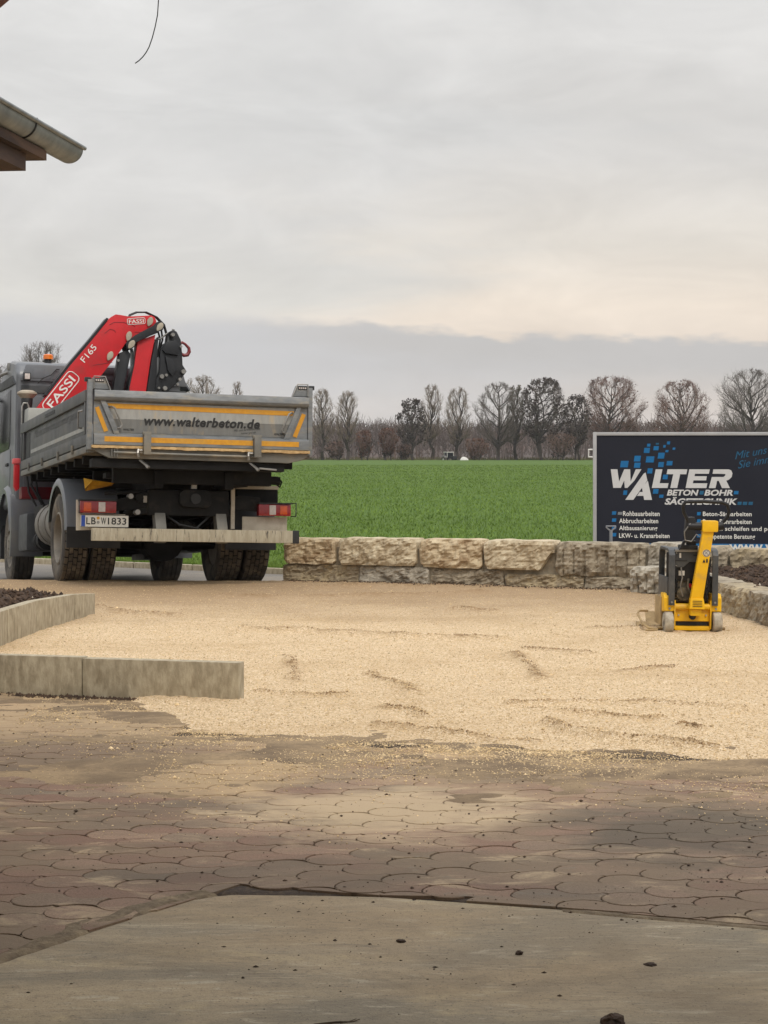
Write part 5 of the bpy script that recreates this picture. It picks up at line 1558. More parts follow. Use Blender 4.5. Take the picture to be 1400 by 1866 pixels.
frame_line(crane, rrect(-0.825, 2.25, BANG, 0.63, 0.185, 0.06), 0.007, M_white, 3.107)
du, dv = math.cos(BANG), math.sin(BANG)
lettering('FASSI', M_white, crane, (-0.825 + 0.07 * du - 0.035 * dv, 3.1065, 2.25 + 0.07 * dv + 0.035 * du), boom_rot(BANG), bold=0.012, width=0.50, height=0.115)
A2 = math.atan2(3.186 - 3.009, -0.231 + 0.421)
lettering('F165', M_white, crane, (-0.395, 3.1065, 2.965), boom_rot(BANG * 0.98), bold=0.004, width=0.27, height=0.085)
A3 = math.atan2(0.029, 0.253)
frame_line(crane, rrect(0.184, 3.513, A3, 0.245, 0.082, 0.02), 0.0045, M_white, 3.107)
lettering('FASSI', M_white, crane, (0.202, 3.1065, 3.528), boom_rot(A3), bold=0.01, width=0.205, height=0.055)
lettering('WALTER', M_ink, crane, (-0.53, 3.1065, 2.37), boom_rot(BANG), shear=0.2, bold=0.03, width=0.17)
# outrigger legs
for s_ in (-1, 1):
    mb = MB(); mb.box(min(s_ * 1.2, s_ * 0.4), max(s_ * 1.2, s_ * 0.4), 3.15, 3.4, 1.12, 1.28); mb.build('outrigger_beam', M_darkred, crane, bevel=0.01)
    mb = MB(); mb.prism([(s_ * 1.225, 1.58), (s_ * 1.295, 1.58), (s_ * 1.295, 1.28), (s_ * 1.265, 1.22), (s_ * 1.225, 1.25)], 3.2, 3.32); mb.build('outrigger_leg', M_red, crane, bevel=0.01)
    mb = MB(); mb.box(min(s_ * 1.215, s_ * 1.315), max(s_ * 1.215, s_ * 1.315), 3.19, 3.33, 1.585, 1.66); mb.build('leg_cap', mat('faded red cap', srgb(226, 96, 98), None, 6, 0.5), crane, bevel=0.02)
mb = MB()
for (x, y0) in ((-1.12, 3.0), (-1.0, 3.05)):
    mb.tube([(x, y0, 2.0), (x - 0.05, y0 + 0.1, 1.6), (x, y0 + 0.05, 1.2), (x + 0.1, y0, 1.0)], 0.016, 6)
mb.tube([(-1.05, 3.0, 1.55), (-1.1, 3.02, 1.3), (-0.9, 3.0, 0.95)], 0.018, 6)
mb.build('hydraulic_hose', M_black, crane, smooth=True)
mb = MB(); mb.box(-1.2, -1.05, 2.95, 3.08, 1.5, 1.8); mb.build('control_valve', M_crane_blk, crane, bevel=0.01)

# ------------------------------------------------------------------ box trailer
TRX0, TRY, TRZ0, TRZ1 = 2.83, 26.0, 0.12, 1.795
trailer = empty('box_trailer', (TRX0 - TRX0 * math.cos(R(-7)) + TRY * math.sin(R(-7)), TRY - TRX0 * math.sin(R(-7)) - TRY * math.cos(R(-7)), 0), (0, 0, R(-7)), label='dark navy box trailer printed with white and blue company lettering behind the stone wall', cat='trailer')
LEN = 4.1
mb = MB(); mb.box(TRX0 + 0.03, TRX0 + LEN - 0.03, TRY + 0.012, TRY + 1.9, TRZ0, TRZ1 - 0.02); body = mb.build('body', M_navy, trailer)
for (x0, x1, z0, z1) in ((TRX0, TRX0 + LEN, TRZ1 - 0.045, TRZ1), (TRX0, TRX0 + LEN, TRZ0 - 0.03, TRZ0 + 0.02)):
    mb = MB(); mb.box(x0, x1, TRY - 0.004, TRY + 1.91, z0, z1); mb.build('edge_profile', M_alu, trailer, bevel=0.008)
for x in (TRX0, TRX0 + LEN - 0.05):
    mb = MB(); mb.box(x - 0.002, x + 0.048, TRY - 0.008, TRY + 1.915, TRZ0 - 0.035, TRZ1 + 0.003); mb.build('corner_profile', M_alu, trailer, bevel=0.008)
mb = MB(); mb.box(TRX0 + 0.06, TRX0 + LEN - 0.06, TRY + 0.004, TRY + 0.0115, TRZ0 + 0.04, TRZ0 + 0.175); mb.build('blue_band', M_print_b, trailer)
mb = MB(); mb.tube([(TRX0 - 0.005, TRY + 0.02, 1.56), (TRX0 - 0.06, TRY + 0.02, 1.56), (TRX0 - 0.06, TRY + 0.02, 1.46), (TRX0 - 0.005, TRY + 0.02, 1.46)], 0.012, 8); mb.build('clearance_lamp', M_white, trailer, smooth=True)
mb = MB(); mb.box(TRX0 + 0.42, TRX0 + 0.50, TRY - 0.03, TRY + 0.003, 0.265, 0.30); mb.build('side_marker', M_lens_o, trailer, bevel=0.006)
gz = float(ground_z(4.5, 26.5))
for x in (TRX0 + 1.7, TRX0 + 2.45):
    for y in (TRY + 0.12, TRY + 1.75):
        mb = MB(); mb.lathe_x([(-0.08, 0.17), (-0.085, 0.28), (-0.07, 0.31), (0.07, 0.31), (0.085, 0.28), (0.08, 0.17)], 0, 0, 0, 28)
        o = mb.build('wheel', M_rubber, trailer, smooth=True)
        o.rotation_euler = (0, 0, R(90)); o.location = (x, y, gz + 0.31)
        mb = MB(); mb.lathe_x([(-0.06, 0.17), (-0.05, 0.05), (-0.05, 0.004), (0.05, 0.004), (0.05, 0.05), (0.06, 0.17)], 0, 0, 0, 24)
        mb.build('rim', M_rim, o, smooth=True)
mb = MB(); mb.box(TRX0 + 0.1, TRX0 + LEN - 0.1, TRY + 0.5, TRY + 0.6, TRZ0 - 0.13, TRZ0 - 0.035); mb.box(TRX0 + 0.1, TRX0 + LEN - 0.1, TRY + 1.3, TRY + 1.4, TRZ0 - 0.13, TRZ0 - 0.035)
mb.bar((TRX0 + LEN - 0.2, TRY + 0.95, TRZ0 - 0.08), (TRX0 + LEN + 1.3, TRY + 0.95, TRZ0 - 0.08), 0.1, 0.1)
mb.box(TRX0 + 1.9, TRX0 + 2.2, TRY + 0.2, TRY + 1.7, gz + 0.2, TRZ0 - 0.05)
mb.build('undercarriage', M_steel, trailer, bevel=0.005)
YF = TRY + 0.0085
LX = lambda cx: 2.897 + cx * 0.001645
LZ = lambda cy: 1.778 - cy * 0.001645


def quad(parent, pts, mm, name='print', y=YF):
    mb = MB(); mb.prism([(LX(x), LZ(z)) for x, z in pts], y, y + 0.0015); return mb.build(name, mm, parent)


for (x0, y0, x1, y1, k) in ((180, 225, 250, 278, 0), (292, 183, 350, 230, 0), (292, 240, 348, 282, 0), (372, 118, 424, 160, 0), (398, 84, 428, 108, 0), (470, 78, 496, 92, 1),
                            (450, 104, 496, 138, 0), (388, 188, 460, 238, 0), (485, 158, 544, 206, 0), (530, 95, 552, 116, 0), (560, 66, 588, 90, 0), (548, 136, 574, 154, 0),
                            (606, 116, 630, 134, 0), (488, 234, 538, 276, 0), (556, 226, 608, 262, 0), (400, 286, 446, 328, 0), (525, 338, 570, 376, 0), (204, 468, 240, 504, 0),
                            (446, 456, 494, 494, 0), (497, 502, 534, 528, 0), (825, 470, 860, 500, 1), (1100, 470, 1140, 497, 0), (1130, 558, 1165, 584, 1), (1172, 558, 1210, 584, 1),
                            (1218, 558, 1255, 584, 1), (112, 640, 150, 668, 0), (112, 698, 150, 726, 0), (112, 758, 150, 786, 0), (112, 818, 150, 846, 0), (803, 643, 836, 670, 0), (803, 702, 836, 728, 0),
                            (803, 762, 836, 790, 0), (803, 824, 836, 850, 0)):
    s_ = (y1 - y0) * 0.14
    quad(trailer, [(x0 + s_, y0), (x1, y0), (x1 - s_, y1), (x0, y1)], M_print_bd if k else M_print_b, 'blue_square')
# big logo, drawn as block letters
YL = YF - 0.0015
W = [(104, 294), (160, 294), (172, 400), (215, 294), (262, 294), (268, 400), (310, 294), (352, 294), (290, 400), (240, 447), (228, 447), (222, 360), (180, 447), (128, 447)]
quad(trailer, [(104, 294), (158, 294), (172, 395), (214, 294), (262, 294), (266, 395), (308, 294), (354, 294), (298, 385), (240, 447), (218, 447), (214, 385), (186, 447), (124, 447)], M_print_w, 'letter', YL)
quad(trailer, [(222, 545), (288, 545), (402, 385), (388, 320), (372, 330)], M_print_w, 'letter', YL)
quad(trailer, [(406, 388), (440, 545), (376, 545), (370, 512), (318, 512), (340, 480), (364, 480), (358, 440)], M_print_w, 'letter', YL)
quad(trailer, [(470, 294), (524, 294), (502, 408), (574, 408), (566, 447), (438, 447)], M_print_w, 'letter', YL)
quad(trailer, [(566, 294), (726, 294), (718, 334), (668, 334), (644, 447), (588, 447), (612, 334), (558, 334)], M_print_w, 'letter', YL)
quad(trailer, [(742, 294), (908, 294), (900, 330), (788, 330), (784, 350), (884, 350), (878, 384), (776, 384), (770, 408), (888, 408), (880, 447), (712, 447)], M_print_w, 'letter', YL)
quad(trailer, [(936, 294), (1060, 294), (1080, 302), (1090, 326), (1084, 356), (1062, 378), (1040, 386), (1070, 447), (1006, 447), (980, 388), (966, 388), (954, 447), (900, 447), (924, 356), (1018, 356), (1032, 344), (1034, 332), (974, 330), (930, 330)], M_print_w, 'letter', YL)


def tlet(body, x0, x1, ytop, ybot, mm, y=YL, **kw):
    o = lettering(body, mm, trailer, (LX(x0), y, LZ(ybot)), REAR, width=(x1 - x0) * 0.001645, height=(ybot - ytop) * 0.001645, **kw)
    return o


tlet('BETON', 560, 818, 460, 510, M_print_w, shear=0.22, bold=0.035)
tlet('BOHR', 862, 1094, 460, 510, M_print_w, shear=0.22, bold=0.035)
tlet('SÄGETECHNIK', 542, 1130, 520, 584, M_print_w, shear=0.22, bold=0.035)
for (s_, x0, x1, yt, yb) in (('Rohbauarbeiten', 204, 502, 640, 676), ('Abbrucharbeiten', 172, 490, 700, 735), ('Altbausanierung', 172, 484, 760, 803), ('LKW- u. Kranarbeiten', 172, 582, 822, 856),
                             ('Beton-Sägearbeiten', 852, 1244, 641, 685), ('Beton-Bohrarbeiten', 852, 1244, 703, 738), ('Böden schleifen und polieren', 870, 1530, 762, 804), ('Kompetente Beratung', 852, 1272, 825, 870)):
    tlet(s_, x0, x1, yt - 2, yb + 2, M_white, bold=0.018, spacing=1.04)
quad(trailer, [(164, 645), (200, 645), (196, 668), (160, 668)], mat('grey print', srgb(130, 132, 136), None, 6, 0.5), 'logo_chip')
lettering('Mit uns schneiden', M_print_bd, trailer, (LX(1112), YL, LZ(212)), (R(90), R(-11), 0), shear=0.45, width=1.05)
lettering('Sie immer gut ab', M_print_bd, trailer, (LX(1136), YL, LZ(288)), (R(90), R(-11), 0), shear=0.45, width=1.0)
lettering('www.walterbeton.de', M_white, trailer, (LX(1065), YL - 0.006, TRZ0 + 0.075), REAR, bold=0.02, width=1.7)

# ------------------------------------------------------------------ shovel standing behind the wall
shx, shy = wall_pt(1113)
shy += 0.50; gz = -0.05
shovel = empty('shovel', (shx + 0.062, shy, gz), label='grey shovel with a D-shaped grip standing upright behind the stone wall', cat='shovel')
mb = MB(); mb.tube([(0, 0, 0.10), (0, 0, 0.70)], 0.019, 12); mb.build('shaft', M_grip, shovel, smooth=True)
mb = MB(); mb.tube([(0, 0, 0.675), (-0.015, 0, 0.695), (-0.052, 0, 0.728), (-0.052, 0, 0.742), (0.052, 0, 0.742), (0.052, 0, 0.728), (0.015, 0, 0.695), (0, 0, 0.675)], 0.009, 8); mb.build('grip', M_grip, shovel, smooth=True)
V = []
for k in range(6):
    for q in range(7):
        u = q / 6 - 0.5; v = k / 5
        V.append((u * 0.2 * (1 - 0.35 * max(0, 0.4 - v)), -0.03 * (1 - 4 * u * u) , -0.16 + 0.3 * v - 0.05 * (4 * u * u) * (v < 0.3)))
Fc = [(k * 7 + q, k * 7 + q + 1, (k + 1) * 7 + q + 1, (k + 1) * 7 + q) for k in range(5) for q in range(6)]
link('blade', np_mesh('blade', np.array(V), np.array(Fc), M_steel, True), shovel)

# ------------------------------------------------------------------ vibrating plate
vp = empty('plate_compactor', (2.585, 16.12, 0.008), (0, R(0.8), R(1.0)), label='yellow and black vibrating plate compactor parked on the gravel before the stone border', cat='compactor')
mb = MB()   # base plate with upturned front and rear
pl_prof = [(0.03, 0.045), (0.05, 0.02), (0.09, 0.0), (0.55, 0.0), (0.68, 0.05), (0.74, 0.12), (0.725, 0.125), (0.66, 0.065), (0.54, 0.022), (0.10, 0.022), (0.065, 0.035), (0.045, 0.055)]
mb.prism(pl_prof, -0.285, 0.285, 'yz'); mb.build('base_plate', M_dusty, vp, bevel=0.003)
for s_, w_ in ((-1, 0.105), (1, 0.03)):
    mb = MB(); mb.prism([(-0.01, 0.03), (0.0, 0.0), (0.0, -0.012), (0.49, -0.012), (0.56, 0.03), (0.56, 0.05), (0.48, 0.016), (0.01, 0.016), (0.0, 0.035)], s_ * 0.2865, s_ * (0.2865 + w_), 'yz'); mb.build('extension_plate', M_dusty, vp, bevel=0.003)
mb = MB(); mb.tube([(-0.28, 0.03, 0.03), (-0.36, 0.06, 0.04), (-0.388, 0.16, 0.06), (-0.385, 0.50, 0.12), (-0.36, 0.58, 0.14), (-0.28, 0.6, 0.14)], 0.010, 8); mb.build('edge_guard', M_dusty, vp, smooth=True)
for s_ in (-1, 1):
    mb = MB(); mb.box(min(s_ * 0.235, s_ * 0.25), max(s_ * 0.235, s_ * 0.25), 0.10, 0.42, 0.06, 0.30); mb.build('side_skirt', M_dusty, vp, bevel=0.006)
mb = MB(); mb.box(-0.20, 0.20, 0.10, 0.55, 0.03, 0.25); mb.build('exciter_housing', M_mach_y, vp, bevel=0.02)
for s_ in (-1, 1):
    mb = MB(); mb.lathe_x([(-0.035, 0.03), (-0.038, 0.08), (-0.03, 0.092), (0.03, 0.092), (0.038, 0.08), (0.035, 0.03)], s_ * 0.203, -0.005, 0.092, 28); o = mb.build('transport_wheel', M_dust_rub, vp, smooth=True)
    mb = MB(); mb.cyl((s_ * 0.203 - 0.03, -0.005, 0.092), (s_ * 0.203 + 0.03, -0.005, 0.092), 0.031, 14); mb.build('hub', M_mach_g, o, smooth=True)
    mb = MB(); mb.prism([(0.0, 0.182), (-0.02, 0.19), (-0.02, 0.30), (0.02, 0.335), (0.16, 0.335), (0.16, 0.18)], s_ * 0.155, s_ * 0.242, 'yz'); mb.build('side_bracket', M_mach_y, vp, bevel=0.008)
    mb = MB(); mb.box(min(s_ * 0.145, s_ * 0.157), max(s_ * 0.145, s_ * 0.157), -0.03, 0.1, 0.04, 0.28); mb.build('cheek_plate', M_mach_y, vp, bevel=0.004)
    # guard frame: one bent flat bar loop per side
    fr = [(-0.045, 0.238), (-0.045, 0.66), (-0.01, 0.70), (0.05, 0.715), (0.42, 0.715), (0.48, 0.69), (0.50, 0.62), (0.50, 0.30)]
    mb = MB()
    ins = [(-0.020, 0.238), (-0.020, 0.65), (0.005, 0.68), (0.055, 0.69), (0.41, 0.69), (0.46, 0.67), (0.475, 0.61), (0.475, 0.30)]
    mb.prism(fr + ins[::-1], s_ * 0.157, s_ * 0.207, 'yz'); mb.build('guard_frame', M_mach_g, vp, bevel=0.006)
    mb = MB(); mb.cyl((s_ * 0.182, -0.053, 0.265), (s_ * 0.182, -0.044, 0.265), 0.009, 8); mb.build('bolt', M_steel, vp)
    mb = MB(); mb.box(min(s_ * 0.195, s_ * 0.215), max(s_ * 0.195, s_ * 0.215), 0.0, 0.46, 0.30, 0.47); mb.build('lower_guard', M_mach_g, vp, bevel=0.01)
mb = MB(); mb.tube([(-0.155, 0.0, 0.225), (0.155, 0.0, 0.225)], 0.027, 16); mb.build('cross_tube', M_mach_y, vp, smooth=True)
mb = MB(); mb.prism([(0.01, 0.20), (0.005, 0.105), (0.02, 0.10), (0.05, 0.20)], -0.145, 0.145, 'yz'); mb.build('rear_plate', M_mach_y, vp, bevel=0.004)
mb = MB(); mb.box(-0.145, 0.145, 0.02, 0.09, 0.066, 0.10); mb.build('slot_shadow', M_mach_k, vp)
mb = MB(); mb.box(-0.150, 0.150, -0.02, 0.03, 0.028, 0.064); mb.build('lower_bar', M_mach_y, vp, bevel=0.008)
mb = MB(); mb.cyl((0.0, -0.02, 0.145), (0.0, 0.02, 0.145), 0.028, 14); mb.build('rubber_buffer', M_mach_k, vp, smooth=True)
for x in (-0.115, 0.115):
    mb = MB(); mb.cyl((x, -0.006, 0.155), (x, 0.02, 0.155), 0.008, 8); mb.build('bolt', M_pin, vp)
# engine under the hood
mb = MB(); mb.box(-0.15, 0.15, 0.08, 0.44, 0.255, 0.42); mb.cyl((-0.07, 0.03, 0.33), (-0.07, 0.1, 0.33), 0.06, 16); mb.box(-0.12, -0.03, 0.05, 0.09, 0.29, 0.45); mb.build('engine_block', M_engine, vp, bevel=0.01)
mb = MB(); mb.box(-0.153, 0.153, 0.03, 0.45, 0.44, 0.665); mb.build('engine_cover', M_mach_k, vp, bevel=0.02)
mb = MB(); mb.prism([(-0.155, 0.555), (-0.08, 0.555), (-0.03, 0.60), (0.05, 0.60), (0.11, 0.56), (0.155, 0.56), (0.155, 0.685), (-0.155, 0.685)], 0.005, 0.028); mb.build('hood_front', M_mach_g, vp, bevel=0.006)
mb = MB(); mb.box(-0.155, 0.155, -0.01, 0.46, 0.688, 0.705); mb.build('hood_top', M_mach_g, vp, bevel=0.006)
mb = MB(); mb.box(-0.155, 0.155, -0.016, 0.0, 0.686, 0.708); mb.build('hood_edge', M_steel, vp, bevel=0.004)
for (x0, x1, z0, z1, mm) in ((-0.115, -0.065, 0.485, 0.525, M_plate), (-0.115, -0.10, 0.635, 0.675, M_white), (0.12, 0.15, 0.645, 0.68, M_white)):
    mb = MB(); mb.box(x0, x1, (0.026 if z1 < 0.6 else 0.001), (0.029 if z1 < 0.6 else 0.004), z0, z1); mb.build('label', mm, vp)
mb = MB(); mb.tube([(-0.13, 0.02, 0.62), (-0.15, 0.0, 0.52), (-0.13, 0.02, 0.42), (-0.14, 0.03, 0.34)], 0.008, 6); mb.tube([(0.13, 0.02, 0.55), (0.14, 0.0, 0.42), (0.11, 0.0, 0.30)], 0.010, 6); mb.tube([(0.06, 0.02, 0.45), (0.09, 0.0, 0.35), (0.05, 0.0, 0.28)], 0.009, 6)
mb.build('hose', M_black, vp, smooth=True)
mb = MB(); mb.cyl((-0.02, 0.03, 0.40), (-0.02, 0.06, 0.40), 0.02, 12); mb.build('fuel_cap', M_red, vp)
for (x, z) in ((0.125, 0.47), (0.135, 0.43), (0.118, 0.40)):
    mb = MB(); mb.cyl((x, 0.02, z), (x, 0.06, z), 0.014, 10); mb.build('fitting', M_steel, vp, smooth=True)
# cooling fins, air filter, silencer and pipework round the engine
for k in range(6):
    mb = MB(); mb.box(-0.135, -0.02, 0.045, 0.075, 0.272 + 0.022 * k, 0.280 + 0.022 * k); mb.build('cooling_fin', M_engine, vp)
mb = MB(); mb.cyl((0.105, 0.035, 0.36), (0.105, 0.12, 0.36), 0.042, 16); mb.build('air_filter', M_mach_k, vp, smooth=True)
mb = MB(); mb.tube([(-0.03, 0.03, 0.46), (-0.04, 0.01, 0.40), (-0.02, 0.015, 0.34), (0.03, 0.02, 0.31)], 0.011, 8); mb.build('exhaust_pipe', M_engine, vp, smooth=True)
mb = MB(); mb.tube([(-0.10, 0.0, 0.555), (-0.09, -0.012, 0.47), (-0.105, -0.008, 0.40), (-0.08, 0.01, 0.31)], 0.006, 6); mb.build('fuel_line', M_steel, vp, smooth=True)
mb = MB(); mb.tube([(0.115, 0.0, 0.60), (0.125, -0.015, 0.50), (0.105, -0.01, 0.38), (0.125, 0.0, 0.29)], 0.007, 6); mb.build('fuel_line', M_black, vp, smooth=True)
mb = MB(); mb.box(-0.15, -0.05, -0.002, 0.004, 0.61, 0.615); mb.box(0.0, 0.10, -0.002, 0.004, 0.655, 0.66); mb.build('hood_seam', M_mach_k, vp)
for (x, z) in ((-0.14, 0.675), (0.14, 0.63), (-0.14, 0.57), (0.05, 0.69)):
    mb = MB(); mb.cyl((x, -0.003, z), (x, 0.006, z), 0.006, 8); mb.build('bolt', M_steel, vp)
for x in (-0.195, 0.195):
    mb = MB(); mb.cyl((x, -0.026, 0.21), (x, -0.018, 0.21), 0.010, 8); mb.build('bolt', M_steel, vp)
# towing arm, upright and leaning right
mb = MB()
a_, b_ = Vector((0.015, -0.075, 0.28)), Vector((0.10, -0.115, 0.87))
dirv = (b_ - a_).normalized()
vs = []
for p, hw, hd in ((a_, 0.052, 0.035), (b_, 0.047, 0.03)):
    for (i, j) in ((-1, -1), (1, -1), (1, 1), (-1, 1)): vs.append((p.x + i * hw, p.y + j * hd, p.z))
mb.add(vs, [(3, 2, 1, 0), (4, 5, 6, 7), (0, 1, 5, 4), (1, 2, 6, 5), (2, 3, 7, 6), (3, 0, 4, 7)])
arm = mb.build('towing_arm', M_mach_y, vp, bevel=0.008)
mb = MB(); mb.box(0.045, 0.18, -0.165, -0.06, 0.86, 0.955); mb.build('arm_head', M_mach_y, arm, bevel=0.018)
mb = MB(); mb.prism([(-0.045, 0.215), (0.085, 0.215), (0.082, 0.25), (0.072, 0.305), (-0.038, 0.305), (-0.04, 0.25)], -0.125, -0.045); mb.build('arm_foot', M_mach_y, arm, bevel=0.008)
for z in (0.235, 0.25, 0.265, 0.28):
    mb = MB(); mb.box(-0.02, 0.06, -0.128, -0.1255, z, z + 0.005); mb.build('foot_slot', M_mach_k, arm)
mb = MB(); mb.box(-0.03, 0.065, -0.09, 0.0, 0.155, 0.212); mb.build('pivot_block', M_mach_y, arm, bevel=0.015)
mb = MB(); mb.cyl((0.088, -0.1475, 0.685), (0.088, -0.1465, 0.685), 0.032, 20); o = mb.build('warning_label', M_plate, arm); o.location = (0.0, 0.012, 0)
mb = MB(); ring = [(0.088 + 0.026 * math.cos(R(20 * k)), -0.136, 0.685 + 0.026 * math.sin(R(20 * k))) for k in range(19)]; mb.tube(ring, 0.0035, 4, cap=False); mb.bar((0.069, -0.136, 0.703), (0.107, -0.136, 0.667), 0.006, 0.003); mb.bar((0.075, -0.136, 0.675), (0.098, -0.136, 0.70), 0.006, 0.003); mb.build('warning_print', mat('grey print ink', srgb(120, 112, 104), None, 8, 0.6), arm)
mb = MB(); mb.prism([(0.055, 0.605), (0.08, 0.605), (0.068, 0.635)], -0.134, -0.1335); mb.box(0.086, 0.10, -0.134, -0.1335, 0.605, 0.635); mb.build('warning_print', M_ink, arm)
hb = [(-0.055, -0.11, 0.90), (-0.075, -0.12, 0.965), (-0.105, -0.13, 1.02), (-0.115, -0.135, 1.075), (-0.095, -0.14, 1.108), (0.06, -0.14, 1.115), (0.215, -0.14, 1.108), (0.258, -0.135, 1.09), (0.272, -0.13, 1.04), (0.262, -0.12, 0.985), (0.225, -0.11, 0.945), (0.205, -0.11, 0.915)]
mb = MB(); mb.tube(hb, 0.0155, 10); mb.build('handle_bar', M_mach_k, vp, smooth=True)
mb = MB(); mb.cyl((-0.07, -0.11, 0.905), (0.045, -0.11, 0.905), 0.034, 16); mb.build('handle_hub', M_mach_k, vp, smooth=True)
mb = MB(); mb.cyl((0.18, -0.11, 0.905), (0.228, -0.11, 0.915), 0.036, 16); mb.build('handle_hub', M_mach_k, vp, smooth=True)
mb = MB(); mb.prism([(-0.085, 0.98), (-0.01, 0.985), (0.0, 0.93), (-0.005, 0.83), (-0.02, 0.775), (-0.08, 0.77), (-0.095, 0.84), (-0.09, 0.90)], -0.13, -0.05); mb.build('control_box', M_mach_k, vp, bevel=0.02)
mb = MB(); mb.prism([(-0.10, 0.78), (-0.06, 0.80), (-0.10, 0.72), (-0.135, 0.70)], -0.08, -0.05); mb.box(-0.12, 0.03, -0.06, 0.06, 0.708, 0.745); mb.box(-0.06, 0.02, -0.03, 0.03, 0.74, 0.78); mb.build('throttle_bracket', M_mach_k, vp, bevel=0.008)
mb = MB(); mb.tube([(-0.05, -0.135, 0.93), (-0.10, -0.14, 0.86), (-0.09, -0.12, 0.79), (-0.04, -0.135, 0.78), (0.0, -0.14, 0.84), (0.03, -0.13, 0.82)], 0.005, 6); mb.build('cable', M_steel, vp, smooth=True)

# ------------------------------------------------------------------ eave of the left building
ED = Vector((0.115, 1, 0)).normalized(); ER = Vector((ED.y, -ED.x, 0))
house = empty('farm_building', (-1.715, 11.0, 0), (0, 0, math.atan2(-ED.x, ED.y)), label='building at the left edge with a weathered zinc gutter under its eave', cat='building')
# local frame: x across (to the yard), y along the eave, z up; gutter end at y=0
gz_ = 3.27; gr = 0.082
mb = MB(); n = 18; V = []; fs = []
gy = np.linspace(-9, 0, 25)
for y in gy:
    for k in range(n + 1):
        a = math.pi + math.pi * k / n
        V.append((-0.09 + gr * math.cos(a), y, gz_ + gr * math.sin(a)))
    for k in range(n + 1):
        a = 2 * math.pi - math.pi * k / n
        V.append((-0.09 + (gr - 0.004) * math.cos(a), y, gz_ + (gr - 0.004) * math.sin(a)))
m2 = 2 * (n + 1)
for i in range(len(gy) - 1):
    for k in range(m2):
        fs.append((i * m2 + k, i * m2 + (k + 1) % m2, (i + 1) * m2 + (k + 1) % m2, (i + 1) * m2 + k))
mb.add(V, fs); gut = mb.build('gutter', M_zinc, house, smooth=True)
mb = MB(); mb.prism([(-0.09 + gr * math.cos(R(180 + 10 * k)), gz_ + gr * math.sin(R(180 + 10 * k))) for k in range(19)], -0.012, 0.0); mb.build('gutter_end', M_zinc, gut)
mb = MB(); mb.tube([(0.0, -9, gz_ + 0.004), (0.0, 0.005, gz_ + 0.004)], 0.012, 10); mb.build('gutter_bead', M_zinc, gut, smooth=True)
for y in (-0.92, -1.85, -2.8, -3.7):
    mb = MB(); mb.tube([(-0.09 + (gr + 0.003) * math.cos(R(a)), y, gz_ + (gr + 0.003) * math.sin(R(a))) for a in range(180, 361, 15)] + [(-0.002, y, gz_ + 0.02)], 0.006, 6); mb.build('gutter_bracket', M_zinc_d, gut)
mb = MB(); mb.box(-0.30, -0.075, -9, -0.50, gz_ - 0.14, gz_ - 0.088); mb.build('fascia_board', M_wood_d, house)
mb = MB(); mb.box(-0.62, -0.115, -9, -0.75, gz_ - 0.232, gz_ - 0.143); mb.build('purlin', M_wood_d, house)
mb = MB(); mb.prism([(-0.16, gz_ + 0.03), (-0.16, gz_ - 0.005), (-3.2, gz_ + 0.95), (-3.2, gz_ + 0.99)], -9, -1.0); mb.build('roof_boarding', M_wood_d, house)
mb = MB(); mb.prism([(-0.13, gz_ + 0.035), (-3.2, gz_ + 1.0), (-3.2, gz_ + 1.045), (-0.13, gz_ + 0.075)], -9, -0.95); mb.build('roof', M_tile, house)
mb = MB(); mb.prism([(-1.05, -0.3), (-1.05, 3.4), (-3.1, 4.0), (-3.1, -0.3)], -9, -1.2); mb.build('wall', M_plaster, house)

# ------------------------------------------------------------------ shed roof over the camera, with its red steel frame
shed = empty('open_shed', (0, 0, 0), label='red steel brace of the open shed roof at the top left corner of the picture', cat='shed')
mb = MB(); mb.bar((-1.52, 4.9, 2.28), (-0.72, 4.9, 2.965), 0.09, 0.075, (0, 1, 0)); mb.build('knee_brace', M_beam, shed, bevel=0.006)
mb = MB(); mb.box(-3.2, 4.2, 4.84, 4.96, 2.97, 3.13); mb.build('front_beam', M_beam, shed, bevel=0.006)
for x in (-1.6, 3.6):
    mb = MB(); mb.box(x - 0.06, x + 0.06, 4.84, 4.96, -0.010, 2.968); mb.build('post', M_beam, shed, bevel=0.006)
mb = MB(); V = []; fs = []
nx_ = 150
for k in range(nx_ + 1):
    x = -3.6 + 8.2 * k / nx_
    z = 3.16 + 0.018 * math.sin(k * 1.3)
    V += [(x, -6.0, z + 1.1), (x, 5.15, z)]
for k in range(nx_): fs.append((2 * k, 2 * k + 1, 2 * k + 3, 2 * k + 2))
V2 = [(x, y, z + 0.004) for x, y, z in V]
mb.add(V, fs); mb.add(V2, [tuple(reversed(f)) for f in fs]); mb.build('roof_sheet', M_sheet, shed)
mb = MB(); mb.tube([(-0.55, 4.8, 3.0), (-0.557, 4.8, 2.80), (-0.562, 4.8, 2.69), (-0.566, 4.8, 2.63), (-0.572, 4.8, 2.60), (-0.579, 4.8, 2.573), (-0.587, 4.8, 2.550), (-0.594, 4.8, 2.537), (-0.602, 4.8, 2.526), (-0.612, 4.8, 2.516), (-0.622, 4.8, 2.509)], 0.0014, 6)
tag(mb.build('loose_wire', M_wire), 'thin loose wire end dangling against the sky from the shed roof', 'wire')

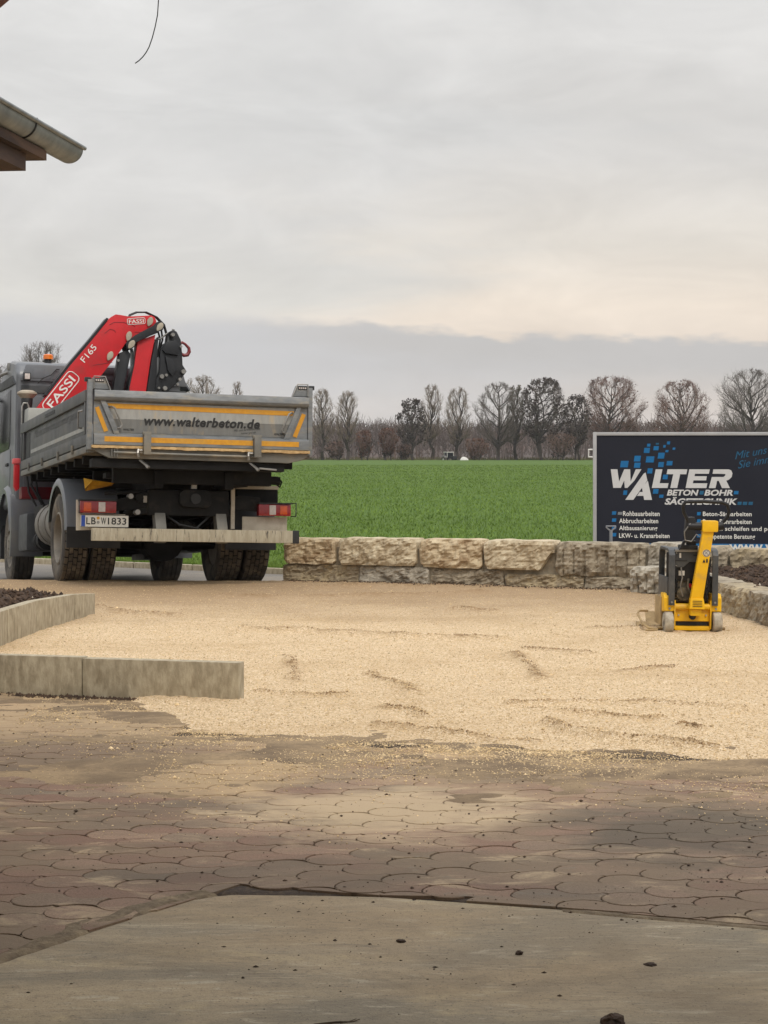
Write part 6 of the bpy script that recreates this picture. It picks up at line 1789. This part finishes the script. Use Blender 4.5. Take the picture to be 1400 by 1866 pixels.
# ------------------------------------------------------------------ trees along the far edge of the field
M_bark = mat('dark bark', srgb(74, 66, 60), srgb(58, 52, 48), 3, 0.95)
M_twig = mat('grey twigs', srgb(104, 94, 86), srgb(86, 78, 72), 3, 0.95)
M_bark_p = mat('pale bark', srgb(136, 122, 108), srgb(116, 104, 92), 3, 0.95)
M_bark_r = mat('reddish twigs', srgb(126, 100, 88), srgb(106, 84, 75), 3, 0.95)
M_leaf_d = mat('dark withered leaves', srgb(58, 44, 36), srgb(44, 34, 28), 3, 0.95, island=0.6)
M_leaf_r = mat('rusty leaves', srgb(96, 62, 48), srgb(74, 50, 40), 3, 0.95, island=0.6)


def segs_mesh(name, S, mater):
    S = np.array(S, dtype=np.float64)
    A, B, ra, rb = S[:, 0:3], S[:, 3:6], S[:, 6], S[:, 7]
    D = B - A; L = np.linalg.norm(D, axis=1, keepdims=True); D = D / np.maximum(L, 1e-6)
    ref = np.where(np.abs(D[:, 2:3]) > 0.9, np.array([[1.0, 0, 0]]), np.array([[0, 0, 1.0]]))
    Sd = np.cross(D, ref); Sd /= np.linalg.norm(Sd, axis=1, keepdims=True); Up = np.cross(D, Sd)
    vs = []
    for k in range(3):
        a = 2 * math.pi * k / 3
        vs.append(A + (Sd * math.cos(a) + Up * math.sin(a)) * ra[:, None])
    for k in range(3):
        a = 2 * math.pi * k / 3
        vs.append(B + (Sd * math.cos(a) + Up * math.sin(a)) * rb[:, None])
    V = np.stack(vs, 1).reshape(-1, 3)
    base = (np.arange(len(S)) * 6)[:, None, None]
    q = np.array([(0, 1, 4, 3), (1, 2, 5, 4), (2, 0, 3, 5)])[None]
    return np_mesh(name, V, (q + base).reshape(-1, 4), mater)


def tree(px, top, dist, wpx, label, style='round', bark=None, leaves=0, leafm=None, trunks=1, base_px=838, seed=0, dens=1.0, twig=0.0175, cb=0.3, name='tree', cat='tree', group=None):
    rs = random.Random(seed * 77 + 5)
    x0 = (px - 700) / 3500 * dist
    z0 = float(ground_z(x0, dist)) - 0.05
    H = CAM_H + (822 - top) * dist / 3500 - z0
    Rw = wpx / 2 / 3500 * dist
    root = empty(name, (x0, dist, z0), label=label, cat=cat, group=group)
    trunk = []; limb = []; br = []; tips = []
    def wander(a, b, n, amp):
        pts = [a]
        for i in range(1, n):
            u = i / n
            pts.append(a.lerp(b, u) + Vector((rs.gauss(0, amp), rs.gauss(0, amp), rs.gauss(0, amp * 0.5))))
        return pts + [b]
    stems = []
    for k in range(trunks):
        off = Vector((rs.uniform(-0.5, 0.5) if trunks > 1 else 0, rs.uniform(-0.4, 0.4) if trunks > 1 else 0, 0))
        topp = Vector((off.x * 2.5 + rs.gauss(0, 0.06 * Rw), off.y * 2, H * (0.9 if style != 'vase' else 0.75)))
        pts = wander(off, topp, 7, 0.02 * H)
        r0 = 0.024 * H / math.sqrt(trunks)
        for i in range(7):
            trunk.append((*pts[i], *pts[i + 1], r0 * (1 - i / 7) ** 0.8 + 0.03, r0 * (1 - (i + 1) / 7) ** 0.8 + 0.03))
        stems.append((pts, r0))
    ztop = H * 1.0; zbot = H * cb * (0.75 if style == 'round' else 0.6)
    zc = (ztop + zbot) / 2; zr = (ztop - zbot) / 2
    cx_, cy_ = 0.0, 0.0

    def crown_r(z):                       # crown half width at height z, as a share of Rw
        v = (z - zc) / zr
        if v >= 1 or v <= -1.15: return 0.02
        if style == 'round': return math.sqrt(max(0.0, 1 - (v * 0.98) ** 2)) if v > 0 else math.sqrt(max(0.0, 1 - (v * 0.85) ** 2))
        if style == 'upright': return math.sqrt(max(0.0, 1 - ((v + 0.1) / 1.12) ** 2))
        return min(1.0, 0.35 + 0.65 * (v + 1) / 1.3) * (1.0 if v < 0.55 else math.sqrt(max(0, 1 - ((v - 0.55) / 0.47) ** 2)))

    def clip(p):
        z = min(p.z, ztop * rs.uniform(0.93, 1.01))
        r_ = math.hypot(p.x, p.y)
        lob = mnoise.noise((p.x / Rw * 1.3 + seed * 3.7, p.y / Rw * 1.3, z / H * 4.0))
        rmax = Rw * crown_r(z) * rs.uniform(0.74, 1.12) * (1 + (0.55 if style != 'round' else 0.28) * lob)
        k_ = 1.0 if r_ <= rmax or r_ < 1e-6 else rmax / r_
        return Vector((p.x * k_, p.y * k_, z))
    nl = int((30 if style == 'round' else 26) * dens)
    for k in range(nl):
        pts, r0 = stems[k % trunks]
        w_ = (k + 0.5) / nl
        az_ = k * 2.39996 + rs.uniform(-0.3, 0.3)
        tz_ = ztop - (ztop - zbot) * w_ * 0.93
        rr_ = Rw * crown_r(tz_) * (rs.uniform(0.75, 1.0) if style == 'round' else rs.uniform(0.55, 1.0))
        tgt = Vector((math.cos(az_) * rr_, math.sin(az_) * rr_, tz_))
        slope = rs.uniform(0.7, 1.5) if style == 'round' else rs.uniform(1.5, 2.8)
        zs = min(0.86 * H, max(H * cb * rs.uniform(0.55, 1.0), tz_ - rr_ * slope))
        u = min(0.99, zs / (pts[-1].z)); i = min(6, int(u * 7)); st = pts[i].lerp(pts[i + 1], u * 7 - i)
        L = (tgt - st).length
        mid = st.lerp(tgt, 0.5) + Vector((math.cos(az_), math.sin(az_), 0)) * (0.06 * L) + Vector((0, 0, -0.05 * L * rs.uniform(-0.5, 1)))
        P = []
        for i in range(7):
            q = i / 6
            P.append(st * (1 - q) ** 2 + mid * 2 * q * (1 - q) + tgt * q * q + (Vector((rs.gauss(0, .018 * L), rs.gauss(0, .018 * L), rs.gauss(0, .015 * L))) if 0 < i else Vector()))
        rl = min(r0 * 0.55, 0.014 * L + 0.04)
        for i in range(6): limb.append((*P[i], *P[i + 1], rl * (1 - i / 6) + twig * 1.4, rl * (1 - (i + 1) / 6) + twig * 1.1))
        for j in range(10):
            q = rs.uniform(0.22, 1.0); i = min(5, int(q * 6)); s0 = P[i].lerp(P[i + 1], q * 6 - i)
            d0 = (P[i + 1] - P[i]).normalized()
            d1 = (d0 + Vector((rs.gauss(0, .42), rs.gauss(0, .42), rs.gauss(0.2, .32)))).normalized()
            l1 = L * rs.uniform(0.2, 0.5) * (1.15 - 0.55 * q) + 0.35
            e1 = clip(s0 + d1 * l1)
            br.append((*s0, *e1, twig * 1.25, twig * 0.8))
            for c_ in range(int(6 * dens + 0.5)):
                q2 = rs.uniform(0.2, 1); s1 = s0.lerp(e1, q2)
                d2 = (d1 + Vector((rs.gauss(0, .45), rs.gauss(0, .45), rs.gauss(0.2, .35)))).normalized()
                l2 = l1 * rs.uniform(0.3, 0.6)
                e2 = clip(s1 + d2 * l2)
                br.append((*s1, *e2, twig * 0.75, twig * 0.45))
                tips.append(e2)
                for c2 in range(2):
                    s2 = s1.lerp(e2, rs.uniform(0.3, 0.95))
                    d3 = (d2 + Vector((rs.gauss(0, .5), rs.gauss(0, .5), rs.gauss(0.2, .35)))).normalized()
                    e3 = s2 + d3 * l2 * 0.6
                    br.append((*s2, *e3, twig * 0.55, twig * 0.35))
    bk = {None: M_twig, M_bark: M_twig}.get(bark, bark)
    per = len(trunk) // trunks
    for k in range(trunks): link('trunk', segs_mesh('trunk', trunk[k * per:(k + 1) * per], M_bark), root)
    tag(link('branches', segs_mesh('branches', limb, M_bark), root), kind='stuff')
    cr = link('crown', segs_mesh('crown', br, bk), root)
    tag(cr, kind='stuff')
    if leaves:
        n = leaves
        C = np.array([tuple(rs.choice(tips)) for _ in range(n)]) + RNG.normal(0, 0.12, (n, 3))
        s_ = 0.07 + 0.11 * RNG.random((n, 1))
        a1 = RNG.normal(0, 1, (n, 3)); a1 /= np.linalg.norm(a1, axis=1, keepdims=True)
        a2 = RNG.normal(0, 1, (n, 3)); a2 -= a1 * (a1 * a2).sum(1, keepdims=True); a2 /= np.linalg.norm(a2, axis=1, keepdims=True)
        V = np.stack([C - a1 * s_, C + a2 * s_, C + a1 * s_, C - a2 * s_], 1).reshape(-1, 3)
        tag(link('withered_leaves', np_mesh('withered_leaves', V, np.arange(n * 4).reshape(-1, 4), leafm or M_leaf_d), root), kind='stuff')
    return root


G1 = 'bare trees along the far edge of the field'
tree(74, 624, 210, 105, 'bare tree with upright shoots rising behind the truck cab roof', 'vase', M_bark, seed=1, dens=1.2, group=G1)
tree(4, 668, 215, 60, 'bare tree at the left picture edge, half hidden by the truck cab', 'vase', M_bark, seed=2, group=G1)
tree(368, 684, 300, 92, 'wide bare tree showing its top just right of the crane', 'round', M_bark_p, seed=3, dens=1.1, group=G1)
tree(432, 694, 320, 34, 'thin bare tree peeking over the middle of the truck tailgate', 'upright', M_bark_p, seed=4, dens=0.8, group=G1)
tree(588, 708, 300, 50, 'slim bare tree nearest to the right end of the tailgate', 'upright', M_bark_p, seed=5, group=G1)
tree(633, 712, 300, 54, 'slim bare tree second to the right of the tailgate', 'upright', M_bark_p, seed=6, group=G1)
tree(752, 727, 296, 62, 'ragged tree with dark withered leaves left of the tractor', 'upright', M_bark, 1500, seed=7, cb=0.35, dens=0.9, group=G1)
tree(787, 700, 304, 44, 'pale slender bare tree close behind the ragged dark one', 'upright', M_bark_p, seed=8, group=G1)
tree(836, 706, 302, 58, 'pale bare tree standing right behind the tractor', 'upright', M_bark_p, seed=9, group=G1)
tree(908, 696, 298, 92, 'bare tree with a thick forked trunk midway between tractor and trailer', 'round', M_bark, seed=10, cb=0.22, dens=1.1, group=G1)
tree(941, 702, 303, 44, 'narrow olive-tinted bare tree leaning against the thick forked one', 'upright', mat('olive twigs', srgb(88, 80, 58), srgb(72, 66, 50), 3, 0.95), 300, mat('olive leaves', srgb(86, 76, 48), None, 3, 0.95), seed=11, group=G1)
tree(991, 689, 297, 92, 'twin-trunked tree with a dense dark crown of withered leaves', 'round', M_bark, 2600, seed=12, trunks=2, cb=0.3, dens=1.15, group=G1)
tree(1050, 720, 299, 62, 'dark leafy tree leaning into the round crown beside it, left of the trailer', 'upright', M_bark, 1500, seed=13, trunks=2, cb=0.25, group=G1)
tree(1114, 686, 305, 128, 'broad round reddish bare crown above the left end of the trailer', 'round', M_bark_r, 700, M_leaf_r, seed=14, cb=0.25, dens=1.35, group=G1)
tree(1242, 693, 300, 116, 'round reddish bare crown above the middle of the trailer', 'round', M_bark_r, 500, M_leaf_r, seed=15, cb=0.2, dens=1.25, trunks=2, group=G1)
tree(1366, 672, 292, 138, 'tallest dark bare crown above the right end of the trailer', 'round', M_bark, seed=16, cb=0.2, dens=1.4, group=G1)
G2 = 'shrubs along the far edge of the field'
for i, (px_, top_, wp_, lab, lm, nl_) in enumerate([(664, 786, 34, 'rusty shrub left of another like it, right of the slim bare trees', M_leaf_r, 700), (708, 780, 38, 'rusty shrub just left of the ragged dark tree', M_leaf_r, 900),
                                          (737, 812, 28, 'low dark shrub at the foot of the ragged dark tree', M_leaf_d, 500), (868, 800, 50, 'brownish shrub right of the tractor', M_leaf_r, 400),
                                          (1022, 790, 60, 'brushy shrub at the foot of the twin-trunked tree', M_leaf_d, 300), (612, 805, 40, 'brushy shrub between the two slim bare trees', M_leaf_d, 300)]):
    tree(px_, top_, 294, wp_, lab, 'vase', M_bark_r, nl_, lm, trunks=3, seed=30 + i, dens=0.7, cb=0.15, name='shrub', cat='shrub', group=G2)

# far wood behind: reads as one mass
nw = 40000
wx = (RNG.random(nw) * 2 - 1) * 100; wy = 350 + 90 * RNG.random(nw)
wx = wx * (wy / 400)
edge_h = 6.4 + 1.6 * fbm(wx * 0.05, wx * 0 + 2.2, 4, 90) + 1.2 * fbm(wx * 0.4, wy * 0.1, 3, 91) + np.where(wx > 20, 0.6, 0)
gzw = ground_z(wx, wy) + (wy - 310) * 0.004
lvl = RNG.random(nw) ** 0.8
S0 = np.stack([wx, wy, gzw + lvl * edge_h * 0.85], 1)
ln = (0.8 + 1.8 * RNG.random(nw)) * (1.15 - 0.5 * lvl)
dv_ = np.stack([RNG.normal(0, 0.45, nw), RNG.normal(0, 0.4, nw), np.abs(RNG.normal(0.9, 0.35, nw))], 1)
S1 = S0 + dv_ * ln[:, None]
rad_ = 0.03 + 0.05 * RNG.random(nw) * (1 - lvl) + 0.02
SS = np.concatenate([S0, S1, rad_[:, None], (rad_ * 0.5)[:, None]], 1)
nt = 700
tx_ = (RNG.random(nt) * 2 - 1) * 105; ty_ = 345 + 60 * RNG.random(nt); tg_ = ground_z(tx_, ty_) + (ty_ - 310) * 0.004
th_ = 5 + 2.2 * RNG.random(nt)
TT = np.stack([tx_, ty_, tg_ - 0.3, tx_ + RNG.normal(0, .4, nt), ty_, tg_ + th_, 0.10 + 0.1 * RNG.random(nt), np.full(nt, 0.04)], 1)
M_wood = mat('wood twigs', srgb(100, 88, 82), srgb(78, 69, 65), 0.15, 0.95, coord='World', c3=srgb(98, 78, 70), s3=0.05, t3=(0.5, 0.65))
tag(link('far_wood', segs_mesh('far_wood', np.concatenate([SS, TT]), M_wood)), 'grey-brown leafless wood closing the view behind the field trees', 'wood', kind='stuff')
xs = np.linspace(-160, 160, 240); ys = np.linspace(368, 470, 24)
tag(link('wooded_rise', grid_mesh('wooded_rise', xs, ys, lambda X, Y: ground_z(X, Y) + (Y - 310) * 0.004 - 0.5 + 4.8 * sstep((Y - 368) / 30) * (1 + 0.14 * fbm(X * 0.08, Y * 0.08, 4, 95)) + 0.9 * fbm(X * 0.5, Y * 0.5, 3, 96) * sstep((Y - 368) / 20), M_wood)), kind='structure')
# rough grass margin at the far edge of the field
nb = 9000
bx = (RNG.random(nb) * 2 - 1) * 75; by = 301 + 6 * RNG.random(nb); bz = ground_z(bx, by) - 0.1
S = np.concatenate([np.stack([bx, by, bz], 1), np.stack([bx + RNG.normal(0, .2, nb), by, bz + 0.25 + 0.5 * RNG.random(nb) ** 2], 1), np.full((nb, 1), 0.06), np.full((nb, 1), 0.02)], 1)
tag(link('margin_grass', segs_mesh('margin_grass', S, mat('dry margin grass', srgb(104, 92, 62), srgb(74, 78, 46), 0.8, 0.95, coord='World'))), 'rough dry grass along the far field edge', 'grass', kind='stuff')

# small tractor on the far field edge
tx0, tdist = (820 - 700) / 3500 * 299, 299.0
tz0 = float(ground_z(tx0, tdist)) - 0.55
tr = empty('tractor', (tx0, tdist, tz0), (0, 0, R(28)), label='small dark tractor with a white cab roof at the far field edge', cat='tractor')
for (x, y, r_, w_) in ((-0.75, 0.5, 0.62, 0.34), (0.75, 0.5, 0.62, 0.34), (-0.65, -1.15, 0.42, 0.26), (0.65, -1.15, 0.42, 0.26)):
    mb = MB(); mb.lathe_x([(-w_ / 2, r_ * 0.5), (-w_ / 2, r_ * 0.92), (-w_ * 0.4, r_), (w_ * 0.4, r_), (w_ / 2, r_ * 0.92), (w_ / 2, r_ * 0.5)], x, y, r_, 24)
    o = mb.build('wheel', M_rubber, tr, smooth=True)
    mb = MB(); mb.cyl((x - w_ * 0.35, y, r_), (x + w_ * 0.35, y, r_), r_ * 0.52, 16); mb.build('rim', M_white, o, smooth=True)
mb = MB(); mb.box(-0.32, 0.32, -1.7, -0.2, 0.65, 1.25); mb.build('bonnet', M_black, tr, bevel=0.08)
mb = MB(); mb.box(-0.5, 0.5, -0.2, 0.9, 0.6, 1.0); mb.build('chassis', M_under, tr, bevel=0.04)
mb = MB(); mb.prism([(-0.2, 1.0), (-0.05, 1.78), (0.85, 1.78), (0.95, 1.0)], -0.55, 0.55, 'yz'); o = mb.build('cab', M_glass, tr, bevel=0.02)
for (x, y) in ((-0.56, -0.15), (0.56, -0.15), (-0.56, 0.88), (0.56, 0.88)):
    mb = MB(); mb.bar((x, y, 1.0), (x, y * 0.9, 1.79), 0.06, 0.06); mb.build('cab_post', M_white, tr)
mb = MB(); mb.box(-0.64, 0.64, -0.2, 0.98, 1.79, 1.90); mb.build('cab_roof', M_white, tr, bevel=0.04)
for s_ in (-1, 1):
    mb = MB(); mb.prism([(-0.1, 1.05), (0.1, 1.3), (0.9, 1.3), (1.1, 1.05), (1.1, 1.0), (-0.1, 1.0)], s_ * 0.57, s_ * 0.92, 'yz'); mb.build('mudguard', M_steel, tr, bevel=0.02)
sp0 = (846 - 700) / 3500 * 299
mb = MB()
V = []
for k in range(7):
    for q in range(9):
        u = k / 6; v = q / 8
        V.append((u * 1.5, math.sin(v * 3.14) * 0.0 + v * 0.9, 0.10 + 0.75 * (math.sin(u * math.pi) ** 0.6) * math.sin(v * math.pi) ** 0.6 * (1 - 0.35 * u) + 0.05 * mnoise.noise((k * 1.1, q * 0.9, 2))))
bagm = np_mesh('fertiliser_bag', np.array(V), np.array([(k * 9 + q, (k + 1) * 9 + q, (k + 1) * 9 + q + 1, k * 9 + q + 1) for k in range(6) for q in range(8)]), M_white, True)
o = link('white_tarpaulin', bagm, None, (sp0 - 0.75, 297.6, float(ground_z(sp0, 297.6)) - 0.15))
tag(o, 'crumpled white tarpaulin on the ground just right of the tractor', 'tarpaulin')

# thin damp air over the fields
hz = bpy.data.materials.new('haze air'); hz.use_nodes = True
t = NT(hz.node_tree); t.n.clear()
ho = t.new('ShaderNodeOutputMaterial'); hv = t.new('ShaderNodeVolumePrincipled')
hv.inputs['Color'].default_value = (0.93, 0.95, 1.0, 1); hv.inputs['Density'].default_value = 0.00016
t.l.new(hv.outputs[0], ho.inputs['Volume'])
mb = MB(); mb.box(-1600, 1600, -80, 2600, -1.6, 30); tag(mb.build('haze', hz), kind='stuff')
